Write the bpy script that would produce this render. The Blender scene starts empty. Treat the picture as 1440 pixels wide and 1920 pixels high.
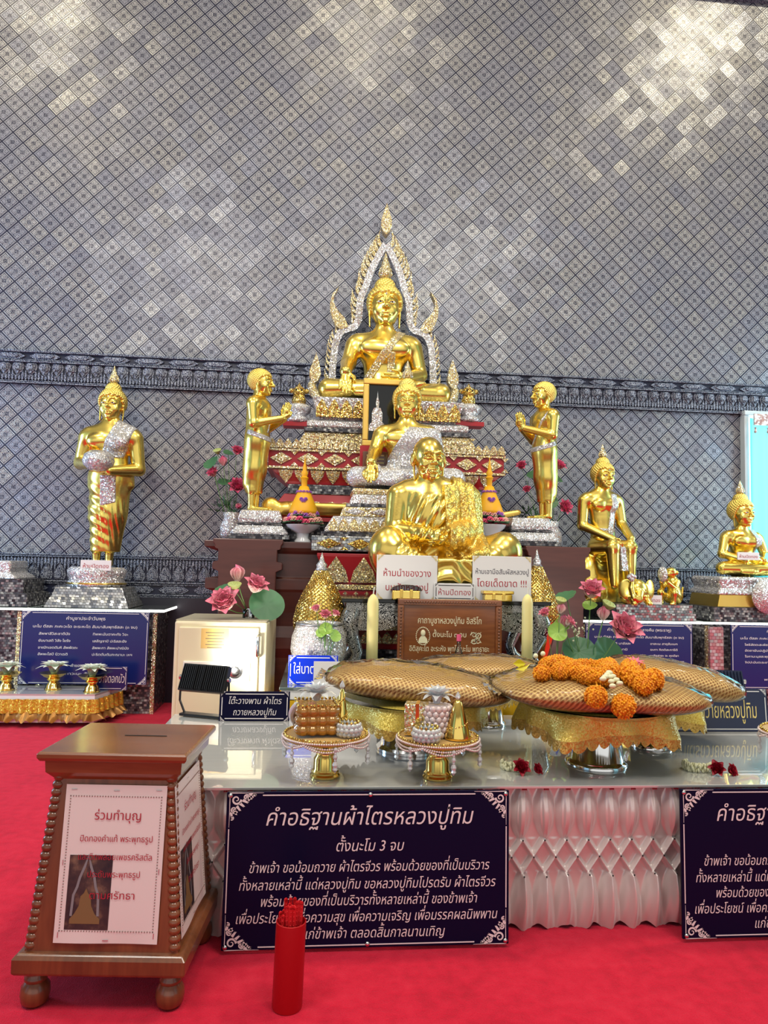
import bpy, bmesh, math, random
import numpy as np
import openvdb
from mathutils import Vector, Matrix, Euler, noise
from mathutils.geometry import delaunay_2d_cdt
PI = math.pi
R = math.radians
SC = bpy.context.scene
COL = SC.collection
rnd = random.Random(7)

# ------------------------------------------------------------------ camera
CAMZ = 1.25
F_PX = 1350.0
YAW, PITCH, ROLL = R(5.2), math.atan(95 / F_PX), 0.0225
cam_d = bpy.data.cameras.new('camera')
cam_d.sensor_fit = 'VERTICAL'
cam_d.sensor_height = 24.0
cam_d.lens = F_PX / 1920 * 24.0
cam_d.clip_start = 0.05
cam = bpy.data.objects.new('camera', cam_d)
COL.objects.link(cam)
CR = Matrix.Rotation(-YAW, 3, 'Z') @ Matrix.Rotation(PI / 2 + PITCH, 3, 'X') @ Matrix.Rotation(ROLL, 3, 'Z')
cam.matrix_world = Matrix.Translation((0, 0, CAMZ)) @ CR.to_4x4()
SC.camera = cam

def ray(px, py):
    return CR @ Vector(((px - 720) / F_PX, -(py - 960) / F_PX, -1.0))
def P(px, py, Y):
    """the world point seen at a pixel, on the plane y = Y"""
    d = ray(px, py)
    t = Y / d.y
    return Vector((d.x * t, Y, CAMZ + d.z * t))
def G(px, py, z):
    """the world point seen at a pixel, on the height z"""
    d = ray(px, py)
    t = (z - CAMZ) / d.z
    return Vector((d.x * t, d.y * t, z))
def S(Y):
    return Y / F_PX            # metres per pixel at distance Y

# ------------------------------------------------------------------ view, world, lights
SC.view_settings.view_transform = 'Standard'
SC.view_settings.look = 'None'
SC.view_settings.gamma = 1.0
SC.view_settings.use_curve_mapping = False
SC.view_settings.exposure = 0.12
SC.cycles.max_bounces = 8
SC.cycles.diffuse_bounces = 3
SC.cycles.glossy_bounces = 4
SC.cycles.transmission_bounces = 6
SC.cycles.transparent_max_bounces = 12
SC.cycles.caustics_reflective = False
SC.cycles.caustics_refractive = False
SC.cycles.sample_clamp_indirect = 4.0
SC.cycles.use_denoising = True

# ---- node expressions
class X:
    """a socket in a node tree that can be used in arithmetic"""
    def __init__(s, t, sock): s.t, s.s = t, sock
    def _b(s, op, o=None, r=False):
        n = s.t.nodes.new('ShaderNodeMath'); n.operation = op
        a, b = (o, s) if r else (s, o)
        for i, v in enumerate((a, b)):
            if v is None: continue
            if isinstance(v, X): s.t.links.new(v.s, n.inputs[i])
            else: n.inputs[i].default_value = v
        return X(s.t, n.outputs[0])
    def __add__(s, o): return s._b('ADD', o)
    __radd__ = __add__
    def __sub__(s, o): return s._b('SUBTRACT', o)
    def __rsub__(s, o): return s._b('SUBTRACT', o, True)
    def __mul__(s, o): return s._b('MULTIPLY', o)
    __rmul__ = __mul__
    def __truediv__(s, o): return s._b('DIVIDE', o)
    def gt(s, o): return s._b('GREATER_THAN', o)
    def lt(s, o): return s._b('LESS_THAN', o)
    def max(s, o): return s._b('MAXIMUM', o)
    def min(s, o): return s._b('MINIMUM', o)
    def abs(s): return s._b('ABSOLUTE')
    def sin(s): return s._b('SINE')
    def cos(s): return s._b('COSINE')
    def frac(s): return s._b('FRACT')
    def floor(s): return s._b('FLOOR')
    def sqrt(s): return s._b('SQRT')
    def pow(s, o): return s._b('POWER', o)
    def atan2(s, o): return s._b('ARCTAN2', o)
    def step(s, lo, hi):
        n = s.t.nodes.new('ShaderNodeMapRange'); n.interpolation_type = 'SMOOTHSTEP'
        s.t.links.new(s.s, n.inputs[0]); n.inputs[1].default_value = lo; n.inputs[2].default_value = hi
        return X(s.t, n.outputs[0])

def node(t, kind, ins=None, **props):
    n = t.nodes.new('ShaderNode' + kind)
    for k, v in props.items(): setattr(n, k, v)
    for k, v in (ins or {}).items():
        sk = n.inputs[k]
        if isinstance(v, X): t.links.new(v.s, sk)
        elif hasattr(v, 'is_output'): t.links.new(v, sk)
        else: sk.default_value = v
    return n
def c4(c): return (c[0], c[1], c[2], 1.0)
def mixc(t, f, a, b):
    n = t.nodes.new('ShaderNodeMix'); n.data_type = 'RGBA'
    for i, v in ((0, f), (6, a), (7, b)):
        if isinstance(v, X): t.links.new(v.s, n.inputs[i])
        elif hasattr(v, 'is_output'): t.links.new(v, n.inputs[i])
        else: n.inputs[i].default_value = v if i == 0 else c4(v)
    return n.outputs[2]
def ramp(t, f, stops):
    n = t.nodes.new('ShaderNodeValToRGB'); e = n.color_ramp.elements
    while len(e) < len(stops): e.new(0.5)
    for i, (p, c) in enumerate(stops): e[i].position = p; e[i].color = c4(c)
    t.links.new(f.s if isinstance(f, X) else f, n.inputs[0])
    return n.outputs[0]
def comb(t, x, y, z):
    return node(t, 'CombineXYZ', {0: x, 1: y, 2: z}).outputs[0]

# ---- world: the hall around the shrine, seen only in reflections and as ambient light
W = bpy.data.worlds.new('hall_light'); SC.world = W; W.use_nodes = True
wt = W.node_tree; wt.nodes.clear()
wtc = node(wt, 'TexCoord').outputs['Generated']
ws = node(wt, 'SeparateXYZ', {0: wtc})
wx, wy, wz = (X(wt, ws.outputs[i]) for i in range(3))
hall = ramp(wt, wz * 0.5 + 0.5, [(0.0, (0.20, 0.10, 0.08)), (0.44, (0.22, 0.14, 0.10)), (0.52, (0.20, 0.18, 0.16)), (0.70, (0.36, 0.33, 0.29)), (0.86, (0.75, 0.71, 0.62)), (1.0, (1.05, 0.98, 0.85))])
# bright window and door shapes painted into the world for contrast in gold reflections
az = wx.atan2(wy)                                   # 0 straight ahead, +-pi behind
win_glow = ((az * 3.6).sin().abs()).step(0.80, 0.92) * wz.step(0.0, 0.04) * (wz * -1.0).step(-0.50, -0.44) * wx.abs().step(0.35, 0.5)
door = (wy * -1.0).step(0.72, 0.80) * wz.step(-0.12, -0.08) * (wz * -1.0).step(-0.42, -0.36)
wside = mixc(wt, wx.step(-0.2, 0.2), (0.55, 0.95, 1.25), (0.50, 1.0, 1.15))
hall2 = mixc(wt, win_glow, hall, wside)
hall3 = mixc(wt, door, hall2, (1.5, 1.5, 1.45))
bg = node(wt, 'Background', {0: hall3, 1: 1.0})
wo = node(wt, 'OutputWorld', {0: bg.outputs[0]})
W_STRENGTH = 0.56
bg.inputs[1].default_value = W_STRENGTH

def light(name, kind, loc, target, energy, color=(1, 1, 1), size=1.0, size_y=None, angle=None, blend=0.5):
    d = bpy.data.lights.new(name, kind); d.energy = energy; d.color = color
    if kind == 'AREA':
        d.size = size
        if size_y: d.shape = 'RECTANGLE'; d.size_y = size_y
    else: d.shadow_soft_size = size
    if kind == 'SPOT': d.spot_size = R(angle); d.spot_blend = blend
    o = bpy.data.objects.new(name, d); COL.objects.link(o); o.location = loc
    o.rotation_euler = (Vector(target) - Vector(loc)).to_track_quat('-Z', 'Y').to_euler()
    return o
# ceiling lamps (warm white), an added front fill, daylight of the side windows (cool)
for px, py, en in ((85, 25, 105), (690, 75, 70), (1305, 68, 190)):        # their glints show near the top of the glossy wall
    q = P(px, py, 6.55); lx = q.x * 9.5 / 6.55
    light('ceiling_lamp', 'AREA', (lx, 3.6, CAMZ + (q.z - CAMZ) * 9.5 / 6.55), (lx, 4.2, 0), en, (1.0, 0.87, 0.60), 0.75)
for i, lx in enumerate((-2.2, 1.8)):  # big soft fill added above the visitor area
    light('front_fill', 'AREA', (lx, 0.3, 6.2), (lx * 0.6, 4.6, 1.0), 125, (1.0, 0.95, 0.86), 1.6)
light('window_daylight', 'AREA', (-5.6, 4.6, 2.2), (-0.5, 6.0, 1.6), 140, (0.46, 0.70, 1.0), 1.4, 2.6)
light('window_daylight', 'AREA', (6.0, 4.9, 2.2), (1.5, 6.0, 1.5), 85, (0.60, 0.88, 1.0), 1.4, 2.6)
# added spots grazing the patterned wall, to bolster the lamp glow near its top
for px, py, en, an in ((85, 10, 60, 30), (700, 40, 25, 32), (1310, 50, 150, 32)):
    q = P(px, py, 6.55) + Vector((0, 0, .45))
    light('wall_glow_spot', 'SPOT', (q.x, 5.80, q.z + 1.3), q, en, (1.0, 0.82, 0.46), 0.10, None, an, 0.95)

# ------------------------------------------------------------------ object helpers
def tag(o, label, cat, group=None):
    o['label'] = label; o['category'] = cat
    if group: o['group'] = group
    return o
def thing(name, label, cat, loc=(0, 0, 0), rz=0.0, group=None, scale=1.0):
    o = bpy.data.objects.new(name, None); COL.objects.link(o)
    o.location = loc; o.rotation_euler = (0, 0, rz); o.scale = (scale,) * 3
    o.empty_display_size = 0.05
    return tag(o, label, cat, group)
def link(name, me, m, parent=None, loc=None, rot=None):
    o = bpy.data.objects.new(name, me); COL.objects.link(o)
    if m is not None and not me.materials:
        for q in (m if isinstance(m, (list, tuple)) else [m]): me.materials.append(q)
    if parent is not None: o.parent = parent
    if loc is not None: o.location = loc
    if rot is not None: o.rotation_euler = rot
    return o
def struct(o): o['kind'] = 'structure'; return o
def dup(root, loc=None, rz=None, label=None, group=None):
    r = root.copy(); COL.objects.link(r)
    if loc is not None: r.location = loc
    if rz is not None: r.rotation_euler = (0, 0, rz)
    if label: r['label'] = label
    if group: r['group'] = group
    for ch in list(root.children):
        c = ch.copy(); COL.objects.link(c); c.parent = r
        for g in list(ch.children):
            d = g.copy(); COL.objects.link(d); d.parent = c
    return r

class MB:
    """collects vertices and faces for ONE mesh"""
    def __init__(s): s.v = []; s.f = []; s.mi = []; s.m = 0
    def add(s, vs, fs, mat4=None):
        n = len(s.v)
        for p in vs:
            s.v.append(tuple(mat4 @ Vector(p)) if mat4 is not None else tuple(p))
        for f in fs: s.f.append([n + i for i in f]); s.mi.append(s.m)
        return s
    def box(s, c, d, mat4=None, rz=0, taper=1.0):
        x, y, z = d[0] / 2, d[1] / 2, d[2] / 2
        vs = []
        cr, sr = math.cos(rz), math.sin(rz)
        for zz, k in ((-z, 1.0), (z, taper)):
            for xx, yy in ((-x, -y), (x, -y), (x, y), (-x, y)):
                a, b = xx * k, yy * k
                vs.append((c[0] + a * cr - b * sr, c[1] + a * sr + b * cr, c[2] + zz))
        return s.add(vs, [(0, 3, 2, 1), (4, 5, 6, 7), (0, 1, 5, 4), (1, 2, 6, 5), (2, 3, 7, 6), (3, 0, 4, 7)], mat4)
    def lathe(s, prof, seg=32, c=(0, 0, 0), mat4=None, ripple=None, sx=1.0, sy=1.0, close=False):
        """prof: list of (radius, z)"""
        vs, fs = [], []
        for r, z in prof:
            for k in range(seg):
                a = 2 * PI * k / seg
                q = r * (ripple(a, z) if ripple else 1.0)
                vs.append((c[0] + q * math.cos(a) * sx, c[1] + q * math.sin(a) * sy, c[2] + z))
        n = len(prof)
        for i in range(n - 1 if not close else n):
            i2 = (i + 1) % n
            for k in range(seg):
                k2 = (k + 1) % seg
                fs.append((i * seg + k, i * seg + k2, i2 * seg + k2, i2 * seg + k))
        if not close:
            if prof[0][0] > 1e-6: fs.append(tuple(range(seg - 1, -1, -1)))
            if prof[-1][0] > 1e-6: fs.append(tuple((n - 1) * seg + k for k in range(seg)))
        return s.add(vs, fs, mat4)
    def sqlathe(s, prof, c=(0, 0, 0), mat4=None):
        """prof: list of (half_x, half_y, z) - square mouldings"""
        vs, fs = [], []
        for hx, hy, z in prof:
            for a, b in ((-1, -1), (1, -1), (1, 1), (-1, 1)): vs.append((c[0] + a * hx, c[1] + b * hy, c[2] + z))
        n = len(prof)
        for i in range(n - 1):
            for k in range(4):
                k2 = (k + 1) % 4
                fs.append((i * 4 + k, i * 4 + k2, i * 4 + 4 + k2, i * 4 + 4 + k))
        fs.append((3, 2, 1, 0)); fs.append(tuple((n - 1) * 4 + k for k in range(4)))
        return s.add(vs, fs, mat4)
    def tube(s, pts, rad, seg=8, cap=True, flat=1.0):
        pts = [Vector(p) for p in pts]; n = len(pts)
        rr = rad if isinstance(rad, (list, tuple)) else [rad] * n
        vs, fs = [], []
        up = None
        for i, p in enumerate(pts):
            t = (pts[min(i + 1, n - 1)] - pts[max(i - 1, 0)]).normalized()
            if up is None:
                up = Vector((0, 0, 1)) if abs(t.z) < 0.9 else Vector((0, 1, 0))
            a = t.cross(up).normalized(); b = a.cross(t).normalized(); up = b
            for k in range(seg):
                q = 2 * PI * k / seg
                vs.append(p + a * (math.cos(q) * rr[i]) + b * (math.sin(q) * rr[i] * flat))
        for i in range(n - 1):
            for k in range(seg):
                k2 = (k + 1) % seg
                fs.append((i * seg + k, i * seg + k2, i * seg + seg + k2, i * seg + seg + k))
        if cap:
            fs.append(tuple(range(seg - 1, -1, -1))); fs.append(tuple((n - 1) * seg + k for k in range(seg)))
        return s.add(vs, fs)
    def ball(s, c, r, seg=8, rings=6, mat4=None, k=(1, 1, 1)):
        vs = [(c[0], c[1], c[2] - r * k[2])]; fs = []
        for i in range(1, rings):
            a = PI * i / rings - PI / 2
            for j in range(seg):
                b = 2 * PI * j / seg
                vs.append((c[0] + r * k[0] * math.cos(a) * math.cos(b), c[1] + r * k[1] * math.cos(a) * math.sin(b), c[2] + r * k[2] * math.sin(a)))
        vs.append((c[0], c[1], c[2] + r * k[2])); top = len(vs) - 1
        for j in range(seg):
            j2 = (j + 1) % seg
            fs.append((0, 1 + j2, 1 + j)); fs.append((top, top - seg + j, top - seg + j2))
            for i in range(rings - 2):
                q = 1 + i * seg
                fs.append((q + j, q + j2, q + seg + j2, q + seg + j))
        return s.add(vs, fs, mat4)
    def grid(s, fn, nu, nv, cu=False, cv=False):
        vs = [fn(i / (nu if cu else nu - 1), j / (nv if cv else nv - 1)) for i in range(nu) for j in range(nv)]
        fs = []
        for i in range(nu if cu else nu - 1):
            for j in range(nv if cv else nv - 1):
                i2, j2 = (i + 1) % nu, (j + 1) % nv
                fs.append((i * nv + j, i2 * nv + j, i2 * nv + j2, i * nv + j2))
        return s.add(vs, fs)
    def prism(s, pts, y0, y1, mat4=None):
        """outline in (x, z) extruded along y from y0 (front) to y1"""
        n = len(pts)
        tri = delaunay_2d_cdt([Vector(p) for p in pts], [], [list(range(n))], 1, 1e-7)
        vv = [(p.x, p.y) for p in tri[0]]
        m = len(vv)
        vs = [(x, y0, z) for x, z in vv] + [(x, y1, z) for x, z in vv]
        fs = [tuple(reversed(f)) for f in tri[2]] + [tuple(i + m for i in f) for f in tri[2]]
        base = len(vs)
        vs += [(x, y0, z) for x, z in pts] + [(x, y1, z) for x, z in pts]
        for i in range(n):
            j = (i + 1) % n
            fs.append((base + i, base + j, base + n + j, base + n + i))
        return s.add(vs, fs, mat4)
    def mesh(s, name='mesh', smooth=False, mats=None, fix=True):
        me = bpy.data.meshes.new(name)
        me.from_pydata([tuple(v) for v in s.v], [], s.f)
        if mats:
            for q in mats: me.materials.append(q)
            me.polygons.foreach_set('material_index', s.mi)
        if fix:
            b = bmesh.new(); b.from_mesh(me); bmesh.ops.recalc_face_normals(b, faces=b.faces); b.to_mesh(me); b.free()
        me.polygons.foreach_set('use_smooth', [bool(smooth)] * len(me.polygons))
        if smooth and smooth is not True: me.set_sharp_from_angle(angle=R(smooth))
        me.update()
        return me
    def build(s, name, m, parent=None, smooth=False, bevel=0, **kw):
        o = link(name, s.mesh(name, smooth), m, parent, **kw)
        if bevel:
            b = o.modifiers.new('edge', 'BEVEL'); b.width = bevel; b.segments = 2; b.limit_method = 'ANGLE'; b.angle_limit = R(40)
        return o

# ------------------------------------------------------------------ lettering (glyph outlines filled by winding number)
_gl = {}
UPPER = set('\u0e31\u0e34\u0e35\u0e36\u0e37\u0e47\u0e4d')
TONE = set('\u0e48\u0e49\u0e4a\u0e4b\u0e4c')
def _outline(body, off):
    cu = bpy.data.curves.new('glyph', 'FONT'); cu.body = body; cu.size = 1.0; cu.fill_mode = 'NONE'; cu.resolution_u = 4; cu.offset = off
    ob = bpy.data.objects.new('glyph', cu); COL.objects.link(ob)
    dg = bpy.context.evaluated_depsgraph_get(); dg.update()
    me = bpy.data.meshes.new_from_object(ob.evaluated_get(dg))
    vs = [v.co.to_2d() for v in me.vertices]; es = [tuple(e.vertices) for e in me.edges]
    bpy.data.objects.remove(ob); bpy.data.curves.remove(cu); bpy.data.meshes.remove(me)
    return vs, es
_bar = {}
def glyph(ch, off):
    key = (ch, off)
    if key in _gl: return _gl[key]
    if off not in _bar:
        v, _ = _outline('|', off); _bar[off] = min(p.x for p in v)
    v, _ = _outline(ch + '|' if ch != ' ' else 'i i|', off)
    adv = max(p.x for p in v)
    v2, _ = _outline('|' if ch != ' ' else 'ii|', off)
    adv -= max(p.x for p in v2)
    if ch == ' ':
        _gl[key] = ([], [], adv); return _gl[key]
    vs, es = _outline(ch, off)
    nb = {}
    for a, b in es: nb.setdefault(a, []).append(b); nb.setdefault(b, []).append(a)
    seen, loops = set(), []
    for st in range(len(vs)):
        if st in seen or st not in nb: continue
        lp = [st]; seen.add(st); cur = st
        # keep the direction in which the edge list runs, so holes wind the other way
        nxt = next((b for a, b in es if a == st), nb[st][0])
        while nxt not in seen:
            lp.append(nxt); seen.add(nxt)
            cand = [q for q in nb[nxt] if q != cur]
            cur, nxt = nxt, (cand[0] if cand else st)
        if len(lp) > 2: loops.append([vs[i] for i in lp])
    pts, edges = [], []
    for lp in loops:
        b = len(pts); pts += lp
        edges += [(b + i, b + (i + 1) % len(lp)) for i in range(len(lp))]
    if not pts: _gl[key] = ([], [], adv); return _gl[key]
    o = delaunay_2d_cdt(pts, edges, [], 0, 1e-6)
    ov, ofc = o[0], o[2]
    keep = []
    for f in ofc:
        c = sum((ov[i] for i in f), Vector((0, 0))) / len(f)
        w = 0
        for lp in loops:
            for i in range(len(lp)):
                a, b = lp[i], lp[(i + 1) % len(lp)]
                if (a.y <= c.y) != (b.y <= c.y):
                    x = a.x + (c.y - a.y) * (b.x - a.x) / (b.y - a.y)
                    if x > c.x: w += 1 if b.y > a.y else -1
        if w != 0: keep.append(f)
    _gl[key] = ([(p.x, p.y) for p in ov], keep, adv)
    return _gl[key]
def layout(s, off=0.0):
    pen = 0.0; out = []; prev = ''
    for i, ch in enumerate(s):
        v, f, adv = glyph(ch, off)
        dy = dx = 0.0
        if ch in TONE and (prev in UPPER or (i + 1 < len(s) and s[i + 1] == '\u0e33')): dy = 0.20
        out.append((pen + dx, dy, v, f)); pen += adv
        prev = ch
    return out, pen
def letters(mb, s, cx, cz, h, width=None, shear=0.0, off=0.012, align='c', y=0.0):
    """writes a line into an MB in the x-z plane facing -y; h = letter size, width = fit to this width"""
    lay, w = layout(s, off)
    k = h
    kx = k if width is None else width / max(w, 1e-6)
    x0 = cx - (w * kx / 2 if align == 'c' else 0.0)
    for px, dy, v, f in lay:
        mb.add([(x0 + (px + a + shear * (b + dy)) * kx, y, cz + (b + dy) * k) for a, b in v], [tuple(reversed(q)) if False else q for q in f])
    return mb
# ------------------------------------------------------------------ materials
def new_mat(name):
    m = bpy.data.materials.new(name); m.use_nodes = True
    t = m.node_tree
    b = next(n for n in t.nodes if n.type == 'BSDF_PRINCIPLED')
    return m, t, b
def setp(b, **kw):
    for k, v in kw.items():
        sk = b.inputs[k]
        if isinstance(v, X): b.id_data.links.new(v.s, sk)
        elif hasattr(v, 'is_output'): b.id_data.links.new(v, sk)
        elif sk.type == 'RGBA': sk.default_value = c4(v)
        else: sk.default_value = v
def plain(name, col, rough=0.5, metal=0.0, **kw):
    m, t, b = new_mat(name)
    setp(b, **{'Base Color': col, 'Roughness': rough, 'Metallic': metal}, **kw)
    return m
def objco(t):
    s = node(t, 'SeparateXYZ', {0: node(t, 'TexCoord').outputs['Object']})
    return tuple(X(t, s.outputs[i]) for i in range(3))
def bump(t, h, strength=0.5, dist=0.01):
    return node(t, 'Bump', {'Height': h, 'Strength': strength, 'Distance': dist}).outputs[0]
def noise_tex(t, scale, detail=2.0, vec=None, rough=0.5):
    n = node(t, 'TexNoise', {'Scale': scale, 'Detail': detail, 'Roughness': rough})
    if vec is None: vec = node(t, 'TexCoord').outputs['Object']
    t.links.new(vec.s if isinstance(vec, X) else vec, n.inputs['Vector'])
    return X(t, n.outputs['Fac'])
def voro(t, scale, feature='F1', vec=None):
    n = node(t, 'TexVoronoi', {'Scale': scale}, feature=feature)
    if vec is None: vec = node(t, 'TexCoord').outputs['Object']
    t.links.new(vec, n.inputs['Vector'])
    return n

def gold_mat(name, col=(0.93, 0.60, 0.10), rough=0.2, ns=9.0, amt=0.10, wr=0.0):
    m, t, b = new_mat(name)
    n = noise_tex(t, ns, 3.0)
    setp(b, **{'Base Color': mixc(t, n, col, (col[0] * 1.04, col[1] * 1.12, col[2] * 1.5)), 'Metallic': 1.0, 'Roughness': n * amt + (rough - amt / 2)})
    if wr: setp(b, Normal=bump(t, noise_tex(t, 26.0, 3.0), wr, 0.01))
    return m
def gems(name, scale, cols, rough=0.12, tilt=0.55, metal=0.85, dark=0.12):
    """a surface set with small faceted stones: every cell has its own tilt and tint"""
    m, t, b = new_mat(name)
    v = voro(t, scale); e = voro(t, scale, 'DISTANCE_TO_EDGE')
    rc = node(t, 'SeparateXYZ', {0: v.outputs['Color']})
    r1, r2, r3 = (X(t, rc.outputs[i]) for i in range(3))
    gm = node(t, 'NewGeometry').outputs['Normal']
    off = comb(t, (r1 - 0.5) * tilt * 2, (r2 - 0.5) * tilt * 2, (r3 - 0.5) * tilt * 2)
    ad = node(t, 'VectorMath', {0: gm, 1: off}, operation='ADD').outputs[0]
    nn = node(t, 'VectorMath', {0: ad}, operation='NORMALIZE').outputs[0]
    base = ramp(t, r1, [(i / max(1, len(cols) - 1), c) for i, c in enumerate(cols)])
    edge = X(t, e.outputs['Distance']).step(0.0, 0.10)
    setp(b, **{'Base Color': mixc(t, edge, tuple(q * dark for q in cols[0]), base), 'Metallic': metal, 'Roughness': rough, 'Normal': nn})
    return m
def tiles(name, size, cols, grout=(0.02, 0.02, 0.025), rough=0.08, tilt=0.25, metal=0.95, hexa=True):
    """small mirror tiles in a staggered grid on upright faces"""
    m, t, b = new_mat(name)
    x, y, z = objco(t)
    u = (x + y * 0.9) / size; w = z / (size * 0.8)
    row = w.floor()
    if hexa: u = u + (row * 0.5).frac()
    fu, fw = u.frac(), w.frac()
    wn = node(t, 'TexWhiteNoise', {0: comb(t, u.floor(), row, 0.0)}, noise_dimensions='3D')
    rc = node(t, 'SeparateXYZ', {0: wn.outputs['Color']})
    r1, r2, r3 = (X(t, rc.outputs[i]) for i in range(3))
    mask = fu.min(1.0 - fu).step(0.03, 0.09) * fw.min(1.0 - fw).step(0.04, 0.10)
    gm = node(t, 'NewGeometry').outputs['Normal']
    off = comb(t, (r1 - 0.5) * tilt * 2, (r2 - 0.5) * tilt * 2, (r3 - 0.5) * tilt * 2)
    nn = node(t, 'VectorMath', {0: node(t, 'VectorMath', {0: gm, 1: off}, operation='ADD').outputs[0]}, operation='NORMALIZE').outputs[0]
    base = ramp(t, r2, [(i / max(1, len(cols) - 1), c) for i, c in enumerate(cols)])
    setp(b, **{'Base Color': mixc(t, mask, grout, base), 'Metallic': mask * metal, 'Roughness': rough, 'Normal': nn, 'Specular IOR Level': 0.3})
    return m
def wood(name, c1, c2, rough=0.3, scale=6.0, axis=2, coat=0.4, stretch=0.12):
    m, t, b = new_mat(name)
    mp = node(t, 'Mapping', {0: node(t, 'TexCoord').outputs['Object']})
    sc = [1.0, 1.0, 1.0]; sc[axis] = stretch
    mp.inputs['Scale'].default_value = sc
    n1 = noise_tex(t, scale, 5.0, mp.outputs[0], 0.6)
    n2 = noise_tex(t, scale * 9, 2.0, mp.outputs[0])
    f = (n1 * 0.8 + n2 * 0.3 - 0.05).step(0.3, 0.75)
    setp(b, **{'Base Color': mixc(t, f, c1, c2), 'Roughness': rough, 'Coat Weight': coat, 'Coat Roughness': 0.12})
    return m

M = {}
M['gold'] = gold_mat('polished_gold', (0.88, 0.64, 0.13), 0.26, 7.0, 0.08)
M['gold_monk'] = gold_mat('gold_leaf', (0.80, 0.57, 0.12), 0.24, 14.0, 0.14, 0.10)
M['gold_hair'] = gold_mat('gold_hair', (0.92, 0.68, 0.16), 0.42)
M['gold_satin'] = gold_mat('satin_gold', (0.88, 0.58, 0.12), 0.33)
M['gold_paint'] = plain('gold_paint', (0.85, 0.55, 0.13), 0.35, 0.7)
M['brass'] = gold_mat('brass', (0.90, 0.62, 0.14), 0.12, 5.0, 0.06)
M['silver'] = plain('polished_silver', (0.78, 0.78, 0.78), 0.10, 1.0)
M['chrome'] = plain('chrome', (0.7, 0.7, 0.7), 0.2, 1.0)
M['crystal'] = gems('rhinestone_silver', 190.0, [(0.62, 0.60, 0.60), (0.86, 0.85, 0.86), (0.92, 0.90, 0.92), (1.0, 1.0, 1.0)], 0.16, 0.5, 0.55, 0.5)
M['crystal_big'] = gems('rhinestone_large', 120.0, [(0.60, 0.58, 0.58), (0.85, 0.83, 0.84), (0.95, 0.93, 0.95), (1.0, 1.0, 1.0)], 0.14, 0.5, 0.55, 0.45)
M['crystal_gold'] = gems('rhinestone_on_gold', 190.0, [(0.75, 0.52, 0.14), (0.88, 0.70, 0.30), (0.93, 0.88, 0.72), (1, 0.97, 0.9)], 0.2, 0.5, 0.7, 0.5)
M['gems_flame'] = gems('flame_stones', 160.0, [(0.72, 0.50, 0.14), (0.88, 0.72, 0.34), (0.94, 0.86, 0.62), (1, .97, .9)], 0.2, 0.5, 0.6, 0.5)
M['gem_gold'] = gems('gold_stones', 150.0, [(0.70, 0.42, 0.08), (0.86, 0.60, 0.16), (0.92, 0.76, 0.4)], 0.2, 0.5, 0.9, 0.3)
M['mosaic'] = tiles('mirror_mosaic', 0.026, [(0.20, 0.22, 0.26), (0.42, 0.43, 0.44), (0.6, 0.6, 0.58), (0.8, 0.8, 0.77)], (0.06, 0.06, 0.055), 0.2, 0.16, 0.7)
M['mosaic_dark'] = tiles('dark_mirror_mosaic', 0.024, [(0.03, 0.03, 0.04), (0.10, 0.10, 0.12), (0.22, 0.22, 0.23), (0.50, 0.49, 0.47)], (0.04, 0.035, 0.03), 0.25, 0.12, 0.4)
M['mosaic_pink'] = tiles('pink_mirror_mosaic', 0.034, [(0.6, 0.26, 0.32), (0.62, 0.42, 0.42), (0.52, 0.48, 0.48), (0.66, 0.36, 0.41)], (0.25, 0.05, 0.08), 0.2, 0.16, 0.4)
M['red_lacquer'] = plain('red_lacquer', (0.42, 0.012, 0.02), 0.3, 0.0)
M['red_inside'] = M['red_lacquer']
M['altar_wood'] = wood('dark_altar_wood', (0.060, 0.015, 0.011), (0.125, 0.034, 0.024), 0.35, 3.0, 0, 0.3)
M['teak'] = wood('varnished_teak', (0.11, 0.034, 0.014), (0.25, 0.082, 0.030), 0.30, 7.0, 2, 0.5)
M['teak_lid'] = wood('varnished_teak_lid', (0.15, 0.048, 0.018), (0.28, 0.098, 0.036), 0.22, 7.0, 0, 0.6)
M['plaque_wood'] = wood('plaque_wood', (0.15, 0.035, 0.008), (0.32, 0.10, 0.025), 0.22, 6.0, 0, 0.6)
M['navy'] = plain('navy_board', (0.010, 0.018, 0.13), 0.22)
M['navy_dark'] = plain('dark_navy_acrylic', (0.004, 0.004, 0.026), 0.3, 0.0, **{'Specular IOR Level': 0.1})
M['navy_sign'] = plain('navy_sign', (0.004, 0.012, 0.055), 0.2)
M['blue'] = plain('blue_sign', (0.0, 0.03, 0.62), 0.25)
M['white'] = plain('white_print', (0.86, 0.85, 0.85), 0.5)
M['pinkwhite'] = plain('pale_print', (0.80, 0.72, 0.74), 0.5)
M['gold_print'] = plain('gold_print', (0.85, 0.66, 0.22), 0.4)
M['cream_print'] = plain('cream_print', (0.86, 0.78, 0.52), 0.4)
M['red_print'] = plain('red_print', (0.42, 0.012, 0.035), 0.5)
M['dark_print'] = plain('dark_print', (0.05, 0.04, 0.07), 0.5)
M['paper'] = plain('paper', (0.82, 0.80, 0.79), 0.55)
M['paper_pink'] = plain('laminated_paper', (0.78, 0.70, 0.69), 0.30)
M['black'] = plain('black_plastic', (0.008, 0.008, 0.010), 0.4)
M['black_gloss'] = plain('black_lacquer', (0.006, 0.006, 0.006), 0.1)
M['cream'] = plain('cream_enamel', (0.78, 0.70, 0.48), 0.4)
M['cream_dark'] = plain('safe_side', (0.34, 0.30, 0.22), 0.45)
M['safe_white'] = plain('safe_panel', (0.82, 0.80, 0.72), 0.4)
M['porcelain'] = plain('white_porcelain', (0.78, 0.80, 0.80), 0.15)
M['red_plastic'] = plain('red_plastic', (0.42, 0.004, 0.008), 0.38)
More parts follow.
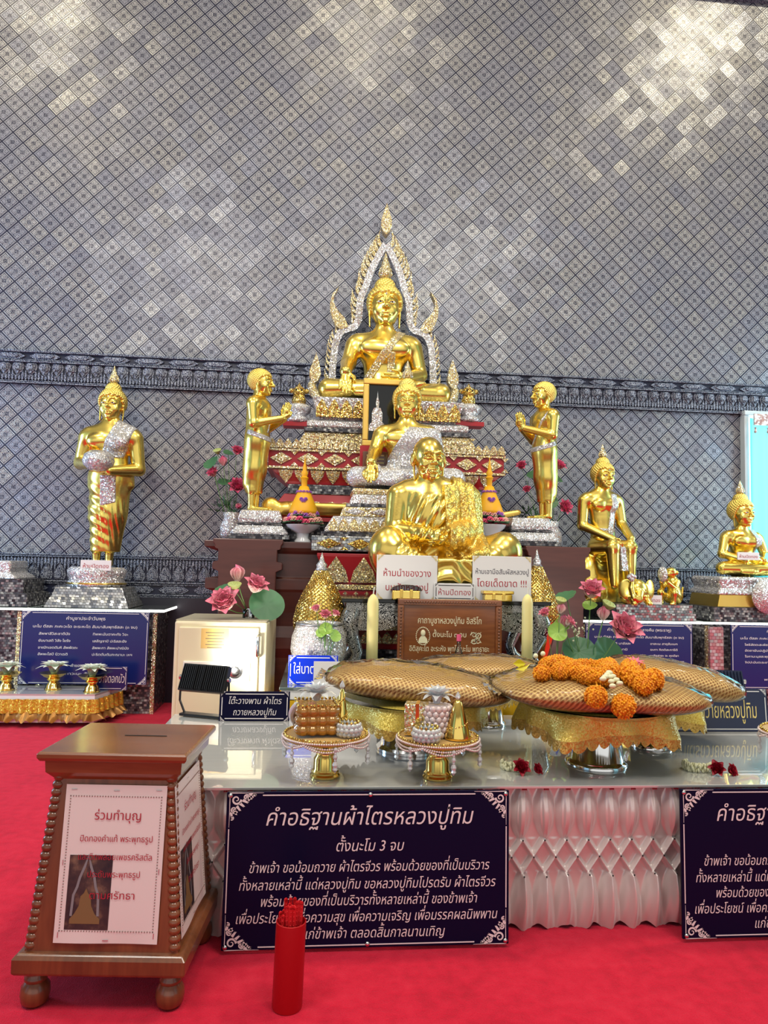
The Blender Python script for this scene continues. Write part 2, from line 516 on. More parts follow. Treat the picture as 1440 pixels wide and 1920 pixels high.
M['red_stick'] = plain('red_stick', (0.62, 0.015, 0.02), 0.35)
M['wax'] = plain('candle_wax', (0.84, 0.72, 0.30), 0.45, 0.0, **{'Subsurface Weight': 0.15})
M['wick'] = plain('wick', (0.75, 0.72, 0.62), 0.8)
M['stem'] = plain('plant_stem', (0.12, 0.25, 0.06), 0.5)
M['leaf'] = plain('green_leaf', (0.045, 0.15, 0.06), 0.45)
M['leaf_light'] = plain('light_leaf', (0.30, 0.50, 0.08), 0.45)
M['pod'] = plain('seed_pod', (0.42, 0.48, 0.16), 0.5)
M['jasmine'] = plain('jasmine_buds', (0.80, 0.78, 0.52), 0.6)
M['rose_red'] = plain('rose_petals', (0.36, 0.004, 0.02), 0.5)
M['yellow_leaf'] = plain('yellow_ribbon', (0.85, 0.75, 0.03), 0.4)
M['baisri'] = plain('yellow_petal_folds', (0.85, 0.42, 0.005), 0.5)
M['purple'] = plain('purple_flower', (0.38, 0.12, 0.55), 0.5)
M['pink_rose'] = plain('pink_rose', (0.82, 0.36, 0.34), 0.5)
M['peach'] = plain('peach_rose', (0.85, 0.50, 0.38), 0.5)
M['hotpink'] = plain('hot_pink', (0.80, 0.10, 0.22), 0.5)
M['grey_metal'] = plain('grey_metal', (0.3, 0.3, 0.32), 0.35, 0.8)
M['led'] = None

def petal_mat(name, base, tip, rough=0.45):
    """colour runs along the petal (stored in the mesh's own height attribute)"""
    m, t, b = new_mat(name)
    a = node(t, 'Attribute', attribute_name='run')
    f = X(t, a.outputs['Fac'])
    setp(b, **{'Base Color': ramp(t, f, [(0.0, base), (0.5, tuple((p + q) / 2 for p, q in zip(base, tip))), (1.0, tip)]), 'Roughness': rough, 'Subsurface Weight': 0.0})
    return m
M['lotus_pink'] = petal_mat('pink_lotus_petal', (0.90, 0.72, 0.62), (0.78, 0.16, 0.28))
M['lotus_hot'] = petal_mat('hot_pink_lotus_petal', (0.88, 0.55, 0.55), (0.74, 0.05, 0.20))
M['lotus_white'] = petal_mat('white_lotus_petal', (0.55, 0.72, 0.45), (0.86, 0.88, 0.82))

def glassy(name, col=(1, 1, 1), rough=0.03, mixv=0.35):
    """clear glass: mirror-like at the rim, see-through in the middle"""
    m, t, b = new_mat(name)
    out = next(n for n in t.nodes if n.type == 'OUTPUT_MATERIAL')
    tr = node(t, 'BsdfTransparent', {0: c4(col)})
    gl = node(t, 'BsdfGlossy', {0: c4((0.95, 0.95, 0.97)), 'Roughness': rough})
    lw = node(t, 'LayerWeight', {'Blend': mixv})
    mx = node(t, 'MixShader', {0: lw.outputs['Fresnel'], 1: tr.outputs[0], 2: gl.outputs[0]})
    t.links.new(mx.outputs[0], out.inputs[0])
    return m
M['glass'] = glassy('clear_glass', (0.9, 0.95, 0.95))
M['crystal_glass'] = glassy('cut_crystal', (0.86, 0.88, 0.90), 0.02, 0.62)
M['film'] = glassy('clear_film', (0.96, 0.95, 0.94), 0.10, 0.22)
M['led'] = (lambda: (lambda m, t, b: (setp(b, **{'Base Color': (0.9, 0.9, 0.85), 'Emission Color': (1.0, 0.98, 0.90), 'Emission Strength': 5.0}), m)[1])(*new_mat('led_strip')))()
def lampface():
    m, t, b = new_mat('lamp_face')
    setp(b, **{'Base Color': (0.9, 0.9, 0.85), 'Emission Color': (1.0, 0.95, 0.8), 'Emission Strength': 6.0})
    return m
M['lampface'] = lampface()

def carpet():
    m, t, b = new_mat('red_carpet')
    n1 = noise_tex(t, 3.0, 5.0); n2 = noise_tex(t, 240.0, 2.0); n3 = noise_tex(t, 22.0, 4.0)
    f = n1 * 0.45 + n3 * 0.55
    setp(b, **{'Base Color': ramp(t, f * 0.75 + n2 * 0.25, [(0.25, (0.38, 0.005, 0.020)), (0.5, (0.62, 0.010, 0.038)), (0.8, (0.76, 0.030, 0.066))]), 'Roughness': 0.95, 'Sheen Weight': 0.35, 'Sheen Roughness': 0.5, 'Sheen Tint': (1.0, 0.3, 0.4),
               'Specular IOR Level': 0.1, 'Normal': bump(t, n2 * 0.7 + n3, 0.5, 0.012)})
    return m
M['carpet'] = carpet()

def tabletop():
    m, t, b = new_mat('glass_over_silver_cloth')
    n = noise_tex(t, 2.0, 3.0)
    mp = node(t, 'Mapping', {0: node(t, 'TexCoord').outputs['Object']}); mp.inputs['Scale'].default_value = (3.0, 60.0, 1.0)
    st = noise_tex(t, 1.6, 3.0, mp.outputs[0])
    setp(b, **{'Base Color': mixc(t, st * 0.5 + n * 0.5, (0.52, 0.53, 0.53), (0.72, 0.73, 0.72)), 'Roughness': 0.35, 'Metallic': 0.25, 'Coat Weight': 1.0, 'Coat Roughness': 0.012, 'Coat IOR': 2.9})
    return m
M['tabletop'] = tabletop()
M['shelf_glass'] = plain('shelf_glass', (0.12, 0.16, 0.15), 0.06, 0.0, **{'Coat Weight': 1.0, 'Coat IOR': 2.0})

def satin():
    m, t, b = new_mat('pink_white_satin')
    setp(b, **{'Base Color': (0.68, 0.58, 0.56), 'Roughness': 0.26, 'Metallic': 0.25, 'Sheen Weight': 0.4, 'Anisotropic': 0.5, 'Specular IOR Level': 0.8})
    return m
M['satin'] = satin()
def glitter_cloth(name, c1, c2, scale=260.0, metal=0.75):
    m, t, b = new_mat(name)
    v = voro(t, scale)
    rc = node(t, 'SeparateXYZ', {0: v.outputs['Color']}); r1 = X(t, rc.outputs[0]); r2 = X(t, rc.outputs[1]); r3 = X(t, rc.outputs[2])
    off = comb(t, (r1 - 0.5) * 0.6, (r2 - 0.5) * 0.6, (r3 - 0.5) * 0.6)
    nn = node(t, 'VectorMath', {0: node(t, 'VectorMath', {0: node(t, 'NewGeometry').outputs['Normal'], 1: off}, operation='ADD').outputs[0]}, operation='NORMALIZE').outputs[0]
    setp(b, **{'Base Color': mixc(t, r1, c1, c2), 'Metallic': metal, 'Roughness': 0.32, 'Normal': nn})
    return m
M['gold_cloth'] = glitter_cloth('gold_glitter_cloth', (0.60, 0.42, 0.04), (0.82, 0.68, 0.17), 300.0, 0.25)
M['gold_lace'] = glitter_cloth('gold_lace', (0.40, 0.24, 0.04), (0.66, 0.45, 0.10), 220.0, 0.3)
M['gold_shawl'] = glitter_cloth('gold_shawl', (0.72, 0.44, 0.04), (0.95, 0.75, 0.25), 160.0, 0.85)
M['yellow_satin'] = plain('yellow_satin', (0.86, 0.50, 0.01), 0.3, 0.3)
M['tray_velvet'] = plain('mustard_velvet', (0.56, 0.30, 0.03), 0.7, 0.0, **{'Sheen Weight': 0.5})
M['gold_fringe'] = glitter_cloth('gold_fringe', (0.66, 0.36, 0.02), (0.9, 0.62, 0.10), 120.0, 0.5)
M['copper_ruffle'] = plain('copper_ruffle', (0.42, 0.20, 0.05), 0.35, 0.5)

def robe():
    """folded orange robe under a gold net pattern"""
    m, t, b = new_mat('robe_under_gold_net')
    x, y, z = objco(t)
    u = (x + y * 0.7) * 190.0; w = (y * 0.6 - x * 0.75 + z) * 190.0
    net = (u.sin().abs() * w.sin().abs()).pow(0.7)
    n = noise_tex(t, 9.0, 3.0)
    setp(b, **{'Base Color': mixc(t, net, (0.80, 0.58, 0.24), mixc(t, n, (0.20, 0.07, 0.015), (0.34, 0.14, 0.03))), 'Roughness': 0.42, 'Metallic': 0.3, 'Normal': bump(t, net, 0.5, 0.003)})
    return m
M['robe'] = robe()
def marigold():
    m, t, b = new_mat('marigold_petals')
    n = noise_tex(t, 60.0, 2.0)
    setp(b, **{'Base Color': mixc(t, n.step(0.3, 0.7), (0.72, 0.20, 0.0), (0.95, 0.42, 0.005)), 'Roughness': 0.6, 'Sheen Weight': 0.3, 'Sheen Tint': (1.0, 0.6, 0.1)})
    return m
M['marigold'] = marigold()

def wall_mat():
    """embossed silver lattice of diamonds with a rosette in each, on dark navy"""
    m, t, b = new_mat('embossed_diamond_wallpaper')
    x, y, z = objco(t)
    p = 0.092
    u = (x + z) / (p * 2); v = (x - z) / (p * 2)
    fu, fv = u.frac() - 0.5, v.frac() - 0.5
    ed = 0.5 - fu.abs().max(fv.abs())                   # distance to the lattice line
    line = 1.0 - ed.step(0.026, 0.052)                  # bold dark groove
    rib = (1.0 - ((ed - 0.075).abs()).step(0.010, 0.026))  # raised rib beside it
    groove2 = (1.0 - ((ed - 0.118).abs()).step(0.006, 0.016))
    su, sv = (u * 2.0).frac() - 0.5, (v * 2.0).frac() - 0.5       # four rosettes to a diamond
    sed = 0.5 - su.abs().max(sv.abs())
    r = (su * su + sv * sv).sqrt(); a = sv.atan2(su)
    petal = ((a * 2.0).cos().abs() * 0.14 + 0.16 - r).abs()
    ros = 1.0 - petal.step(0.015, 0.05)
    ring = 1.0 - ((r - 0.115).abs()).step(0.015, 0.04)
    eye = 1.0 - r.step(0.03, 0.06)
    ring2 = (1.0 - ((r - 0.40 - (a * 4.0).cos() * 0.05).abs()).step(0.015, 0.045)) * ed.step(0.10, 0.13) * sed.step(0.03, 0.06)
    co = node(t, 'TexCoord').outputs['Object']
    fil = voro(t, 75.0, 'DISTANCE_TO_EDGE', co)
    vine = (1.0 - X(t, fil.outputs['Distance']).step(0.04, 0.14)) * ed.step(0.12, 0.14) * 0.40
    n = noise_tex(t, 55.0, 3.0)
    silver = (ros.max(ring).max(eye).max(ring2).max(rib).max(vine)) * (1.0 - line) * (1.0 - groove2 * 0.9)
    silver = (silver * (n * 0.6 + 0.65)).min(1.0)
    # each diamond is a separate pressed plate, tilted by a hair: lamps glint plate by plate
    wn = node(t, 'TexWhiteNoise', {0: comb(t, u.floor(), v.floor(), 0.0)}, noise_dimensions='3D')
    rc = node(t, 'SeparateXYZ', {0: wn.outputs['Color']})
    r1, r2, r3 = (X(t, rc.outputs[i]) for i in range(3))
    off = comb(t, (r1 - 0.5) * 0.16, 0.0, (r2 - 0.5) * 0.16)
    bn = bump(t, silver, 0.55, 0.006)
    nn = node(t, 'VectorMath', {0: node(t, 'VectorMath', {0: bn, 1: off}, operation='ADD').outputs[0]}, operation='NORMALIZE').outputs[0]
    tone = mixc(t, r3, (0.49, 0.51, 0.60), (0.67, 0.67, 0.66))
    setp(b, **{'Base Color': mixc(t, silver, (0.020, 0.022, 0.050), tone), 'Metallic': silver * 0.35 + 0.1, 'Roughness': 0.36 - r3 * 0.06, 'Normal': nn, 'Specular IOR Level': 0.6})
    return m
M['wallpaper'] = wall_mat()
def frieze_mat():
    m, t, b = new_mat('embossed_frieze')
    n = noise_tex(t, 70.0, 3.0)
    e = voro(t, 70.0, 'DISTANCE_TO_EDGE')
    f = (1.0 - X(t, e.outputs['Distance']).step(0.05, 0.22)) * (n * 0.8 + 0.5)
    setp(b, **{'Base Color': mixc(t, f.min(1.0), (0.022, 0.028, 0.07), (0.34, 0.37, 0.44)), 'Metallic': 0.3, 'Roughness': 0.38, 'Normal': bump(t, f, 0.5, 0.006)})
    return m
M['frieze'] = frieze_mat()
M['frieze_dark'] = plain('frieze_ground', (0.012, 0.016, 0.045), 0.4)
M['wainscot'] = plain('dark_wainscot', (0.018, 0.016, 0.030), 0.4)
def curtain_mat():
    m, t, b = new_mat('turquoise_curtain')
    out = next(n for n in t.nodes if n.type == 'OUTPUT_MATERIAL')
    tl = node(t, 'BsdfTranslucent', {0: c4((0.22, 0.85, 0.92))})
    setp(b, **{'Base Color': (0.16, 0.72, 0.80), 'Roughness': 0.6})
    mx = node(t, 'MixShader', {0: 0.65, 1: b.outputs[0], 2: tl.outputs[0]})
    t.links.new(mx.outputs[0], out.inputs[0])
    return m
M['curtain'] = curtain_mat()
M['white_trim'] = plain('white_frame', (0.66, 0.74, 0.78), 0.4)
M['pelmet'] = glitter_cloth('patterned_pelmet', (0.5, 0.32, 0.3), (0.75, 0.66, 0.62), 60.0, 0.2)
def sky_pane():
    m, t, b = new_mat('daylight_window')
    setp(b, **{'Base Color': (0.8, 0.9, 1.0), 'Emission Color': (0.75, 0.95, 1.0), 'Emission Strength': 3.5})
    return m
M['daylight'] = sky_pane()

# ------------------------------------------------------------------ sculpting: smooth distance fields -> one continuous mesh
class Sculpt:
    def __init__(s, lo, hi, vox):
        s.lo = np.array(lo, dtype=np.float32); s.vox = vox
        n = np.ceil((np.array(hi) - s.lo) / vox).astype(int) + 1
        s.n = n
        s.ax = [s.lo[i] + vox * np.arange(n[i], dtype=np.float32) for i in range(3)]
        s.d = np.full(n, 1.0, dtype=np.float32)
    def sub(s, lo, hi, pad):
        sl, g = [], []
        for i in range(3):
            a = int(max(0, math.floor((lo[i] - pad - s.lo[i]) / s.vox))); b = int(min(s.n[i], math.ceil((hi[i] + pad - s.lo[i]) / s.vox) + 1))
            if b <= a: return None, None
            sl.append(slice(a, b)); g.append(s.ax[i][a:b])
        return tuple(sl), np.meshgrid(*g, indexing='ij', sparse=True)
    def comb(s, sl, e, k, op):
        d = s.d[sl]
        if op == 'add':
            if k > 0:
                h = np.clip(0.5 + 0.5 * (d - e) / k, 0, 1); r = d * (1 - h) + e * h - k * h * (1 - h)
            else: r = np.minimum(d, e)
        elif op == 'cut':
            e = -e
            if k > 0:
                h = np.clip(0.5 - 0.5 * (d - e) / k, 0, 1); r = d * (1 - h) + e * h + k * h * (1 - h)
            else: r = np.maximum(d, e)
        s.d[sl] = r.astype(np.float32)
    def ell(s, c, r, k=0.02, op='add', rot=None):
        m = max(r); pad = k * 1.5 + 4 * s.vox
        sl, (x, y, z) = s.sub([q - m for q in c], [q + m for q in c], pad)
        if sl is None: return s
        x = x - c[0]; y = y - c[1]; z = z - c[2]
        if rot is not None:
            q = Euler(rot).to_matrix().transposed()
            x, y, z = (q[0][0] * x + q[0][1] * y + q[0][2] * z, q[1][0] * x + q[1][1] * y + q[1][2] * z, q[2][0] * x + q[2][1] * y + q[2][2] * z)
        k0 = np.sqrt((x / r[0]) ** 2 + (y / r[1]) ** 2 + (z / r[2]) ** 2)
        k1 = np.sqrt((x / r[0] ** 2) ** 2 + (y / r[1] ** 2) ** 2 + (z / r[2] ** 2) ** 2)
        e = k0 * (k0 - 1.0) / np.maximum(k1, 1e-6)
        s.comb(sl, e, k, op); return s
    def limb(s, a, b, ra, rb, k=0.02, op='add', flat=None):
        """tapered limb from a to b; flat = (axis, factor) squeezes its section"""
        a = np.array(a, dtype=float); b = np.array(b, dtype=float); m = max(ra, rb)
        pad = k * 1.5 + 4 * s.vox + m * (max(1.0, flat[1]) - 1 if flat else 0)
        lo = np.minimum(a - m, b - m); hi = np.maximum(a + m, b + m)
        sl, g = s.sub(lo, hi, pad)
        if sl is None: return s
        x, y, z = g
        ab = b - a; L2 = float(ab @ ab) + 1e-12
        px, py, pz = x - a[0], y - a[1], z - a[2]
        t = np.clip((px * ab[0] + py * ab[1] + pz * ab[2]) / L2, 0, 1)
        dx, dy, dz = px - t * ab[0], py - t * ab[1], pz - t * ab[2]
        if flat is not None:
            n = np.array(flat[0], dtype=float); n /= np.linalg.norm(n); q = 1.0 / flat[1] - 1.0
            dn = dx * n[0] + dy * n[1] + dz * n[2]
            dx, dy, dz = dx + q * dn * n[0], dy + q * dn * n[1], dz + q * dn * n[2]
        e = np.sqrt(dx * dx + dy * dy + dz * dz) - (ra + (rb - ra) * t)
        if flat is not None and flat[1] < 1: e = e * flat[1]
        s.comb(sl, e, k, op); return s
    def path(s, pts, rad, k=0.02, op='add', flat=None):
        rr = rad if isinstance(rad, (list, tuple)) else [rad] * len(pts)
        for i in range(len(pts) - 1): s.limb(pts[i], pts[i + 1], rr[i], rr[i + 1], k, op, flat)
        return s
    def box(s, c, h, r=0.01, k=0.01, op='add'):
        pad = k * 1.5 + 4 * s.vox
        sl, (x, y, z) = s.sub([c[i] - h[i] for i in range(3)], [c[i] + h[i] for i in range(3)], pad)
        qx, qy, qz = np.abs(x - c[0]) - h[0] + r, np.abs(y - c[1]) - h[1] + r, np.abs(z - c[2]) - h[2] + r
        e = np.sqrt(np.maximum(qx, 0) ** 2 + np.maximum(qy, 0) ** 2 + np.maximum(qz, 0) ** 2) + np.minimum(np.maximum(np.maximum(qx, qy), qz), 0) - r
        s.comb(sl, e, k, op); return s
    def xyz(s): return np.meshgrid(*s.ax, indexing='ij', sparse=True)
    def smooth(s, n=1):
        for _ in range(n):
            for ax in range(3):
                d = s.d; a = np.roll(d, 1, ax); b = np.roll(d, -1, ax)
                s.d = (0.25 * a + 0.5 * d + 0.25 * b).astype(np.float32)
        return s
    def shell(s, off, field):
        """a garment: the body grown by off, kept only where field < 0"""
        q = Sculpt.__new__(Sculpt); q.lo, q.vox, q.n, q.ax = s.lo, s.vox, s.n, s.ax
        q.d = np.maximum(s.d - off, field).astype(np.float32); return q
    def quads(s):
        d = s.d.copy(); big = 1.0
        d[0], d[-1] = big, big; d[:, 0], d[:, -1] = big, big; d[:, :, 0], d[:, :, -1] = big, big
        d = np.clip(d, -4 * s.vox, 4 * s.vox)
        g = openvdb.FloatGrid(4 * s.vox); g.copyFromArray(d.astype(np.float32))
        p, q = g.convertToQuads(isovalue=0.0)
        return np.array(p) * s.vox + s.lo, np.array(q)[:, ::-1]
    def mesh(s, extra=(), name='sculpt'):
        """extra: further Sculpts (finer head, hands) joined into the same mesh"""
        P0, Q0 = s.quads(); n = len(P0)
        for e in extra:
            p, q = e.quads(); P0 = np.vstack([P0, p]); Q0 = np.vstack([Q0, q + n]); n = len(P0)
        me = bpy.data.meshes.new(name)
        me.vertices.add(len(P0)); me.vertices.foreach_set('co', P0.astype(np.float32).ravel())
        me.loops.add(Q0.size); me.loops.foreach_set('vertex_index', Q0.astype(np.int32).ravel())
        me.polygons.add(len(Q0)); me.polygons.foreach_set('loop_start', np.arange(0, Q0.size, 4, dtype=np.int32)); me.polygons.foreach_set('loop_total', np.full(len(Q0), 4, dtype=np.int32))
        me.update(calc_edges=True); me.polygons.foreach_set('use_smooth', np.ones(len(Q0), dtype=bool)); me.validate()
        return me
# ------------------------------------------------------------------ the setting
WY = 6.55
def struct_box(name, m, c, d, **kw): return struct(MB().box(c, d).build(name, m, **kw))
fl = struct(MB().box((0, 3.2, -0.05), (15, 8.6, 0.1)).build('floor', M['carpet']))
wall = struct(MB().box((0, WY + 0.1, 4.6), (15, 0.2, 9.2)).build('wall_back', M['wallpaper']))
z_wains = P(720, 1127, WY).z; z_low = P(720, 1052, WY).z
z_ft, z_fb = P(720, 690, WY).z, P(720, 749, WY).z
struct_box('baseboard_back', M['wainscot'], (0, WY - 0.03, z_wains / 2), (14.9, 0.10, z_wains))
def frieze(name, zb, zt, flip):
    """rows of moulding, a row of hexagon cartouches and a hanging row of leaf pendants"""
    mb = MB(); h = zt - zb
    x0, x1 = -6.2, 6.2
    y = WY
    mb.m = 1; mb.box((0, y - 0.012, (zb + zt) / 2), (12.4, 0.025, h)); mb.m = 0
    def zz(a): return zb + h * (1 - a if flip else a)
    def bar(a, b, d): mb.box((0, y - d / 2, (zz(a) + zz(b)) / 2), (12.4, d, abs(zz(b) - zz(a))))
    for a, b, d in ((0.0, 0.03, 0.05), (0.05, 0.075, 0.045), (0.63, 0.665, 0.06), (0.69, 0.71, 0.05), (0.93, 0.96, 0.06), (0.975, 1.0, 0.05)): bar(a, b, d)
    w = 0.30
    n = int(12.4 / w)
    for i in range(n):
        cx = x0 + (i + 0.5) * w; zc = (zz(0.73) + zz(0.91)) / 2; hh = abs(zz(0.91) - zz(0.73)) / 2
        for k, d in ((1.0, 0.040), (0.62, 0.055)):
            a, q = w * 0.44 * k, hh * k
            mb.prism([(cx - a, zc), (cx - a * 0.62, zc - q), (cx + a * 0.62, zc - q), (cx + a, zc), (cx + a * 0.62, zc + q), (cx - a * 0.62, zc + q)], y - d, y - 0.02)
    w = 0.112; n = int(12.4 / w)
    for i in range(n):
        cx = x0 + (i + 0.5) * w
        for k, d, hi in ((0.94, 0.036, 0.20), (0.62, 0.05, 0.27), (0.32, 0.062, 0.36)):
            a = w * 0.5 * k; b0 = 0.615 - (1 - k) * 0.05
            o = [(-a * .72, b0), (a * .72, b0), (a, b0 - 0.10), (a * 0.85, b0 - 0.20), (a * 0.35, hi + 0.09), (0, hi), (-a * 0.35, hi + 0.09), (-a * 0.85, b0 - 0.20), (-a, b0 - 0.10)]
            mb.prism([(cx + px, zz(pz)) for px, pz in o], y - d, y - 0.02)
        for k in range(4):
            c2 = cx + (k - 1.5) * w / 4
            o = [(0, 0.40 if k in (0, 3) else 0.22), (-w * 0.085, 0.26), (-w * 0.085, 0.13), (0, 0.085), (w * 0.085, 0.13), (w * 0.085, 0.26)]
            mb.prism([(c2 + px, zz(pz)) for px, pz in o], y - 0.045, y - 0.02)
    return struct(link(name, mb.mesh(name, False, [M['frieze'], M['frieze_dark']])  , None))
frieze('trim_1', z_fb, z_ft, False)
frieze('trim_2', z_wains, z_low, True)
# the cornice under the ceiling, cut by the top right corner of the view
zc = P(1400, 6, WY).z
cm = MB()
for k, (a, d) in enumerate(((0.0, 0.05), (0.09, 0.09), (0.22, 0.14), (0.40, 0.20))):
    cm.box((0, WY - d / 2, zc + a + 0.07), (14.9, d, 0.12))
struct(cm.build('trim_3', M['frieze']))
# the window at the right end of the wall, with its turquoise curtain
wl = P(1391, 800, WY); wt_ = P(1391, 783, WY).z; wb_ = 1.12
wx0, wx1 = wl.x, wl.x + 1.25
fr = MB()
fr.box(((wx0 + wx1) / 2, WY - 0.05, wt_ + 0.03), (wx1 - wx0 + 0.05, 0.08, 0.045)); fr.box(((wx0 + wx1) / 2, WY - 0.05, wb_ - 0.03), (wx1 - wx0 + 0.14, 0.14, 0.07))
for xx in (wx0, wx1): fr.box((xx, WY - 0.04, (wt_ + wb_) / 2), (0.045, 0.08, wt_ - wb_ + 0.02))
wfr = struct(fr.build('window_1', M['white_trim'], bevel=0.006))
pane = MB().box(((wx0 + wx1) / 2, WY - 0.012, (wt_ + wb_) / 2), (wx1 - wx0 - 0.09, 0.02, wt_ - wb_)).build('window_pane', M['daylight'], wfr)
ct = thing('curtain', 'turquoise curtain with patterned pelmet over the bright window', 'curtain', (wx0 + 0.015, WY - 0.10, wb_ + 0.02))
def cfn(u, v):
    x = u * 1.20; z = v * (wt_ - wb_ - 0.04)
    return (x, -0.015 + 0.028 * math.sin(u * 46) * (1.05 - 0.3 * v) + 0.01 * math.sin(u * 19 + 1), z)
cl = MB().grid(cfn, 160, 14).build('drape', M['curtain'], ct, True)
pm = MB()
for k in range(9):
    x = 0.065 + k * 0.125
    pm.box((x, -0.065, wt_ - wb_ - 0.07), (0.122, 0.015, 0.11)); pm.lathe([(0.0, -0.05), (0.014, -0.035), (0.008, 0.0), (0.014, 0.01)], 8, (x - 0.06, -0.085, wt_ - wb_ - 0.16))
pm.build('pelmet', M['pelmet'], ct)
# ------------------------------------------------------------------ figures: shared pieces
def V(*a): return np.array(a, dtype=float)
def unit(v): v = np.array(v, dtype=float); return v / (np.linalg.norm(v) + 1e-9)
def hand(s, w, d, lat, L, k=0.006, curl=0.35, spread=0.10):
    """palm, four unequal fingers bent twice, and a thumb from the side of the palm"""
    d, lat = unit(d), unit(lat); n = unit(np.cross(d, lat)); w = np.array(w, dtype=float)
    kn = w + d * L * 0.48
    s.limb(w, kn, L * 0.15, L * 0.20, k, flat=(n, 0.55))
    for i, q in enumerate((0.30, 0.10, -0.10, -0.29)):
        ln = L * (0.47, 0.52, 0.49, 0.39)[i]; r = L * (0.070, 0.072, 0.068, 0.060)[i]
        a = kn + lat * q * L * 0.62 - d * L * (0.05 if i in (0, 3) else 0.0)
        d1 = unit(d + lat * q * spread + n * curl * 0.5); d2 = unit(d + n * curl * 1.4)
        b = a + d1 * ln * 0.5; c = b + d2 * ln * 0.5
        s.limb(a, b, r, r * 0.92, k * 0.6); s.limb(b, c, r * 0.92, r * 0.7, k * 0.5)
    a = w + d * L * 0.12 + lat * L * 0.15
    b = a + unit(d * 0.7 + lat * 0.7 + n * 0.15) * L * 0.24; c = b + unit(d + lat * 0.1 + n * 0.35) * L * 0.22
    s.limb(a, b, L * 0.085, L * 0.075, k); s.limb(b, c, L * 0.075, L * 0.055, k * 0.6)
    return s
def head_sculpt(c, hs, res=84, yaw=0.0, old=False, neck=0.36, smile=1.0):
    """head with brow, lidded eyes, nose, lips and long ears; chin at c, facing -y"""
    cy, sy = math.cos(yaw), math.sin(yaw)
    def T(x, y, z): return (c[0] + hs * (x * cy - y * sy), c[1] + hs * (x * sy + y * cy), c[2] + hs * z)
    s = Sculpt([c[0] - .62 * hs, c[1] - .68 * hs, c[2] - (neck + .06) * hs], [c[0] + .62 * hs, c[1] + .66 * hs, c[2] + 1.12 * hs], hs / res)
    rot = (0, 0, yaw)
    def E(p, r, k, op='add'): s.ell(T(*p), tuple(q * hs for q in r), k * hs, op, rot)
    def Lm(a, b, ra, rb, k, op='add', flat=None): s.limb(T(*a), T(*b), ra * hs, rb * hs, k * hs, op, flat)
    def Pth(pts, r, k, op='add'):
        rr = r if isinstance(r, (list, tuple)) else [r] * len(pts)
        for i in range(len(pts) - 1): Lm(pts[i], pts[i + 1], rr[i], rr[i + 1], k, op)
    E((0, .07, .62), (.365, .43, .385), 0)
    E((0, -.05, .43), (.315, .345, .42), .10)
    E((0, -.12, .17), (.215, .24, .17), .14)
    E((0, -.31, .055), (.075, .06, .05), .09)
    for q in (-1, 1):
        E((q * .19, -.235, .33), (.105, .10, .12), .10)
        E((q * .148, -.432, .515), (.100, .050, .050), .06, 'cut')
        E((q * .145, -.335, .500), (.088, .055, .046), .012)
        Pth([(q * .055, -.388, .488), (q * .10, -.402, .522), (q * .155, -.395, .535), (q * .235, -.335, .508)], [.010, .015, .015, .009], .010)
        Pth([(q * .055, -.388, .485), (q * .145, -.392, .462), (q * .235, -.335, .500)], .009, .010)
        Pth([(q * .030, -.412, .585), (q * .09, -.410, .640), (q * .17, -.380, .655), (q * .265, -.310, .600)], [.016, .018, .016, .009], .030)
        E((q * .058, -.435, .365), (.042, .055, .036), .025)
        # ears
        Lm((q * .355, .03, .60), (q * .36, .04, .32), .075, .055, .02, flat=((1, 0.25 * q, 0), .45))
        Lm((q * .362, .035, .34), (q * .352, .00, .03), .045, .034, .02, flat=((1, 0.25 * q, 0), .6))
        E((q * .405, .01, .50), (.03, .035, .10), .02, 'cut')
    Pth([(0, -.405, .60), (0, -.445, .47), (0, -.505, .375)], [.028, .036, .058], .035)
    E((0, -.46, .345), (.035, .04, .022), .02)
    Pth([(-.135, -.345, .222 + .010 * smile), (-.06, -.408, .232), (-.015, -.42, .238), (0, -.418, .230), (.015, -.42, .238), (.06, -.408, .232), (.135, -.345, .222 + .010 * smile)], [.010, .020, .025, .022, .025, .020, .010], .022)
    Pth([(-.11, -.36, .192), (-.04, -.400, .172), (.04, -.400, .172), (.11, -.36, .192)], [.012, .030, .030, .012], .024)
    Pth([(-.14, -.378, .212 + .012 * smile), (0, -.455, .205), (.14, -.378, .212 + .012 * smile)], .0065, .012, 'cut')
    if old:
        for q in (-1, 1):
            Pth([(q * .085, -.42, .37), (q * .165, -.36, .27), (q * .175, -.31, .16)], .016, .022, 'cut')
            E((q * .22, -.24, .24), (.07, .06, .07), .06, 'cut')
            Pth([(q * .06, -.39, .43), (q * .14, -.375, .42), (q * .22, -.32, .45)], .012, .02, 'cut')
            Pth([(q * .05, -.425, .585), (q * .14, -.42, .615), (q * .25, -.34, .58)], [.03, .032, .02], .03)
            E((q * .395, .04, .47), (.05, .09, .15), .02)
        for z in (.70, .76, .82): Pth([(-.2, -.335, z), (0, -.40, z + .01), (.2, -.335, z)], .009, .02, 'cut')
    Lm((0, .05, .25), (0, .09, -neck), .205, .215, .05)
    if not old:
        for z in (.02 - neck * .35, .02 - neck * .7):
            for i in range(16):
                a0, a1 = 2 * PI * i / 16, 2 * PI * (i + 1) / 16
                Lm((.222 * math.cos(a0), .075 + .222 * math.sin(a0), z), (.222 * math.cos(a1), .075 + .222 * math.sin(a1), z), .008, .008, .014, 'cut')
    return s, T
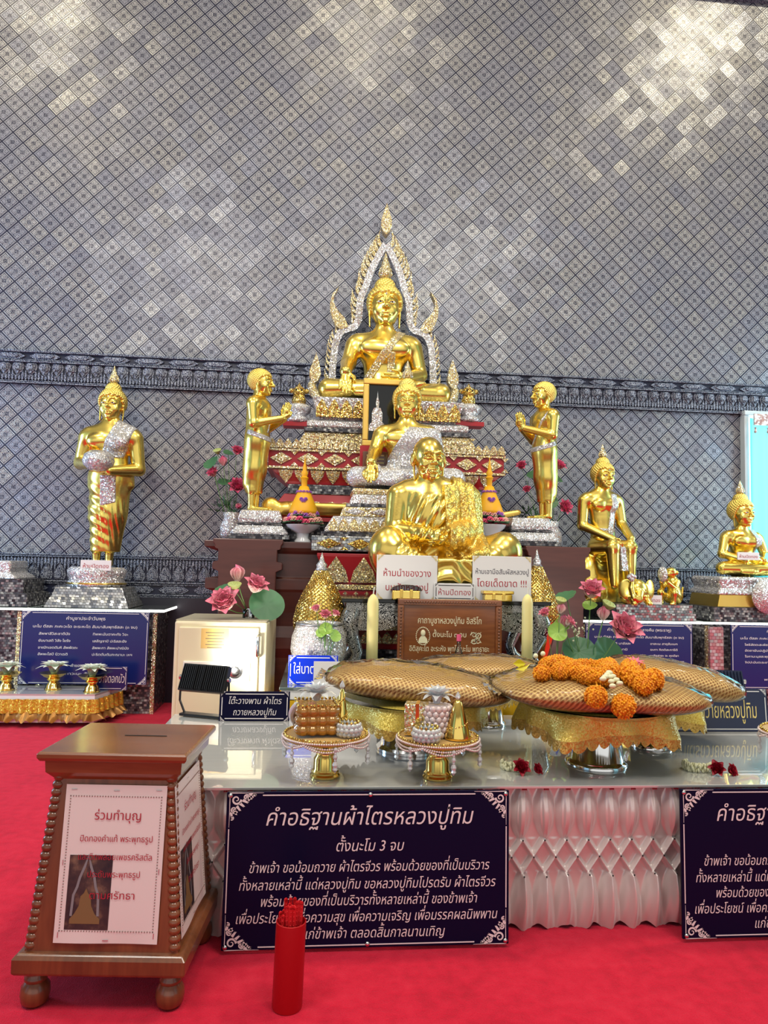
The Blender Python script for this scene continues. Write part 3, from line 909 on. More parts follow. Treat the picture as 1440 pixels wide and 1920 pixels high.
def hair_mesh(T, hs, top=True, N=230, r=0.062):
    """rows of snail-shell curls over the skull, framing the forehead; T maps head units to the figure"""
    mb = MB()
    cap = []
    g = PI * (3 - math.sqrt(5))
    for i in range(int(N * 1.9)):
        zz = 1 - 2 * (i + .5) / (N * 1.9); q = math.sqrt(1 - zz * zz); a = i * g
        x, y, z = .385 * q * math.cos(a), .07 + .445 * q * math.sin(a), .62 + .40 * zz
        t = max(0.0, min(1.0, (y + .40) / .42))          # 0 at the forehead, 1 at the ear
        line = .795 - .03 * (1 - abs(x) / .385) - .42 * t ** 2.2 if y < .02 else .36 - .35 * min(1, (y - .02) / .3)
        if z < line: continue
        cap.append((x, y, z))
    if top:
        for i in range(90):
            zz = 1 - 1.25 * (i + .5) / 90; q = math.sqrt(max(0, 1 - zz * zz)); a = i * g
            cap.append((.205 * q * math.cos(a), .07 + .215 * q * math.sin(a), 1.0 + .19 * zz))
    for x, y, z in cap: mb.ball(T(x, y, z), r * hs, 6, 4)
    # the scalp under the curls
    def sc(u, v):
        a = 2 * PI * u; b = PI / 2 * v
        return T(.365 * math.cos(b) * math.cos(a), .07 + .425 * math.cos(b) * math.sin(a), .70 + .30 * math.sin(b)) 
    mb.grid(sc, 24, 8, True)
    if top: mb.ball(T(0, .07, 1.0), .19 * hs, 12, 8)
    return mb.mesh('hair', True)
def flame_finial(T, hs, h=0.75, z0=1.17):
    """the flame on top of the head: a bulb ringed with upright tongues drawn out into a needle"""
    mb = MB()
    c = T(0, .07, z0)
    mb.lathe([(.10 * hs, 0), (.115 * hs, .03 * hs), (.085 * hs, .07 * hs)], 14, c)
    mb.lathe([(.085 * hs, .05 * hs), (.135 * hs, h * .16 * hs), (.125 * hs, h * .34 * hs), (.080 * hs, h * .6 * hs), (.034 * hs, h * .85 * hs), (0.001, h * hs)], 14, c, ripple=lambda a, z: 1 + .16 * math.cos(5 * a + z / hs * 6))
    for k in range(6):
        a = k * PI / 3
        p = [(c[0] + math.cos(a) * rr * hs, c[1] + math.sin(a) * rr * hs, c[2] + zz * h * hs) for rr, zz in ((.10, .10), (.15, .22), (.125, .40), (.075, .55))]
        mb.tube(p, [.022 * hs, .03 * hs, .02 * hs, .003 * hs], 6)
    return mb.mesh('finial', True)
def eyes_mesh(T, hs):
    out = []
    for q in (-1, 1):
        ms = []
        for x0, r, y in ((.148, (.062, .012, .024), -.386), (.142, (.024, .012, .022), -.393)):
            mb = MB(); p = T(q * x0, y, .497); mb.ball(p, hs, 10, 6, k=r); ms.append(mb.mesh('eye', True))
        out.append(ms)
    return out
def add_head_parts(root, T, hs, finial=None, top=True, urna=True, hair='gold_hair', eyes=True, N=230):
    link('hair', hair_mesh(T, hs, top, N), M[hair], root)
    if finial: o = link('finial', flame_finial(T, hs, finial[0]), M[finial[1]], root); o['label'] = 'jewelled flame finial'
    if eyes:
        for w, b in eyes_mesh(T, hs): e = link('eye_inlay', w, M['porcelain'], root); link('pupil', b, M['black_gloss'], e)
    if urna: MB().ball(T(0, -.375, .70), .020 * hs, 8, 6, k=(1, .5, 1.5)).build('forehead_jewel', M['crystal'], root, True)

def seated_body(pose, vox=0.0062, hs=0.29, folds=0.0):
    """cross-legged figure, lap width 1, base at z 0, facing -y"""
    s = Sculpt([-.56, -.42, -.03], [.56, .34, .70], vox)
    s.limb((0, .10, .10), (0, .10, .26), .175, .135, .03, flat=((0, 1, 0), .8))
    s.limb((0, .10, .26), (0, .085, .42), .135, .185, .04, flat=((0, 1, 0), .72))
    s.ell((0, .06, .435), (.205, .115, .10), .05)
    s.limb((-.18, .10, .500), (.18, .10, .500), .072, .075, .05, flat=((0, 1, 0), .95))
    for q in (-1, 1):
        s.ell((q * .10, -.035, .44), (.09, .035, .06), .04)
        s.ell((q * .218, .10, .488), (.070, .08, .072), .04)
        s.limb((q * .10, .10, .53), (q * .20, .10, .525), .05, .035, .05)
    s.limb((0, .10, .50), (0, .085, .63), .085, .070, .05)
    # legs
    for q in (-1, 1): s.limb((q * .13, .08, .095), (q * .415, -.10, .085), .105, .080, .03)
    s.limb((.415, -.11, .072), (-.06, -.235, .050), .072, .045, .02)
    s.limb((-.415, -.11, .085), (.10, -.26, .085), .078, .045, .015)
    s.limb((.10, -.26, .085), (.24, -.235, .115), .040, .034, .02, flat=((0, 0, 1), .8))
    s.limb((-.10, -.25, .042), (-.22, -.225, .045), .034, .028, .02)
    s.ell((0, .02, .07), (.33, .22, .07), .05)
    for i in range(5): s.limb((.235, -.262 + .014 * i, .118), (.275 - .006 * i, -.262 + .014 * i, .122), .012, .009, .006)
    # arms
    if pose == 'earth':
        s.path([(-.232, .09, .475), (-.272, .03, .325), (-.300, -.180, .205)], [.066, .056, .042], .02)
        hand(s, (-.300, -.180, .205), (-.02, -.38, -.82), (1, 0, -.0), .195, .006, -.06)
        s.path([(.232, .09, .475), (.282, .08, .27), (.13, -.14, .185)], [.068, .056, .042], .02)
        hand(s, (.13, -.14, .185), (-1, -.12, -.06), (0, -.35, .9), .165, .006, .05)
    elif pose == 'meditate':
        for q in (-1, 1):
            s.path([(q * .240, .09, .475), (q * .305, .06, .27), (q * .13, -.16, .185)], [.068, .056, .040], .02)
        hand(s, (.13, -.16, .180), (-1, -.12, -.05), (0, -.5, .8), .165, .006, .05)
        hand(s, (-.13, -.17, .200), (1, -.12, -.05), (0, -.5, .8), .165, .006, -.05)
    return s

def seated_buddha(root, pose, hs, finial, mat='gold', band=None, robe=None, yaw=0.0, eyes=True):
    s = seated_body(pose)
    x, y, z = s.xyz()
    if robe != 'crystal' and band != 'none':      # the thin edge of the robe, running from the left shoulder under the right arm
        pass
    hd, T = head_sculpt((0, .085, .632), hs, yaw=yaw)
    body = link('body', s.mesh([hd]), M[mat], root)
    g = Sculpt.__new__(Sculpt); g.lo, g.vox, g.n, g.ax = s.lo, s.vox, s.n, s.ax
    # a torso without arms to lay sashes on
    t = Sculpt([-.56, -.42, -.03], [.56, .34, .70], s.vox)
    t.limb((0, .10, .10), (0, .10, .26), .175, .135, .03, flat=((0, 1, 0), .8)); t.limb((0, .10, .26), (0, .085, .42), .135, .185, .04, flat=((0, 1, 0), .72))
    t.ell((0, .06, .435), (.205, .115, .10), .05); t.limb((-.20, .10, .500), (.20, .10, .500), .075, .075, .05, flat=((0, 1, 0), .95))
    for q in (-1, 1): t.ell((q * .10, -.035, .44), (.09, .035, .06), .04); t.limb((q * .10, .10, .53), (q * .20, .10, .525), .05, .035, .05)
    if band == 'diagonal':
        # diagonal sash over the left shoulder plus the end hanging down the chest
        n = np.array([.83, 0, -.56]); dgl = np.abs((x - .005) * n[0] + (z - .405) * n[2]) - .030
        f = np.maximum(np.maximum(dgl, y - .12), np.maximum(-(z - .2), x - .17))
        hang = np.maximum(np.maximum(np.abs(x - .045 - (0.42 - z) * .03) - .030, y - .02), np.maximum(z - .40, .235 - z))
        link('sash', t.shell(.010, np.minimum(f, hang)).mesh(), M['crystal_gold'], root)['label'] = 'jewelled sash'
    if band == 'strip':
        f = np.maximum(np.maximum(np.abs(x - .125 + (z - .5) * .12) - .045, y - .13), np.maximum(.21 - z, -1))
        link('sash', t.shell(.012, f).mesh(), M['crystal'], root)['label'] = 'silver jewelled sash'
    if robe == 'crystal':
        # jewelled robe: covers all but the right shoulder and arm, and the legs
        arm = Sculpt([-.56, -.42, -.03], [.56, .34, .70], s.vox)
        arm.path([(-.232, .09, .475), (-.272, .03, .325), (-.300, -.180, .205), (-.31, -.26, .10), (-.315, -.31, .02)], [.085, .075, .06, .075, .07], .02)
        up = -( (x + .035) * .80 - (z - .46) * .55 )     # the robe edge over the breast
        rb = np.maximum(np.maximum(up, -arm.d), z - .545)
        lap = np.maximum(np.maximum(z - .20, -arm.d), .006 - z)
        link('robe', s.shell(.011, np.minimum(rb, lap)).mesh(), M['crystal'], root)['label'] = 'robe covered in silver stones'
    add_head_parts(root, T, hs, finial, eyes=eyes)
    return body

def standing_buddha(root):
    """standing figure with alms bowl, height to crown 1, facing -y"""
    s = Sculpt([-.22, -.17, -.01], [.24, .15, .84], .0052)
    # robe column with legs
    s.limb((0, .03, .49), (.0, .03, .30), .105, .092, .03, flat=((0, 1, 0), .70)); s.limb((0, .03, .30), (-.01, .03, .085), .092, .070, .03, flat=((0, 1, 0), .66))
    s.limb((.07, .045, .47), (.045, .045, .10), .050, .028, .03, flat=((0, 1, 0), .5))
    s.limb((.10, .05, .50), (.125, .04, .455), .03, .012, .03)
    s.box((0, .03, .040), (.2, .2, .042), .001, .0, 'cut')
    for q in (-1, 1):
        s.limb((-.012 + q * .036, .035, .11), (-.012 + q * .034, .035, .02), .026, .020, .01)
        s.limb((-.012 + q * .034, .035, .016), (-.012 + q * .042, -.055, .011), .020, .016, .01, flat=((0, 0, 1), .7))
    s.limb((0, .035, .49), (0, .035, .60), .105, .088, .03, flat=((0, 1, 0), .72)); s.limb((0, .035, .60), (0, .03, .70), .088, .118, .03, flat=((0, 1, 0), .62))
    s.limb((-.105, .035, .735), (.105, .035, .735), .047, .047, .03)
    for q in (-1, 1): s.ell((q * .055, -.035, .69), (.055, .025, .035), .03)
    s.limb((0, .04, .74), (0, .03, .83), .050, .042, .03)
    for q in (-1, 1): s.ell((q * .128, .035, .722), (.043, .045, .05), .02)
    s.path([(-.135, .035, .715), (-.162, .04, .575)], [.042, .036], .015); s.path([(-.162, .04, .575), (-.075, -.085, .555)], [.036, .026], .01)
    s.path([(.138, .035, .715), (.160, .04, .545)], [.042, .036], .015); s.path([(.160, .04, .545), (.045, -.10, .520)], [.036, .026], .01)
    hand(s, (-.075, -.085, .555), (1, -.35, .05), (0, -.25, 1), .085, .004, .25)
    hand(s, (.055, -.098, .518), (-1, -.20, .0), (0, -1, .1), .10, .004, -.1)
    x, y, z = s.xyz()
    fold = .0028 * np.sin((x * .55 + z) * 110.0) * np.clip((.50 - z) / .1, 0, 1) * np.clip((z - .09) / .05, 0, 1) * np.clip((.03 - x) / .06 + .4, 0, 1)
    vert = .0020 * np.sin(x * 230 + z * 25) * np.clip((.40 - z) / .1, 0, 1) * np.clip((x + .04) / .03, 0, 1) * np.clip((z - .09) / .05, 0, 1)
    s.d = (s.d + (fold + vert) * (y < .02)).astype(np.float32)
    hs = .178
    hd, T = head_sculpt((0, .025, .815), hs, neck=.34)
    link('body', s.mesh([hd]), M['gold'], root)
    t = Sculpt(s.lo, [.24, .15, .84], s.vox)
    t.limb((0, .035, .49), (0, .035, .60), .105, .088, .03, flat=((0, 1, 0), .72)); t.limb((0, .035, .60), (0, .03, .70), .088, .118, .03, flat=((0, 1, 0), .62)); t.limb((-.105, .035, .735), (.105, .035, .735), .047, .047, .03)
    for q in (-1, 1): t.ell((q * .055, -.035, .69), (.055, .025, .035), .03)
    t.limb((0, .03, .49), (.0, .03, .30), .105, .092, .03, flat=((0, 1, 0), .70))
    x, y, z = t.xyz()
    a = np.maximum(np.maximum(np.abs(x - .062 - (z - .70) * .35) - .058, y - .04), .60 - z)
    b = np.maximum(np.maximum(np.abs(x - .022) - .040, y - .02), np.maximum(.335 - z + x * .3, z - .50))
    link('sash', t.shell(.008, np.minimum(a, b)).mesh(), M['crystal'], root)['label'] = 'silver jewelled sash'
    bw = MB().lathe([(.001, -.055), (.045, -.050), (.076, -.022), (.083, .005), (.074, .035), (.050, .055), (.048, .050), (.001, .048)], 32, (-.005, -.125, .565))
    bw.build('alms_bowl', M['crystal'], root, True)['label'] = 'alms bowl covered in silver stones'
    add_head_parts(root, T, hs, (.62, 'crystal_gold'), eyes=True)

def disciple(root):
    """standing disciple with joined palms, height to crown 1, facing -y"""
    s = Sculpt([-.18, -.22, -.01], [.18, .17, .86], .0050)
    s.limb((0, .03, .50), (0, .04, .30), .095, .085, .03, flat=((0, 1, 0), .85)); s.limb((0, .04, .30), (0, .045, .15), .085, .068, .03, flat=((0, 1, 0), .82))
    s.limb((0, .085, .70), (0, .10, .20), .060, .050, .04, flat=((0, 1, 0), .55))
    s.box((0, .03, .065), (.2, .2, .058), .001, 0, 'cut')
    for q in (-1, 1):
        s.limb((q * .036, .05, .16), (q * .034, .05, .02), .032, .024, .01)
        s.limb((q * .034, .055, .016), (q * .040, -.065, .010), .023, .017, .01, flat=((0, 0, 1), .7))
    s.limb((0, .03, .50), (0, .025, .60), .095, .080, .03, flat=((0, 1, 0), .8)); s.limb((0, .025, .60), (0, .02, .71), .080, .105, .03, flat=((0, 1, 0), .72))
    s.limb((-.085, .035, .755), (.085, .035, .755), .046, .046, .03); s.limb((0, .045, .76), (0, .03, .86), .046, .042, .03)
    for q in (-1, 1):
        s.ell((q * .112, .035, .745), (.042, .048, .05), .02)
        s.path([(q * .120, .035, .735), (q * .128, .02, .60), (q * .018, -.150, .655)], [.040, .033, .023], .012)
        hand(s, (q * .016, -.150, .655), (-q * .03, -.28, 1), (0, -.8, -.1), .118, .003, .03 * q, .05)
    x, y, z = s.xyz()
    hs = .185
    hd, T = head_sculpt((0, .02, .822), hs, neck=.34)
    link('body', s.mesh([hd]), M['gold'], root)
    f = np.maximum(np.abs((z - .525) - y * .35) - .018, -1)
    f2 = np.maximum(np.abs((x - .03) * .8 - (z - .64) * .5) - .006, np.maximum(y - .05, .55 - z))
    f2 = np.maximum(f2, z - .775)
    g = Sculpt(s.lo, [.18, .17, .86], s.vox)
    g.limb((0, .03, .50), (0, .025, .60), .095, .080, .03, flat=((0, 1, 0), .8)); g.limb((0, .025, .60), (0, .02, .71), .080, .105, .03, flat=((0, 1, 0), .72)); g.limb((0, .03, .50), (0, .04, .30), .095, .085, .03, flat=((0, 1, 0), .85)); g.limb((-.085, .035, .755), (.085, .035, .755), .046, .046, .03)
    link('belt', g.shell(.006, np.minimum(np.maximum(f, np.abs(x) * 0 + y - .10), f2)).mesh(), M['crystal'], root)['label'] = 'belt and robe edge of silver stones'
    add_head_parts(root, T, hs, None, top=False, N=280, eyes=True, urna=False)
    # curls reaching the nape
    return T

def monk_body(root):
    """old monk sitting cross-legged, lap width 1, facing -y"""
    s = Sculpt([-.56, -.40, -.03], [.56, .34, .80], .0058)
    cx = -.075
    s.limb((cx, .10, .10), (cx, .10, .32), .215, .185, .03, flat=((0, 1, 0), .82)); s.limb((cx, .10, .32), (cx, .085, .50), .185, .205, .04, flat=((0, 1, 0), .74))
    s.limb((cx - .17, .09, .585), (cx + .17, .09, .585), .080, .080, .06)
    s.ell((cx, .02, .42), (.18, .11, .13), .05)
    s.limb((cx - .01, .08, .58), (cx - .030, .04, .70), .085, .072, .05)
    # raised thighs and crossing shins under the robe
    for q in (-1, 1):
        s.limb((q * .16 + cx * .5, .06, .14), (q * .385, -.10, .225), .135, .115, .04)
        s.limb((q * .395, -.10, .21), (q * .06, -.28, .075), .115, .058, .03)
    s.ell((-.385, -.10, .20), (.115, .115, .165), .03); s.ell((.39, -.08, .185), (.11, .11, .15), .03)
    s.ell((0, -.12, .07), (.36, .22, .07), .05)
    s.limb((-.16, -.31, .045), (.16, -.30, .050), .050, .050, .02, flat=((0, 0, 1), .8))
    # hanging cloth panel in front, between the knees
    s.box((.02, -.325, .085), (.125, .022, .085), .02, .02)
    # arms
    s.path([(cx - .225, .08, .555), (cx - .255, .03, .33), (cx - .01, -.20, .30)], [.085, .072, .050], .02)
    s.path([(cx + .235, .08, .555), (cx + .275, .03, .34), (cx + .08, -.19, .29)], [.085, .075, .055], .02)
    hand(s, (cx - .02, -.205, .300), (1, -.10, -.15), (0, -.30, .95), .165, .006, .10)
    hand(s, (cx + .10, -.20, .265), (-1, -.18, -.05), (0, -.75, .6), .165, .006, .05)
    x, y, z = s.xyz()
    tor = np.clip((z - .24) / .06, 0, 1) * np.clip((.58 - z) / .05, 0, 1) * (y < .12)
    w = np.sin((x * .9 - z * .75) * 78 + 5 * np.sin(x * 9 + z * 5)) + .5 * np.sin((x - z * .5) * 150)
    leg = np.clip((.30 - z) / .06, 0, 1) * (y < .05)
    w2 = np.sin((np.abs(x) * .8 + z * 1.0) * 62 + 3 * np.sin(x * 14)) * np.clip((.40 - np.abs(x)) / .1, 0, 1)
    s.d = (s.d + .0055 * w * tor * np.clip((cx + .2 - np.abs(x - cx) + .06) / .05, 0, 1) + .0048 * w2 * leg).astype(np.float32)
    hs = .285
    hd, T = head_sculpt((cx - .030, .03, .655), hs, yaw=R(9), old=True, neck=.30)
    link('body', s.mesh([hd]), M['gold_monk'], root)
    # folded outer robe over the left shoulder, hanging to the lap
    g = Sculpt(s.lo, [.56, .34, .80], s.vox); g.d = s.d.copy()
    f = np.maximum(np.maximum(np.abs(x - .130 + (z - .45) * .02) - .135, z - .70), .17 - z)
    f = np.maximum(f, y - .16); f = np.maximum(f, -(y + .27))
    f = np.maximum(f, np.where(z > .64, (.065 - x), -1))
    sh = g.shell(.022, f); sh.smooth(2)
    sh.d = (sh.d + .004 * np.sin(x * 95 + z * 8)).astype(np.float32)
    link('shawl', sh.mesh(), M['gold_shawl'], root)['label'] = 'glittering gold shawl folded over the left shoulder'
    return T
# ------------------------------------------------------------------ the wooden altar and the throne
AX = P(722, 800, 6.0).x          # centre line of the shrine
ay0 = 5.30
def pxs(y_list, Y): return [P(722, y, Y).z for y in y_list]
al = thing('wooden_altar', 'dark reddish brown stepped wooden altar carrying the main throne and two disciples', 'altar', (AX, 6.0, 0))
aw = (P(1108, 1040, ay0).x - P(381, 1020, ay0).x) / 2; acx = (P(1108, 1040, ay0).x + P(381, 1020, ay0).x) / 2 - AX
zt = P(722, 1020, ay0).z
at_ = zt
mb = MB()
prof = [(1.0, 0.0), (1.0, -.045), (.955, -.07), (.90, -.09), (.90, -.26), (.99, -.275), (.99, -.35), (.95, -.37), (.86, -.52), (.84, -.62), (.96, -.70), (.98, -.78), (.86, -.85), (.86, -1.2), (.97, -1.27), (.97, -zt + .03), (.99, -zt)]
mb.sqlathe([(aw * k, .55 * (.6 + .4 * k), z) for k, z in reversed(prof)], (acx, -.10, zt))
mb.build('body', M['altar_wood'], al, bevel=.006)
for q, nm in ((-1, 'side_block'), (1, 'side_block')):
    mb = MB(); w = .245
    mb.sqlathe([(w * k, .27, z) for k, z in reversed([(1.02, .012), (1.02, -.015), (.97, -.035), (.95, -.06), (.86, -.065), (.86, -.15), (.98, -.155), (1.02, -.165), (1.02, -.205), (.92, -.215), (.84, -.225), (.84, -.36), (.92, -.40), (.92, -.43), (.80, -.45), (.80, -.80), (.90, -.86), (.90, -.95), (.84, -.97), (.84, -1.2), (.98, -1.26), (.98, -zt)])], (acx + q * (aw - w) * .985 + (.06 if q < 0 else -.0), -.46, zt))
    mb.build(nm, M['altar_wood'], al, bevel=.006)

def tier(root, name, m, cx, y, z0, z1, hx, hy, prof=None, bevel=0.004):
    """one step of a throne: profile = list of (k, t) with k the share of the half width, t from 0 (top) to 1"""
    mb = MB(); prof = prof or [(1, 0), (1, 1)]
    mb.sqlathe([(hx * k, hy * k, z1 + (z0 - z1) * t) for k, t in reversed(prof)], (cx, y, 0))
    return mb.build(name, m, root, bevel=bevel)
def petals_row(mb, x0, x1, y, z0, z1, n, d=.03, point=True):
    w = (x1 - x0) / n
    for i in range(n):
        cx = x0 + (i + .5) * w; a = w * .47; h = z1 - z0
        for k, dd in ((1.0, d), (.6, d * 1.5)):
            o = [(-a * k, z0), (a * k, z0), (a * k, z0 + h * .45 * k), (a * .5 * k, z0 + h * .78 * k), (0, z0 + h * k), (-a * .5 * k, z0 + h * .78 * k), (-a * k, z0 + h * .45 * k)]
            mb.prism([(cx + p, q) for p, q in o], y - dd, y + .005)
def diamonds_row(mb, x0, x1, y, z0, z1, n, d=.02, flower=True):
    w = (x1 - x0) / n; zc = (z0 + z1) / 2; hh = (z1 - z0) / 2
    for i in range(n):
        cx = x0 + (i + .5) * w
        for k, dd in ((.80, d), (.5, d * 1.6)):
            a = w * .5 * k; b = hh * k
            mb.prism([(cx - a, zc), (cx, zc - b), (cx + a, zc), (cx, zc + b)], y - dd, y + .004)
        for q in (-1, 1):
            mb.prism([(cx + w * .5 - w * .14, zc + q * hh * .95), (cx + w * .5, zc + q * hh * .45), (cx + w * .5 + w * .14, zc + q * hh * .95)], y - d, y + .004)

th = thing('throne', 'tall tiered throne of silver stones, gold diamonds and red panels under the largest golden Buddha', 'throne', (AX, 6.0, 0))
YT = 5.68
def zy(y, Y=YT): return P(722, y, Y).z
def hw(x0, x1, Y=YT): return (x1 - x0) / 2 * S(Y)
dy0 = 0.02
# from the top: lotus tier, stone cushion, dark mirror strip, gold diamond tier, merlons, panel, cyma, neck, legs
tl = tier(th, 'lotus_tier', M['crystal_big'], 0, dy0, zy(789), zy(748), hw(578, 868), .33, [(1, 0), (1, .12), (.97, .45), (.90, 1)])
mb = MB(); petals_row(mb, -hw(584, 862), hw(584, 862), dy0 - .325, zy(786), zy(752), 12, .012); mb.build('gold_bands', M['gem_gold'], tl)
tier(th, 'stone_cushion', M['crystal'], 0, dy0, zy(806), zy(789), hw(572, 882), .335, [(.9, 0), (1, .3), (1, .8), (.96, 1)])
tier(th, 'mirror_strip', M['mosaic_dark'], 0, dy0, zy(814), zy(806), hw(566, 886), .336)
td = tier(th, 'diamond_tier', M['crystal_gold'], 0, dy0, zy(836), zy(814), hw(556, 892), .338, [(.94, 0), (1, .8), (1.01, 1)])
mb = MB(); diamonds_row(mb, -hw(562, 888), hw(562, 888), dy0 - .330, zy(835), zy(816), 7, .014); mb.build('diamond_relief', M['gems_flame'], td)
pn = tier(th, 'panel', M['red_lacquer'], 0, dy0, zy(884), zy(846), hw(498, 954), .345, [(1, 0), (1, .08), (.985, .1), (.985, .9), (1, .92), (1, 1)])
mb = MB(); x0 = hw(500, 952); petals_row(mb, -x0, x0, dy0 - .342, zy(847), zy(829), 30, .02); mb.build('merlon_row', M['gems_flame'], th)
mb = MB(); diamonds_row(mb, -x0, x0, dy0 - .340, zy(880), zy(852), 9, .016)
for z in (zy(850), zy(883)): mb.box((0, dy0 - .345, z), (2 * x0, .03, .018))
mb.build('panel_relief', M['gems_flame'], pn)
cy_ = tier(th, 'leaf_moulding', M['red_lacquer'], 0, dy0, zy(912), zy(886), hw(508, 944), .34, [(1, 0), (.97, .25), (.88, .8), (.86, 1)])
mb = MB(); n = 14; x0 = hw(520, 932)
for i in range(n):
    cx = -x0 + (i + .5) * 2 * x0 / n; a = x0 / n * .92
    for k, d in ((1, 0), (.6, .012)):
        vs = []
        for px, t in ((-a * k, .04), (a * k, .04), (a * .8 * k, .45), (0, .96 * (k * .3 + .7)), (-a * .8 * k, .45)):
            zz_ = zy(886) + (zy(912) - zy(886)) * t; yy = dy0 - .34 * (1 - .13 * t) - .008 - d
            vs.append((cx + px, yy, zz_))
        mb.add(vs, [tuple(range(5))])
mb.build('leaf_relief', M['gems_flame'], cy_)
tier(th, 'mirror_neck', M['mosaic_dark'], 0, dy0, zy(930), zy(912), hw(540, 914), .30)
sc_ = tier(th, 'scroll_base', M['red_lacquer'], 0, dy0, zy(972), zy(930), hw(500, 950), .34, [(.86, 0), (.90, .3), (1, .9), (1.02, 1)])
mb = MB()
for q in (-1, 1):
    for i in range(6):
        cx = q * (.10 + .115 * i)
        pts = [(cx + .045 * math.cos(a) * (1 - a / 14), dy0 - .318, zy(952) + .032 * math.sin(a) * (1 - a / 14)) for a in [k * .5 for k in range(22)]]
        mb.tube(pts, .007, 5)
mb.build('scrolls', M['gems_flame'], sc_)
tier(th, 'plinth', M['mosaic_dark'], 0, dy0, zt + .001, zy(972), hw(495, 956), .345)

# the largest Buddha
bz = zy(748) + .016
bb = thing('buddha_statue', 'largest golden Buddha seated in front of the flame shaped arch', 'statue', (AX - .015, 6.02, bz), 0, None, 259 * S(5.86))
seated_buddha(bb, 'earth', .325, (.72, 'gems_flame'), 'gold', 'diagonal')

# the flame arch behind it
YM = 6.36
mo = thing('flame_arch', 'tall flame shaped arch of white and gold stones behind the largest Buddha', 'arch', (AX, YM, zy(748)))
q0 = P(719, 749, YM); mk = S(YM) / 4.175
def ml(dx, y): return (dx * mk, (1790 - y) * mk)
inner = [(398, 1700), (402, 1500), (395, 1350), (380, 1225), (345, 1142), (290, 1108), (236, 1088), (207, 1030), (200, 930), (190, 845), (160, 775), (140, 700), (112, 620), (72, 530), (34, 455), (0, 392)]
def smooth_pts(pts, n=6):
    out = []
    for i in range(len(pts) - 1):
        p0, p1, p2, p3 = pts[max(i - 1, 0)], pts[i], pts[i + 1], pts[min(i + 2, len(pts) - 1)]
        for k in range(n):
            t = k / n
            out.append(tuple(.5 * (2 * b + (c - a) * t + (2 * a - 5 * b + 4 * c - d) * t * t + (3 * b - a - 3 * c + d) * t ** 3) for a, b, c, d in zip(p0, p1, p2, p3)))
    out.append(pts[-1]); return out
path = [ml(*p) for p in smooth_pts(inner)]
band, edges = MB(), []
for q in (-1, 1):
    w = 27 * mk
    L_, R_ = [], []
    for i, p in enumerate(path):
        a = path[max(i - 1, 0)]; b = path[min(i + 1, len(path) - 1)]
        tx, tz = b[0] - a[0], b[1] - a[1]; l = math.hypot(tx, tz) + 1e-9; nx, nz = tz / l, -tx / l
        L_.append((p[0] - nx * w, p[1] - nz * w)); R_.append((p[0] + nx * w, p[1] + nz * w))
    pr = [(q * x, z) for x, z in L_ + R_[::-1]]
    pr = [(0.0 if (x * q < 0) else x, z) for x, z in pr]
    band.prism(pr, -.045, .03)
    # flame tongues along the outside
    acc = 0.0; last = path[0]
    for i in range(1, len(path) - 1):
        p = path[i]; acc += math.hypot(p[0] - last[0], p[1] - last[1]); last = p
        y = 1790 - p[1] / mk
        low = y > 1150
        stepd = (.036 if low else .046)
        if acc < stepd or 1070 < y < 1150: continue
        acc = 0
        a = path[i - 1]; b = path[i + 1]; tx, tz = b[0] - a[0], b[1] - a[1]; l = math.hypot(tx, tz); tx, tz = tx / l, tz / l; nx, nz = tz, -tx
        ln = .080 if low else .085 + .060 * max(0, min(1, (1080 - y) / 450))
        wd = ln * .19 + .008
        # leaf drawn as outline along a curve bending upwards
        o = []
        for t, hw_ in ((0, .9), (.25, 1.0), (.5, .78), (.75, .42), (1.0, .0)):
            px = p[0] + nx * (w * .7 + ln * (1.0 * t - .38 * t * t)) + tx * ln * (.10 * t + .85 * t * t)
            pz = p[1] + nz * (w * .7 + ln * (1.0 * t - .38 * t * t)) + tz * ln * (.10 * t + .85 * t * t)
            o.append((px, pz, hw_ * wd * .5))
        Ls, Rs = [], []
        for j, (px, pz, hh) in enumerate(o):
            c, d = o[max(j - 1, 0)], o[min(j + 1, 4)]; ux, uz = d[0] - c[0], d[1] - c[1]; ul = math.hypot(ux, uz) + 1e-9
            Ls.append((px + uz / ul * hh, pz - ux / ul * hh)); Rs.append((px - uz / ul * hh, pz + ux / ul * hh))
        fl1 = MB(); fl1.prism([(q * x, z) for x, z in Ls[:-1] + [o[-1][:2]] + Rs[:-1][::-1]], -.018 - .004 * (i % 3), .02); fl1.build('flame_tongue', M['gems_flame'], mo)
    horn = [(285, 1092), (318, 1022), (375, 962), (408, 900), (405, 850), (366, 770), (416, 828), (434, 900), (430, 982), (408, 1042), (388, 1090), (340, 1118)]
    edge = MB(); edge.prism([(q * ml(*p)[0], ml(*p)[1]) for p in horn], -.05, .03); edges.append(('curved_horn', edge))
top = [(0, 58), (22, 130), (42, 200), (43, 255), (24, 300), (0, 325), (-24, 300), (-43, 255), (-42, 200), (-22, 130)]
edge = MB(); edge.prism([ml(*p) for p in top], -.05, .03); edges.append(('top_flame', edge))
band.build('arch_band', M['crystal'], mo, bevel=.006)['label'] = 'white stone band of the arch'
for nm, e in edges: e.build(nm, M['gems_flame'], mo, bevel=.008)
for q in (-1, 1):
    nh = MB()
    o = [(530, 1340), (548, 1400), (575, 1470), (578, 1530), (545, 1580), (512, 1560), (490, 1500), (505, 1420)]
    nh.prism([(q * ml(*p)[0], ml(*p)[1] - .02) for p in o], -.22, -.14)
    pts = [(q * ml(*p)[0], -.18 + .0, ml(*p)[1] - .02) for p in ((400, 1700), (440, 1692), (500, 1680), (545, 1640), (558, 1590), (545, 1550))]
    nh.tube(pts, [.055, .055, .05, .045, .038, .03], 10)
    nh.build('naga_head', M['gems_flame'], mo, bevel=.006)

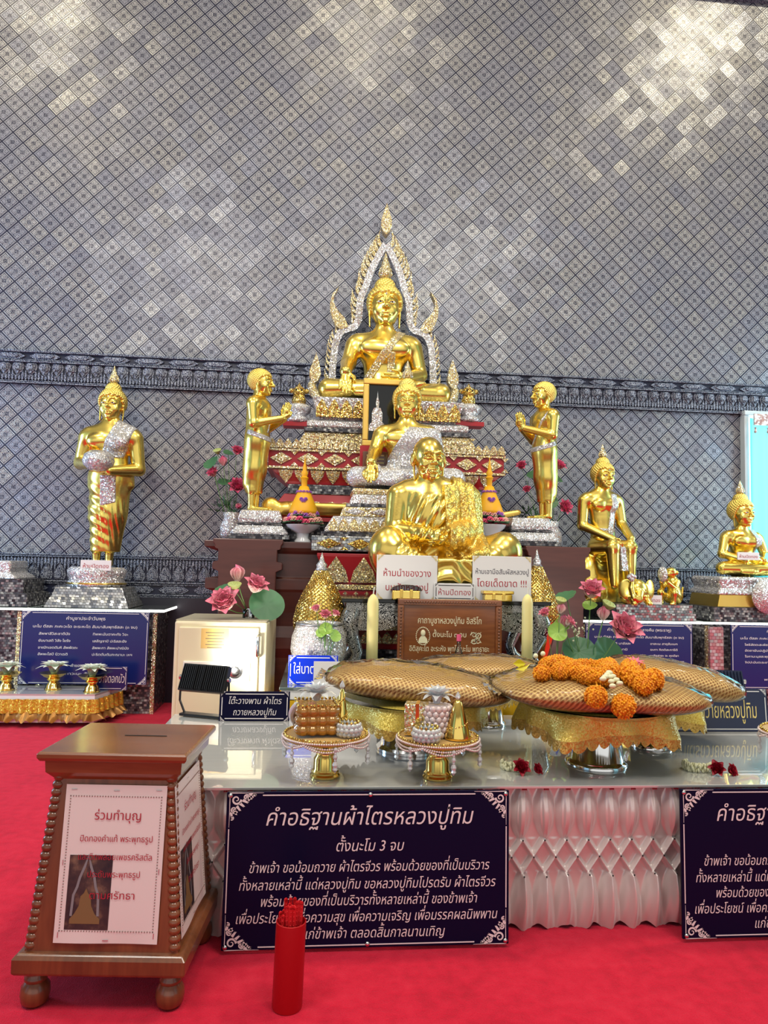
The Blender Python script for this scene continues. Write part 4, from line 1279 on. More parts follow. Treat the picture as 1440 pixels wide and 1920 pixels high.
# two small guardians on stone cushions beside the throne
for i, (px, lab) in enumerate(((559, 'small guardian figure on a white stone cushion left of the main throne'), (878, 'small guardian figure on a white stone cushion right of the main throne'))):
    p = P(px, 793, 5.9)
    g = thing('guardian_figure', lab, 'figurine', (p.x, 5.9, p.z), 0, 'guardian figures beside the throne')
    mb = MB(); mb.lathe([(.085, 0), (.095, .02), (.085, .04), (.06, .055), (.10, .09), (.105, .13), (.06, .155)], 20, (0, 0, 0)); mb.build('stone_cushion', M['crystal'], g, True)
    mb = MB(); mb.box((0, 0, -.02), (.24, .14, .035)); mb.build('bracket', M['red_lacquer'], g)
    mb = MB(); mb.lathe([(.055, .15), (.06, .19), (.045, .23)], 14); mb.ball((0, -.01, .255), .045, 12, 8, k=(1.35, .9, .8)); mb.lathe([(.05, .28), (.035, .295), (.015, .31), (0.001, .34)], 12)
    for q in (-1, 1): mb.ball((q * .062, -.005, .265), .022, 8, 6); 
    mb.build('figure', M['gem_gold'], g, True)
    mb = MB()
    for q in (-1, 1): mb.ball((q * .022, -.046, .265), .008, 6, 5)
    mb.build('eye', M['black_gloss'], g, True)

# disciples
def gem_stand(root, w, h, d, tiers=2):
    mb = MB()
    mb.sqlathe([(w * .5, d * .5, 0), (w * .5, d * .5, .03)], (0, 0, 0)); mb.build('mirror_edge', M['mosaic_dark'], root)
    mb = MB(); mb.sqlathe([(w * .49, d * .49, .03), (w * .47, d * .47, h * .25), (w * .37, d * .40, h * .50)], (0, 0, 0)); mb.build('lower_step', M['crystal'], root, bevel=.02)
    mb = MB(); mb.sqlathe([(w * .375, d * .405, h * .50), (w * .375, d * .405, h * .55)], (0, 0, 0)); mb.build('mirror_strip', M['mosaic_dark'], root)
    mb = MB(); mb.sqlathe([(w * .35, d * .38, h * .55), (w * .37, d * .40, h * .70), (w * .33, d * .36, h * .97), (w * .31, d * .34, h)], (0, 0, 0)); mb.build('upper_step', M['crystal'], root, bevel=.02)
YD = 5.50
dl = P(484, 1015, YD - .25)
h0 = 0.0
for i, (pxb, pxf, rz, lab, slab) in enumerate(((484, 487, R(74), 'golden disciple facing inward with palms joined, left of the throne', 'stepped white stone base under the left disciple'),
                                             (1004, 1012, R(-74), 'golden disciple facing inward with palms joined, right of the throne', 'stepped white stone base under the right disciple'))):
    p = P(pxb, 1012 if i == 0 else 1030, YD - .22)
    st = thing('stone_base', slab, 'base', (p.x, YD, at_ + .016), 0, 'bases of the disciples')
    gem_stand(st, 108 * S(YD), .215, .32)
    q = P(pxf, 960, YD)
    d = thing('disciple_statue', lab, 'statue', (q.x, YD, at_ + .016 + .215), rz, 'praying disciples', 264 * S(YD))
    if i == 0: disciple(d); d0 = d
    else:
        for ch in list(d0.children):
            c = ch.copy(); COL.objects.link(c); c.parent = d
            for g_ in list(ch.children): e = g_.copy(); COL.objects.link(e); e.parent = c

# ------------------------------------------------------------------ the tiered base of the silver-robed Buddha
YS = 4.92
sx = P(756, 900, 5.12).x
sb = thing('tiered_base', 'tiered base of stones, mirror mosaic and red leaf panels under the silver robed Buddha', 'base', (sx, 5.13, 0))
def zs(y, Y=YS): return P(745, y, Y).z
def hs_(x0, x1, Y=YS): return (x1 - x0) / 2 * S(Y)
D = .20
tier(sb, 'gold_cushion', M['crystal_gold'], 0, 0, zs(928), zs(916), hs_(652, 858), D * .82, [(.97, 0), (1, .5), (.95, 1)], .006)
tier(sb, 'stone_step', M['crystal'], 0, 0, zs(946), zs(928), hs_(650, 862), D * .86, [(.95, 0), (1, .8), (1, 1)], .006)
tier(sb, 'mirror_strip', M['mosaic_dark'], 0, 0, zs(952), zs(946), hs_(642, 868), D * .88)
t = tier(sb, 'diamond_tier', M['crystal_gold'], 0, 0, zs(970), zs(952), hs_(632, 880), D * .92, [(.95, 0), (1, 1)])
mb = MB(); diamonds_row(mb, -hs_(636, 876), hs_(636, 876), -D * .9, zs(969), zs(953), 5, .012); mb.build('diamond_relief', M['crystal'], t)
t = tier(sb, 'lotus_tier', M['crystal'], 0, 0, zs(1000), zs(970), hs_(604, 908), D, [(.90, 0), (1, .8), (1, 1)])
mb = MB(); petals_row(mb, -hs_(610, 902), hs_(610, 902), -D, zs(998), zs(974), 15, .014); mb.build('gold_petals', M['crystal_gold'], t)
tier(sb, 'mirror_step', M['mosaic_dark'], 0, 0, zs(1008), zs(1000), hs_(596, 914), D * 1.02)
t = tier(sb, 'panel', M['mosaic'], 0, 0, zs(1036), zs(1008), hs_(579, 931), D * 1.06)
mb = MB(); diamonds_row(mb, -hs_(582, 928), hs_(582, 928), -D * 1.06, zs(1034), zs(1010), 6, .014); mb.build('gold_relief', M['gem_gold'], t)
t = tier(sb, 'red_moulding', M['red_lacquer'], 0, 0, zs(1098), zs(1040), hs_(590, 920), D * 1.04, [(1, 0), (1, .1), (.86, .9), (.86, 1)])
mb = MB(); n = 6; x0 = hs_(600, 910)
for i in range(n):
    cx = -x0 + (i + .5) * 2 * x0 / n; a = x0 / n * .95
    for k, d in ((1, 0), (.72, .012), (.42, .024)):
        vs = []
        for px, tt in ((-a * k, .93), (a * k, .93), (a * .75 * k, .55), (0, .93 - .83 * k), (-a * .75 * k, .55)):
            vs.append((cx + px, -D * 1.04 * (1 - .14 * tt) - .01 - d, zs(1040) + (zs(1098) - zs(1040)) * tt))
        mb.add(vs, [tuple(range(5))])
mb.build('leaf_relief', M['gems_flame'], t)
tier(sb, 'stone_ledge', M['crystal_gold'], 0, 0, zs(1108), zs(1098), hs_(600, 910), D * 1.0)
t = tier(sb, 'lower_panel', M['red_lacquer'], 0, 0, .66, zs(1108), hs_(610, 900), D * .95)
mb = MB()
for r_ in range(4): petals_row(mb, -hs_(614, 896), hs_(614, 896), -D * .95, .70 + r_ * .09, .78 + r_ * .09, 14, .012)
mb.build('lower_relief', M['gems_flame'], t)
tier(sb, 'plinth', M['mosaic_dark'], 0, 0, .0, .66, hs_(600, 910), D)
b2 = thing('buddha_statue', 'golden Buddha in a silver stone robe sitting behind the old monk', 'statue', (sx + .02, 5.14, zs(916) + .020), R(-6), None, 222 * S(5.06))
seated_buddha(b2, 'earth', .300, (.62, 'gems_flame'), 'gold', None, 'crystal', eyes=False)

# framed picture and the little wooden plaque, leaning on the throne
p = P(722, 838, 5.50)
pf = thing('picture_frame', 'upright gilt framed dark picture of a pale seated Buddha behind the silver robed Buddha', 'picture', (P(724, 838, 5.43).x, 5.43, P(724, 838, 5.43).z))
fw, fh = 92 * S(5.43), 130 * S(5.43)
mb = MB(); f_ = .045
for cx, cz, w_, h_ in ((0, f_ / 2, fw, f_), (0, fh - f_ / 2, fw, f_), (-fw / 2 + f_ / 2, fh / 2, f_, fh - 2 * f_), (fw / 2 - f_ / 2, fh / 2, f_, fh - 2 * f_)): mb.box((cx, 0, cz), (w_, .04, h_))
mb.build('frame', M['gold_paint'], pf, bevel=.008)
MB().box((0, .008, fh / 2), (fw - .06, .01, fh - .06)).build('dark_print', M['black_gloss'], pf)
mb = MB()
mb.prism([(-0.135, .12), (-0.005, .12), (-0.005, .16), (-0.035, .19), (-0.035, .26), (-0.050, .30), (-0.065, .30), (-0.060, .34), (-0.070, .385), (-0.073, .43), (-0.077, .385), (-0.087, .34), (-0.082, .30), (-0.100, .30), (-0.115, .26), (-0.115, .19), (-0.135, .16)], -.002, .002)
mb.build('seated_buddha_image', M['crystal'], pf)
stn = MB(); stn.box((0, 0, -.09), (.40, .05, .18)); stn.build('stand', M['red_lacquer'], pf)
q = P(703, 884, 5.36)
wp = thing('small_plaque', 'small dark brown plaque with gold lines under the framed picture', 'plaque', (q.x, 5.36, q.z))
MB().box((0, 0, .075), (48 * S(5.36), .02, .15)).build('board', M['teak'], wp, bevel=.004)
mb = MB()
for r_ in range(4): mb.box((0, -.0115, .12 - .028 * r_), (.13, .003, .008))
mb.build('lettering', M['gold_print'], wp)

# the long gold reclining figure seen between the flower bowls
a0, a1 = P(500, 953, 5.60), P(965, 972, 5.60)
rc = thing('reclining_statue', 'long gold reclining figure lying behind the flower bowls', 'statue', ((a0.x + a1.x) / 2, 5.60, P(722, 960, 5.6).z))
L = (a1.x - a0.x) / 2
s = Sculpt([-L - .05, -.09, -.09], [L + .1, .09, .12], .009)
s.limb((-L + .15, 0, 0), (.25, 0, .0), .055, .062, .02); s.limb((.25, 0, 0), (L - .10, 0, -.005), .062, .032, .02); s.limb((L - .12, 0, -.005), (L + .02, -.03, .025), .03, .022, .02)
s.ell((-L + .03, 0, .02), (.07, .06, .07), .02); s.limb((-L + .1, 0, 0), (-L + .2, 0, 0), .05, .058, .03); s.limb((-L + .2, -.04, .03), (.1, -.05, .02), .026, .022, .02)
link('body', s.mesh(), M['gold_satin'], rc)
MB().box((0, .02, -.075), (2 * L, .10, .03)).build('plinth', M['red_lacquer'], rc)
# ------------------------------------------------------------------ flowers
def petal_vs(L, Wd, cup, bend, n=5, m=7, tip=.80):
    """one petal rising along +z from the origin, leaning outward (+x) by bend, cupped across"""
    vs, run = [], []
    for j in range(m):
        t = j / (m - 1)
        wv = Wd * (math.sin(PI * min(1, t * tip + .12)) ** .8) * (1 - t ** 6 * .75)
        a = bend * (t ** 1.2)
        x = L * t * math.sin(a * .9 + .04); z = L * t * math.cos(a * .9)
        for i in range(n):
            s = i / (n - 1) * 2 - 1
            vs.append((x - cup * wv * s * s * math.cos(a), wv * s * .5, z + cup * wv * s * s * .35)); run.append(t)
    fs = [(j * n + i, j * n + i + 1, j * n + n + i + 1, j * n + n + i) for j in range(m - 1) for i in range(n - 1)]
    return vs, fs, run
def flower_mesh(rings, axis=(0, 0, 1), seed=1, tip=.82):
    """rings: (count, length, width, bend, cup, base radius)"""
    r = random.Random(seed); mb = MB(); runs = []
    q = Vector((0, 0, 1)).rotation_difference(Vector(axis)).to_matrix().to_4x4()
    for k, (n, L, Wd, bend, cup, br) in enumerate(rings):
        for i in range(n):
            a = 2 * PI * (i + .5 * (k % 2) + r.uniform(-.08, .08)) / n
            vs, fs, run = petal_vs(L * r.uniform(.93, 1.05), Wd, cup, bend * r.uniform(.88, 1.12), tip=tip)
            m4 = q @ Matrix.Rotation(a, 4, 'Z') @ Matrix.Translation((br, 0, 0))
            mb.add(vs, fs, m4); runs += run
    me = mb.mesh('petals', True, fix=False)
    at = me.attributes.new('run', 'FLOAT', 'POINT'); at.data.foreach_set('value', runs)
    return me
def lotus_open(Rr, axis, seed=1, full=1.0):
    return flower_mesh([(6, Rr * .85, Rr * .85, .02, .45, .08 * Rr), (6, Rr * 1.0, Rr * 1.05, .20, .42, .15 * Rr), (7, Rr * 1.08, Rr * 1.15, .46, .38, .20 * Rr), (7, Rr * 1.05, Rr * 1.15, .80 * full, .32, .22 * Rr)], axis, seed)
def lotus_bud(L, axis, seed=1): return flower_mesh([(4, L * .95, L * .62, -.05, .55, .06 * L), (5, L, L * .72, -.02, .6, .12 * L), (4, L * .72, L * .66, .10, .6, .15 * L)], axis, seed)
def leaf_mesh(r, axis, seed=1, fold=.25):
    rr = random.Random(seed); ph = rr.uniform(0, 6)
    q = Vector((0, 0, 1)).rotation_difference(Vector(axis)).to_matrix()
    mb = MB()
    def fn(u, v):
        a = 2 * PI * u; p = r * v
        return q @ Vector((p * math.cos(a), p * math.sin(a), fold * r * (v * v * (.6 + .4 * math.sin(2 * a + ph)) + .12 * v * math.sin(9 * a + ph))))
    mb.grid(fn, 36, 6, True)
    me = mb.mesh('leaf', True, fix=False); return me
def pod_mesh(r, axis):
    q = Vector((0, 0, 1)).rotation_difference(Vector(axis)).to_matrix().to_4x4()
    mb = MB(); mb.lathe([(.12 * r, -1.1 * r), (.5 * r, -.75 * r), (.92 * r, -.1 * r), (1.0 * r, .05 * r), (.93 * r, .12 * r), (.001, .10 * r)], 18, (0, 0, 0), q)
    for i in range(9):
        a = i * 2.4; p = r * .25 * math.sqrt(i + .3)
        mb.ball(tuple(q @ Vector((p * math.cos(a), p * math.sin(a), .12 * r))), .09 * r, 6, 4)
    return mb.mesh('seed_pod', True)
def bouquet(name, label, base, items, Y, pot=None, stems=True, hot=False):
    """items: (kind, px, py, size_px, axis) - every flower stands at its own place in the vase"""
    root = thing(name, label, 'flowers', base)
    b = Vector(base)
    for i, it in enumerate(items):
        kind, px, py, sz, ax = it[:5]; y = Y + (it[5] if len(it) > 5 else 0.0)
        p = P(px, py, y) - b; r = sz * S(y)
        if kind == 'open': o = link('lotus_flower', lotus_open(r, ax, i + 3), M['lotus_hot' if hot else 'lotus_pink'], root, p)
        elif kind == 'bud': o = link('lotus_bud', lotus_bud(r, ax, i + 3), M['lotus_hot' if hot else 'lotus_pink'], root, p)
        elif kind == 'pod': o = link('seed_pod', pod_mesh(r, ax), M['pod'], root, p)
        elif kind == 'leaf': o = link('leaf', leaf_mesh(r, ax, i + 3, it[6] if len(it) > 6 else .25), M['leaf'], root, p)
        elif kind == 'lleaf': o = link('leaf', leaf_mesh(r, ax, i + 3), M['leaf_light'], root, p)
        elif kind == 'sprig':
            mb = MB(); rr = random.Random(i)
            for k in range(26): mb.ball((rr.gauss(0, r * .5), rr.gauss(0, .02), rr.gauss(0, r * .5)), r * .09, 6, 4)
            o = link('blossom_sprig', mb.mesh('sprig', True), M['jasmine'], root, p); o['kind'] = 'stuff'
        elif kind == 'fern':
            mb = MB(); rr = random.Random(i)
            for k in range(60):
                a, e = rr.uniform(0, 6.28), rr.uniform(.1, 1.3); L = r * rr.uniform(.5, 1.1)
                d = Vector((math.cos(a) * math.cos(e), math.sin(a) * math.cos(e) * .5, math.sin(e))); c = d * L
                t = Vector((-d.y, d.x, .3)).normalized() * r * .12
                mb.add([c * .75 - t, c * .75 + t, c + t * .3, c * 1.12], [(0, 1, 2, 3)])
            o = link('fern_leaves', mb.mesh('fern', False, fix=False), M['leaf'], root, p); o['kind'] = 'stuff'
        if stems and kind != 'fern':
            m = MB(); mid = Vector((p.x * .55, p.y * .6, p.z * .55)); rr = max(.0022, r * .035) if kind not in ('leaf', 'lleaf') else .003
            m.tube([(0, 0, .02), mid, p - Vector(ax).normalized() * r * (.9 if kind == 'pod' else .02)], rr * .8, 6); m.build('stem', M['stem'], root, True)
    return root

def board(root, w, h, m, th=.012, name='panel', bevel=.002): return MB().box((0, th / 2, h / 2), (w, th, h)).build(name, m, root, bevel=bevel)
def spiral(cx, cz, r, a0, turns, sgn, n=18):
    return [(cx + r * (1 - .8 * k / n) * math.cos(a0 + sgn * turns * 2 * PI * k / n), cz + r * (1 - .8 * k / n) * math.sin(a0 + sgn * turns * 2 * PI * k / n)) for k in range(n + 1)]
def stroke(mb, pts, w0, w1, y):
    """a flat tapering stroke in the x-z plane"""
    n = len(pts); L, Rr = [], []
    for i, p in enumerate(pts):
        a, b = pts[max(i - 1, 0)], pts[min(i + 1, n - 1)]; tx, tz = b[0] - a[0], b[1] - a[1]; l = math.hypot(tx, tz) + 1e-9; q = (w0 + (w1 - w0) * i / (n - 1)) / 2
        L.append((p[0] - tz / l * q, y, p[1] + tx / l * q)); Rr.append((p[0] + tz / l * q, y, p[1] - tx / l * q))
    mb.add(L + Rr, [(i, i + 1, n + i + 1, n + i) for i in range(n - 1)])
def corner_scrolls(mb, w, h, s, y):
    """leafy scrolls in the four corners of a board"""
    for fx in (-1, 1):
        for top in (0, 1):
            def C(x, z): return (fx * (w / 2 - x), (h - z) if top else z)
            def st(pts, a, b): stroke(mb, [C(*p) for p in pts], a, b, y)
            st(spiral(.22 * s, .22 * s, .15 * s, 0, 1.3, 1), .07 * s, .02 * s)
            st(spiral(.52 * s, .16 * s, .11 * s, 1, 1.2, -1), .06 * s, .02 * s); st(spiral(.16 * s, .52 * s, .11 * s, 0.5, 1.2, 1), .06 * s, .02 * s)
            st(spiral(.76 * s, .10 * s, .065 * s, 2, 1.1, 1), .04 * s, .01 * s); st(spiral(.10 * s, .76 * s, .065 * s, 2, 1.1, -1), .04 * s, .01 * s)
            for k in range(7):
                t = k / 6; x, z = (.95 - .85 * t) * s, (.10 + .85 * t) * s
                x0, z0 = x * .62, z * .62
                st([(x0, z0), (x0 * .4 + x * .6 + .03 * s, z0 * .4 + z * .6), (x * .82, z * .82)], .09 * s, .005 * s)
            st([(.02 * s, .02 * s), (.5 * s, .025 * s), (1.05 * s, .02 * s)], .03 * s, .01 * s); st([(.02 * s, .02 * s), (.025 * s, .5 * s), (.02 * s, 1.05 * s)], .03 * s, .01 * s)
def border(mb, w, h, s, inset, t, y):
    for a, b, c, d in ((-w / 2 + s, inset, w / 2 - s, inset), (-w / 2 + s, h - inset, w / 2 - s, h - inset)): mb.box(((a + c) / 2, y, b), (c - a, .0008, t))
    for x in (-w / 2 + inset, w / 2 - inset): mb.box((x, y, h / 2), (t, .0008, h - 2 * s))
def sign(name, label, cat, px0, px1, py0, py1, Y, m, lines, mt, tilt=0.0, corners=None, group=None, base=None, legs=False, rz=0.0, border_m=None, shear=0.0):
    """a board standing at Y: lines = (text, share of height, letter size share, width share, centre share[, material])"""
    a = P((px0 + px1) / 2, py1, Y); w = (px1 - px0) * S(Y) * 1.0; h = (py1 - py0) * S(Y)
    z = a.z if base is None else base
    if base is not None: h = P((px0 + px1) / 2, py0, Y).z - base
    root = thing(name, label, cat, (a.x, Y, z), rz, group)
    root.rotation_euler = (-tilt, 0, rz)
    board(root, w, h, m)
    by = {}
    for ln in lines:
        mm = ln[5] if len(ln) > 5 else mt
        mb = by.setdefault(mm.name, (MB(), mm))[0]
        al = ln[6] if len(ln) > 6 else 'c'
        letters(mb, ln[0], (ln[4] - .5) * w, h * (1 - ln[1]), ln[2] * h, ln[3] * w, shear, .014, al, -.0012)
    for mb, mm in by.values(): link('lettering', mb.mesh('lettering', fix=False), mm, root)
    if corners:
        mb = MB(); corner_scrolls(mb, w - .012, h - .0, corners * h, -.0010); border(mb, w, h, corners * h * 1.1, .012 * 1, .004, -.001)
        link('border', mb.mesh('border', fix=False), border_m or mt, root)
    return root, w, h

# ------------------------------------------------------------------ yellow stand, lacquer table, monk
ZS_ = 0.60
ysx0, ysx1 = P(524, 1285, 3.80).x, P(1250, 1285, 3.80).x
ys = thing('cloth_stand', 'low stand with yellow satin skirt and glass top in front of the monk', 'stand', ((ysx0 + ysx1) / 2, 4.24, 0))
yw = ysx1 - ysx0
MB().box((0, 0, ZS_ - .008), (yw, .92, .016)).build('glass_top', M['shelf_glass'], ys, bevel=.003)
MB().box((0, 0, ZS_ - .040), (yw - .02, .90, .046)).build('white_board', M['white'], ys)
def skf(u, v):
    t = u * 4; k = int(t) % 4; f = t - int(t)
    hx, hy = yw / 2 - .01, .45
    c = [(-hx, -hy), (hx, -hy), (hx, hy), (-hx, hy)]
    a, b = c[k], c[(k + 1) % 4]
    x, y = a[0] + (b[0] - a[0]) * f, a[1] + (b[1] - a[1]) * f
    n = [(0, -1), (1, 0), (0, 1), (-1, 0)][k]
    q = (.015 + .05 * (1 - v) + .022 * (1.2 - v) * math.sin(f * (120 if k % 2 == 0 else 60)))
    q *= min(1, f * 25 + .4, (1 - f) * 25 + .4)
    return (x + n[0] * q, y + n[1] * q, v * (ZS_ - .065))
MB().grid(skf, 640, 8, True).build('skirt', M['yellow_satin'], ys, True)

def inlay_mat():
    m, t, b = new_mat('pearl_inlay_on_black')
    n = node(t, 'TexNoise', {'Scale': 9.0, 'Detail': 2.0, 'Distortion': 2.2})
    t.links.new(node(t, 'TexCoord').outputs['Object'], n.inputs['Vector'])
    f = X(t, n.outputs['Fac'])
    w = ((f * 60.0).sin().abs()).step(0.70, 0.85)
    setp(b, **{'Base Color': mixc(t, w, (0.006, 0.006, 0.007), (0.62, 0.60, 0.56)), 'Roughness': 0.14, 'Metallic': w * 0.4})
    return m
M['inlay'] = inlay_mat()
YL = 4.27
lt = P(722, 1124, YL - .02).z
lx0, lx1 = P(645, 1180, YL).x, P(1026, 1180, YL).x
tb = thing('lacquer_table', 'black lacquer altar table with pearl inlay and curved legs under the gold monk', 'table', ((lx0 + lx1) / 2, 4.56, ZS_ + .002))
tw, thh = lx1 - lx0, lt - ZS_
mb = MB(); mb.box((0, 0, thh - .012), (tw + .04, .62, .024)); mb.build('tabletop', M['black_gloss'], tb, bevel=.005)
mb = MB(); mb.box((0, 0, thh - .045), (tw - .02, .59, .045)); mb.build('inlaid_band', M['inlay'], tb)
mb = MB()
n = 40; vs = []
for yy in (-.285, -.265):
    for i in range(n + 1):
        u = i / n * 2 - 1; d = .075 + .075 * abs(u) ** 2.5 + .018 * math.cos(u * 9.4)
        vs += [(u * tw * .47, yy, thh - .065), (u * tw * .47, yy, thh - .065 - d)]
k = 2 * (n + 1)
fs = [(2 * i, 2 * i + 1, 2 * i + 3, 2 * i + 2) for i in range(n)] + [(k + 2 * i, k + 2 * i + 2, k + 2 * i + 3, k + 2 * i + 1) for i in range(n)] + [(2 * i + 1, k + 2 * i + 1, k + 2 * i + 3, 2 * i + 3) for i in range(n)]
mb.add(vs, fs); mb.build('apron', M['inlay'], tb)
for qx in (-1, 1):
    for qy in (-1, 1):
        mb = MB()
        pts = [(qx * tw * .455, qy * .25, thh - .06), (qx * (tw * .475), qy * .265, thh - .13), (qx * (tw * .465), qy * .26, thh * .5), (qx * (tw * .43), qy * .245, thh * .26), (qx * (tw * .445), qy * .25, .06), (qx * (tw * .485), qy * .275, .0)]
        mb.tube(pts, [.052, .060, .048, .034, .036, .052], 10); mb.build('leg', M['inlay'], tb, 60)
mb = MB(); mb.box((0, 0, .014), (tw - .06, .54, .02)); mb.build('foot_board', M['black_gloss'], tb)
# monk
mz = lt + .055
mc = P(829, 1085, 4.66)
mp_ = thing('statue_plinth', 'flat gold plinth with black edge under the gold monk', 'plinth', (mc.x, 4.64, lt + .001))
MB().box((-.01, .0, .010), (.80, .47, .020)).build('black_edge', M['black_gloss'], mp_)
MB().box((-.01, .0, .037), (.78, .45, .034)).build('gold_board', M['gold_satin'], mp_, bevel=.01)
mk_ = thing('monk_statue', 'gold leafed old monk sitting cross legged with glittering shawl, front centre', 'statue', (mc.x, 4.635, mz + .018), 0, None, 288 * S(4.52))
mk_.scale = (mk_.scale[0], mk_.scale[0], mk_.scale[0] * 1.08)
monk_body(mk_)

# ---- signs, plaque and offerings in front of the monk
YG = 4.28
sg, w, h = sign('notice_card', 'white notice card with two lines of red writing before the monk, left one', 'sign', 705, 820, 1041, 1122, YG, M['paper'], [('ห้ามนำของวาง', .48, .215, .80, .5), ('บนตักหลวงปู่', .80, .215, .72, .5)], M['red_print'], base=lt + .001)
def gold_corners(root, w, h, s=.16):
    mb = MB(); corner_scrolls(mb, w - .008, h - .0, s * h, -.0010); link('corner_ornament', mb.mesh('corner', fix=False), M['gold_print'], root)
gold_corners(sg, w, h)
sg, w, h = sign('notice_card', 'white notice card with one dark and one red line of writing before the monk', 'sign', 884, 998, 1043, 1124, YG, M['paper'], [('ห้ามเอามือสัมผัสหลวงปู่', .40, .150, .92, .5, M['dark_print']), ('โดยเด็ดขาด !!!', .68, .215, .86, .5)], M['red_print'], base=lt + .001)
gold_corners(sg, w, h)
sg, w, h = sign('small_notice', 'small white notice with black corner ornaments between the two larger cards', 'sign', 813, 891, 1094, 1125, YG - .02, M['paper'], [('ห้ามปิดทอง', .68, .46, .82, .5)], M['red_print'], corners=.22, base=lt + .001, border_m=M['black'])
for i, (x0, x1, y0, y1, lab) in enumerate(((732, 790, 1097, 1124, 'shiny gold offering box with domed lid under the left notice card'), (904, 963, 1103, 1126, 'shiny gold offering box with flat lid under the right notice card'))):
    p = P((x0 + x1) / 2, y1, YG - .045); w_, h_ = (x1 - x0) * S(YG), max(.05, P(760, y0, YG - .04).z - lt)
    g = thing('gold_box', lab, 'box', (p.x, YG - .030, lt + .001), 0, 'gold boxes before the monk')
    MB().box((0, 0, h_ * .32), (w_ * .9, .07, h_ * .62)).build('body', M['brass'], g, bevel=.006)
    mb = MB()
    if i == 0: mb.grid(lambda u, v: (w_ * .5 * math.cos(PI * u) * (1 if True else 0), -.036 + .072 * v, h_ * .60 + h_ * .42 * math.sin(PI * u) ** .7), 16, 3)
    else: mb.box((0, 0, h_ * .78), (w_, .078, h_ * .30))
    mb.build('lid', M['brass'], g, True if i == 0 else False, bevel=0 if i == 0 else .006)
    mb = MB()
    for q in (-.16, .16): mb.box((q * w_, -.037, h_ * .42), (.018, .008, h_ * .55))
    mb.build('clasp', M['gold_satin'], g, bevel=.002)
# wooden plaque
YP = 4.17
sg, w, h = sign('prayer_plaque', 'carved wooden plaque with pale lettering standing before the lacquer table', 'plaque', 743, 941, 1124, 1250, YP, M['plaque_wood'],
    [('คาถาบูชาหลวงปู่ทิม อิสริโก', .315, .115, .62, .5), ('ตั้งนะโม ๓ จบ', .49, .095, .33, .5), ('อิติสุคะโต อะระหัง พุทโธ นะโม พุทธายะ', .675, .10, .77, .5), ('มะอะอุ ทุกขัง อนิจจัง อนัตตา พุทโธ นะโม', .84, .10, .84, .5)], M['cream_print'], base=ZS_ + .001)
mb = MB()
for cx, cz, ww, hh in ((0, .018, w, .036), (0, h - .018, w, .036), (-w / 2 + .018, h / 2, .036, h - .072), (w / 2 - .018, h / 2, .036, h - .072)): mb.box((cx, -.008, cz), (ww, .018, hh))
fr_ = mb.build('carved_frame', M['plaque_wood'], sg, bevel=.006)
mb = MB()
for i in range(34): 
    x = -w / 2 + .04 + i * (w - .08) / 33
    for z in (.018, h - .018): mb.ball((x, -.018, z), .007, 6, 4, k=(1, .6, 1))
for i in range(20):
    z = .05 + i * (h - .1) / 19
    for x in (-w / 2 + .018, w / 2 - .018): mb.ball((x, -.018, z), .007, 6, 4, k=(1, .6, 1))
mb.build('carved_beads', M['teak'], fr_, True)
mb = MB()
for i in range(28):
    a0 = 2 * PI * i / 28
    mb.ball((-w * .255 + .040 * math.cos(a0), -.001, h * .52 + .050 * math.sin(a0)), .004, 6, 4)
mb.prism([(-w * .255 + .024 * x, h * .52 - .040 + .042 * z) for x, z in ((-1.1, 0), (1.1, 0), (1.0, .55), (.45, .95), (-.45, .95), (-1.0, .55))], -.003, 0); mb.ball((-w * .255, -.002, h * .52 + .018), .017, 10, 8, k=(.85, .4, 1.1))
mb.build('bust_medallion', M['cream_print'], sg)
mb = MB()
for k in range(4):
    stroke(mb, spiral(w * .255 + (k % 2 - .5) * .028, h * .50 + (k // 2 - .5) * .034, .018, k * 1.57, 1.2, 1 if k % 2 else -1), .006, .002, -.0013)
for k in range(3): stroke(mb, [(w * .255 - .03 + k * .03, h * .44), (w * .255, h * .50 + k * .012), (w * .255 + .03 - k * .03, h * .58)], .005, .002, -.0013)
link('scroll_emblem', mb.mesh('emblem', fix=False), M['cream_print'], sg)
# candles
for i, (px, lab) in enumerate(((697, 'thick yellow candle on a gold foot left of the wooden plaque'), (988, 'thick yellow candle on a gold foot right of the wooden plaque'))):
    Yc = 4.05
    p = P(px, 1240, Yc); top = P(px, 1131, Yc).z - ZS_; r = 10.5 * S(Yc)
    c = thing('candle', lab, 'candle', (p.x, Yc, ZS_ + .001), 0, 'altar candles')
    mb = MB(); mb.lathe([(r, .045), (r, top * .55), (r, top), (r * .85, top + .025), (r * .4, top + .045), (.001, top + .052)], 20, ripple=lambda a, z: 1 + .03 * math.cos(8 * a)); mb.build('wax', M['wax'], c, True)
    MB().tube([(0, 0, top + .04), (.003, 0, top + .075), (.008, 0, top + .09)], .004, 6).build('wick', M['wick'], c)
    mb = MB(); mb.lathe([(r * 1.7, 0), (r * 1.7, .012), (r * 1.35, .02), (r * 1.4, .04), (r * 1.1, .05), (.001, .05)], 20); mb.build('holder', M['brass'], c, 40)
p = P(860, 1222, 4.02)
bt = thing('glass_bottle', 'tiny clear bottle with red cap in front of the wooden plaque', 'bottle', (p.x, 4.02, ZS_ + .001))
hb = P(860, 1190, 4.02).z - ZS_
mb = MB(); mb.lathe([(.024, 0), (.027, .01), (.027, hb * .55), (.010, hb * .75), (.010, hb * .9)], 16); mb.build('body', M['glass'], bt, True)
mb = MB(); mb.lathe([(.013, hb * .86), (.013, hb), (.001, hb)], 12); mb.build('cap', M['hotpink'], bt, 40)

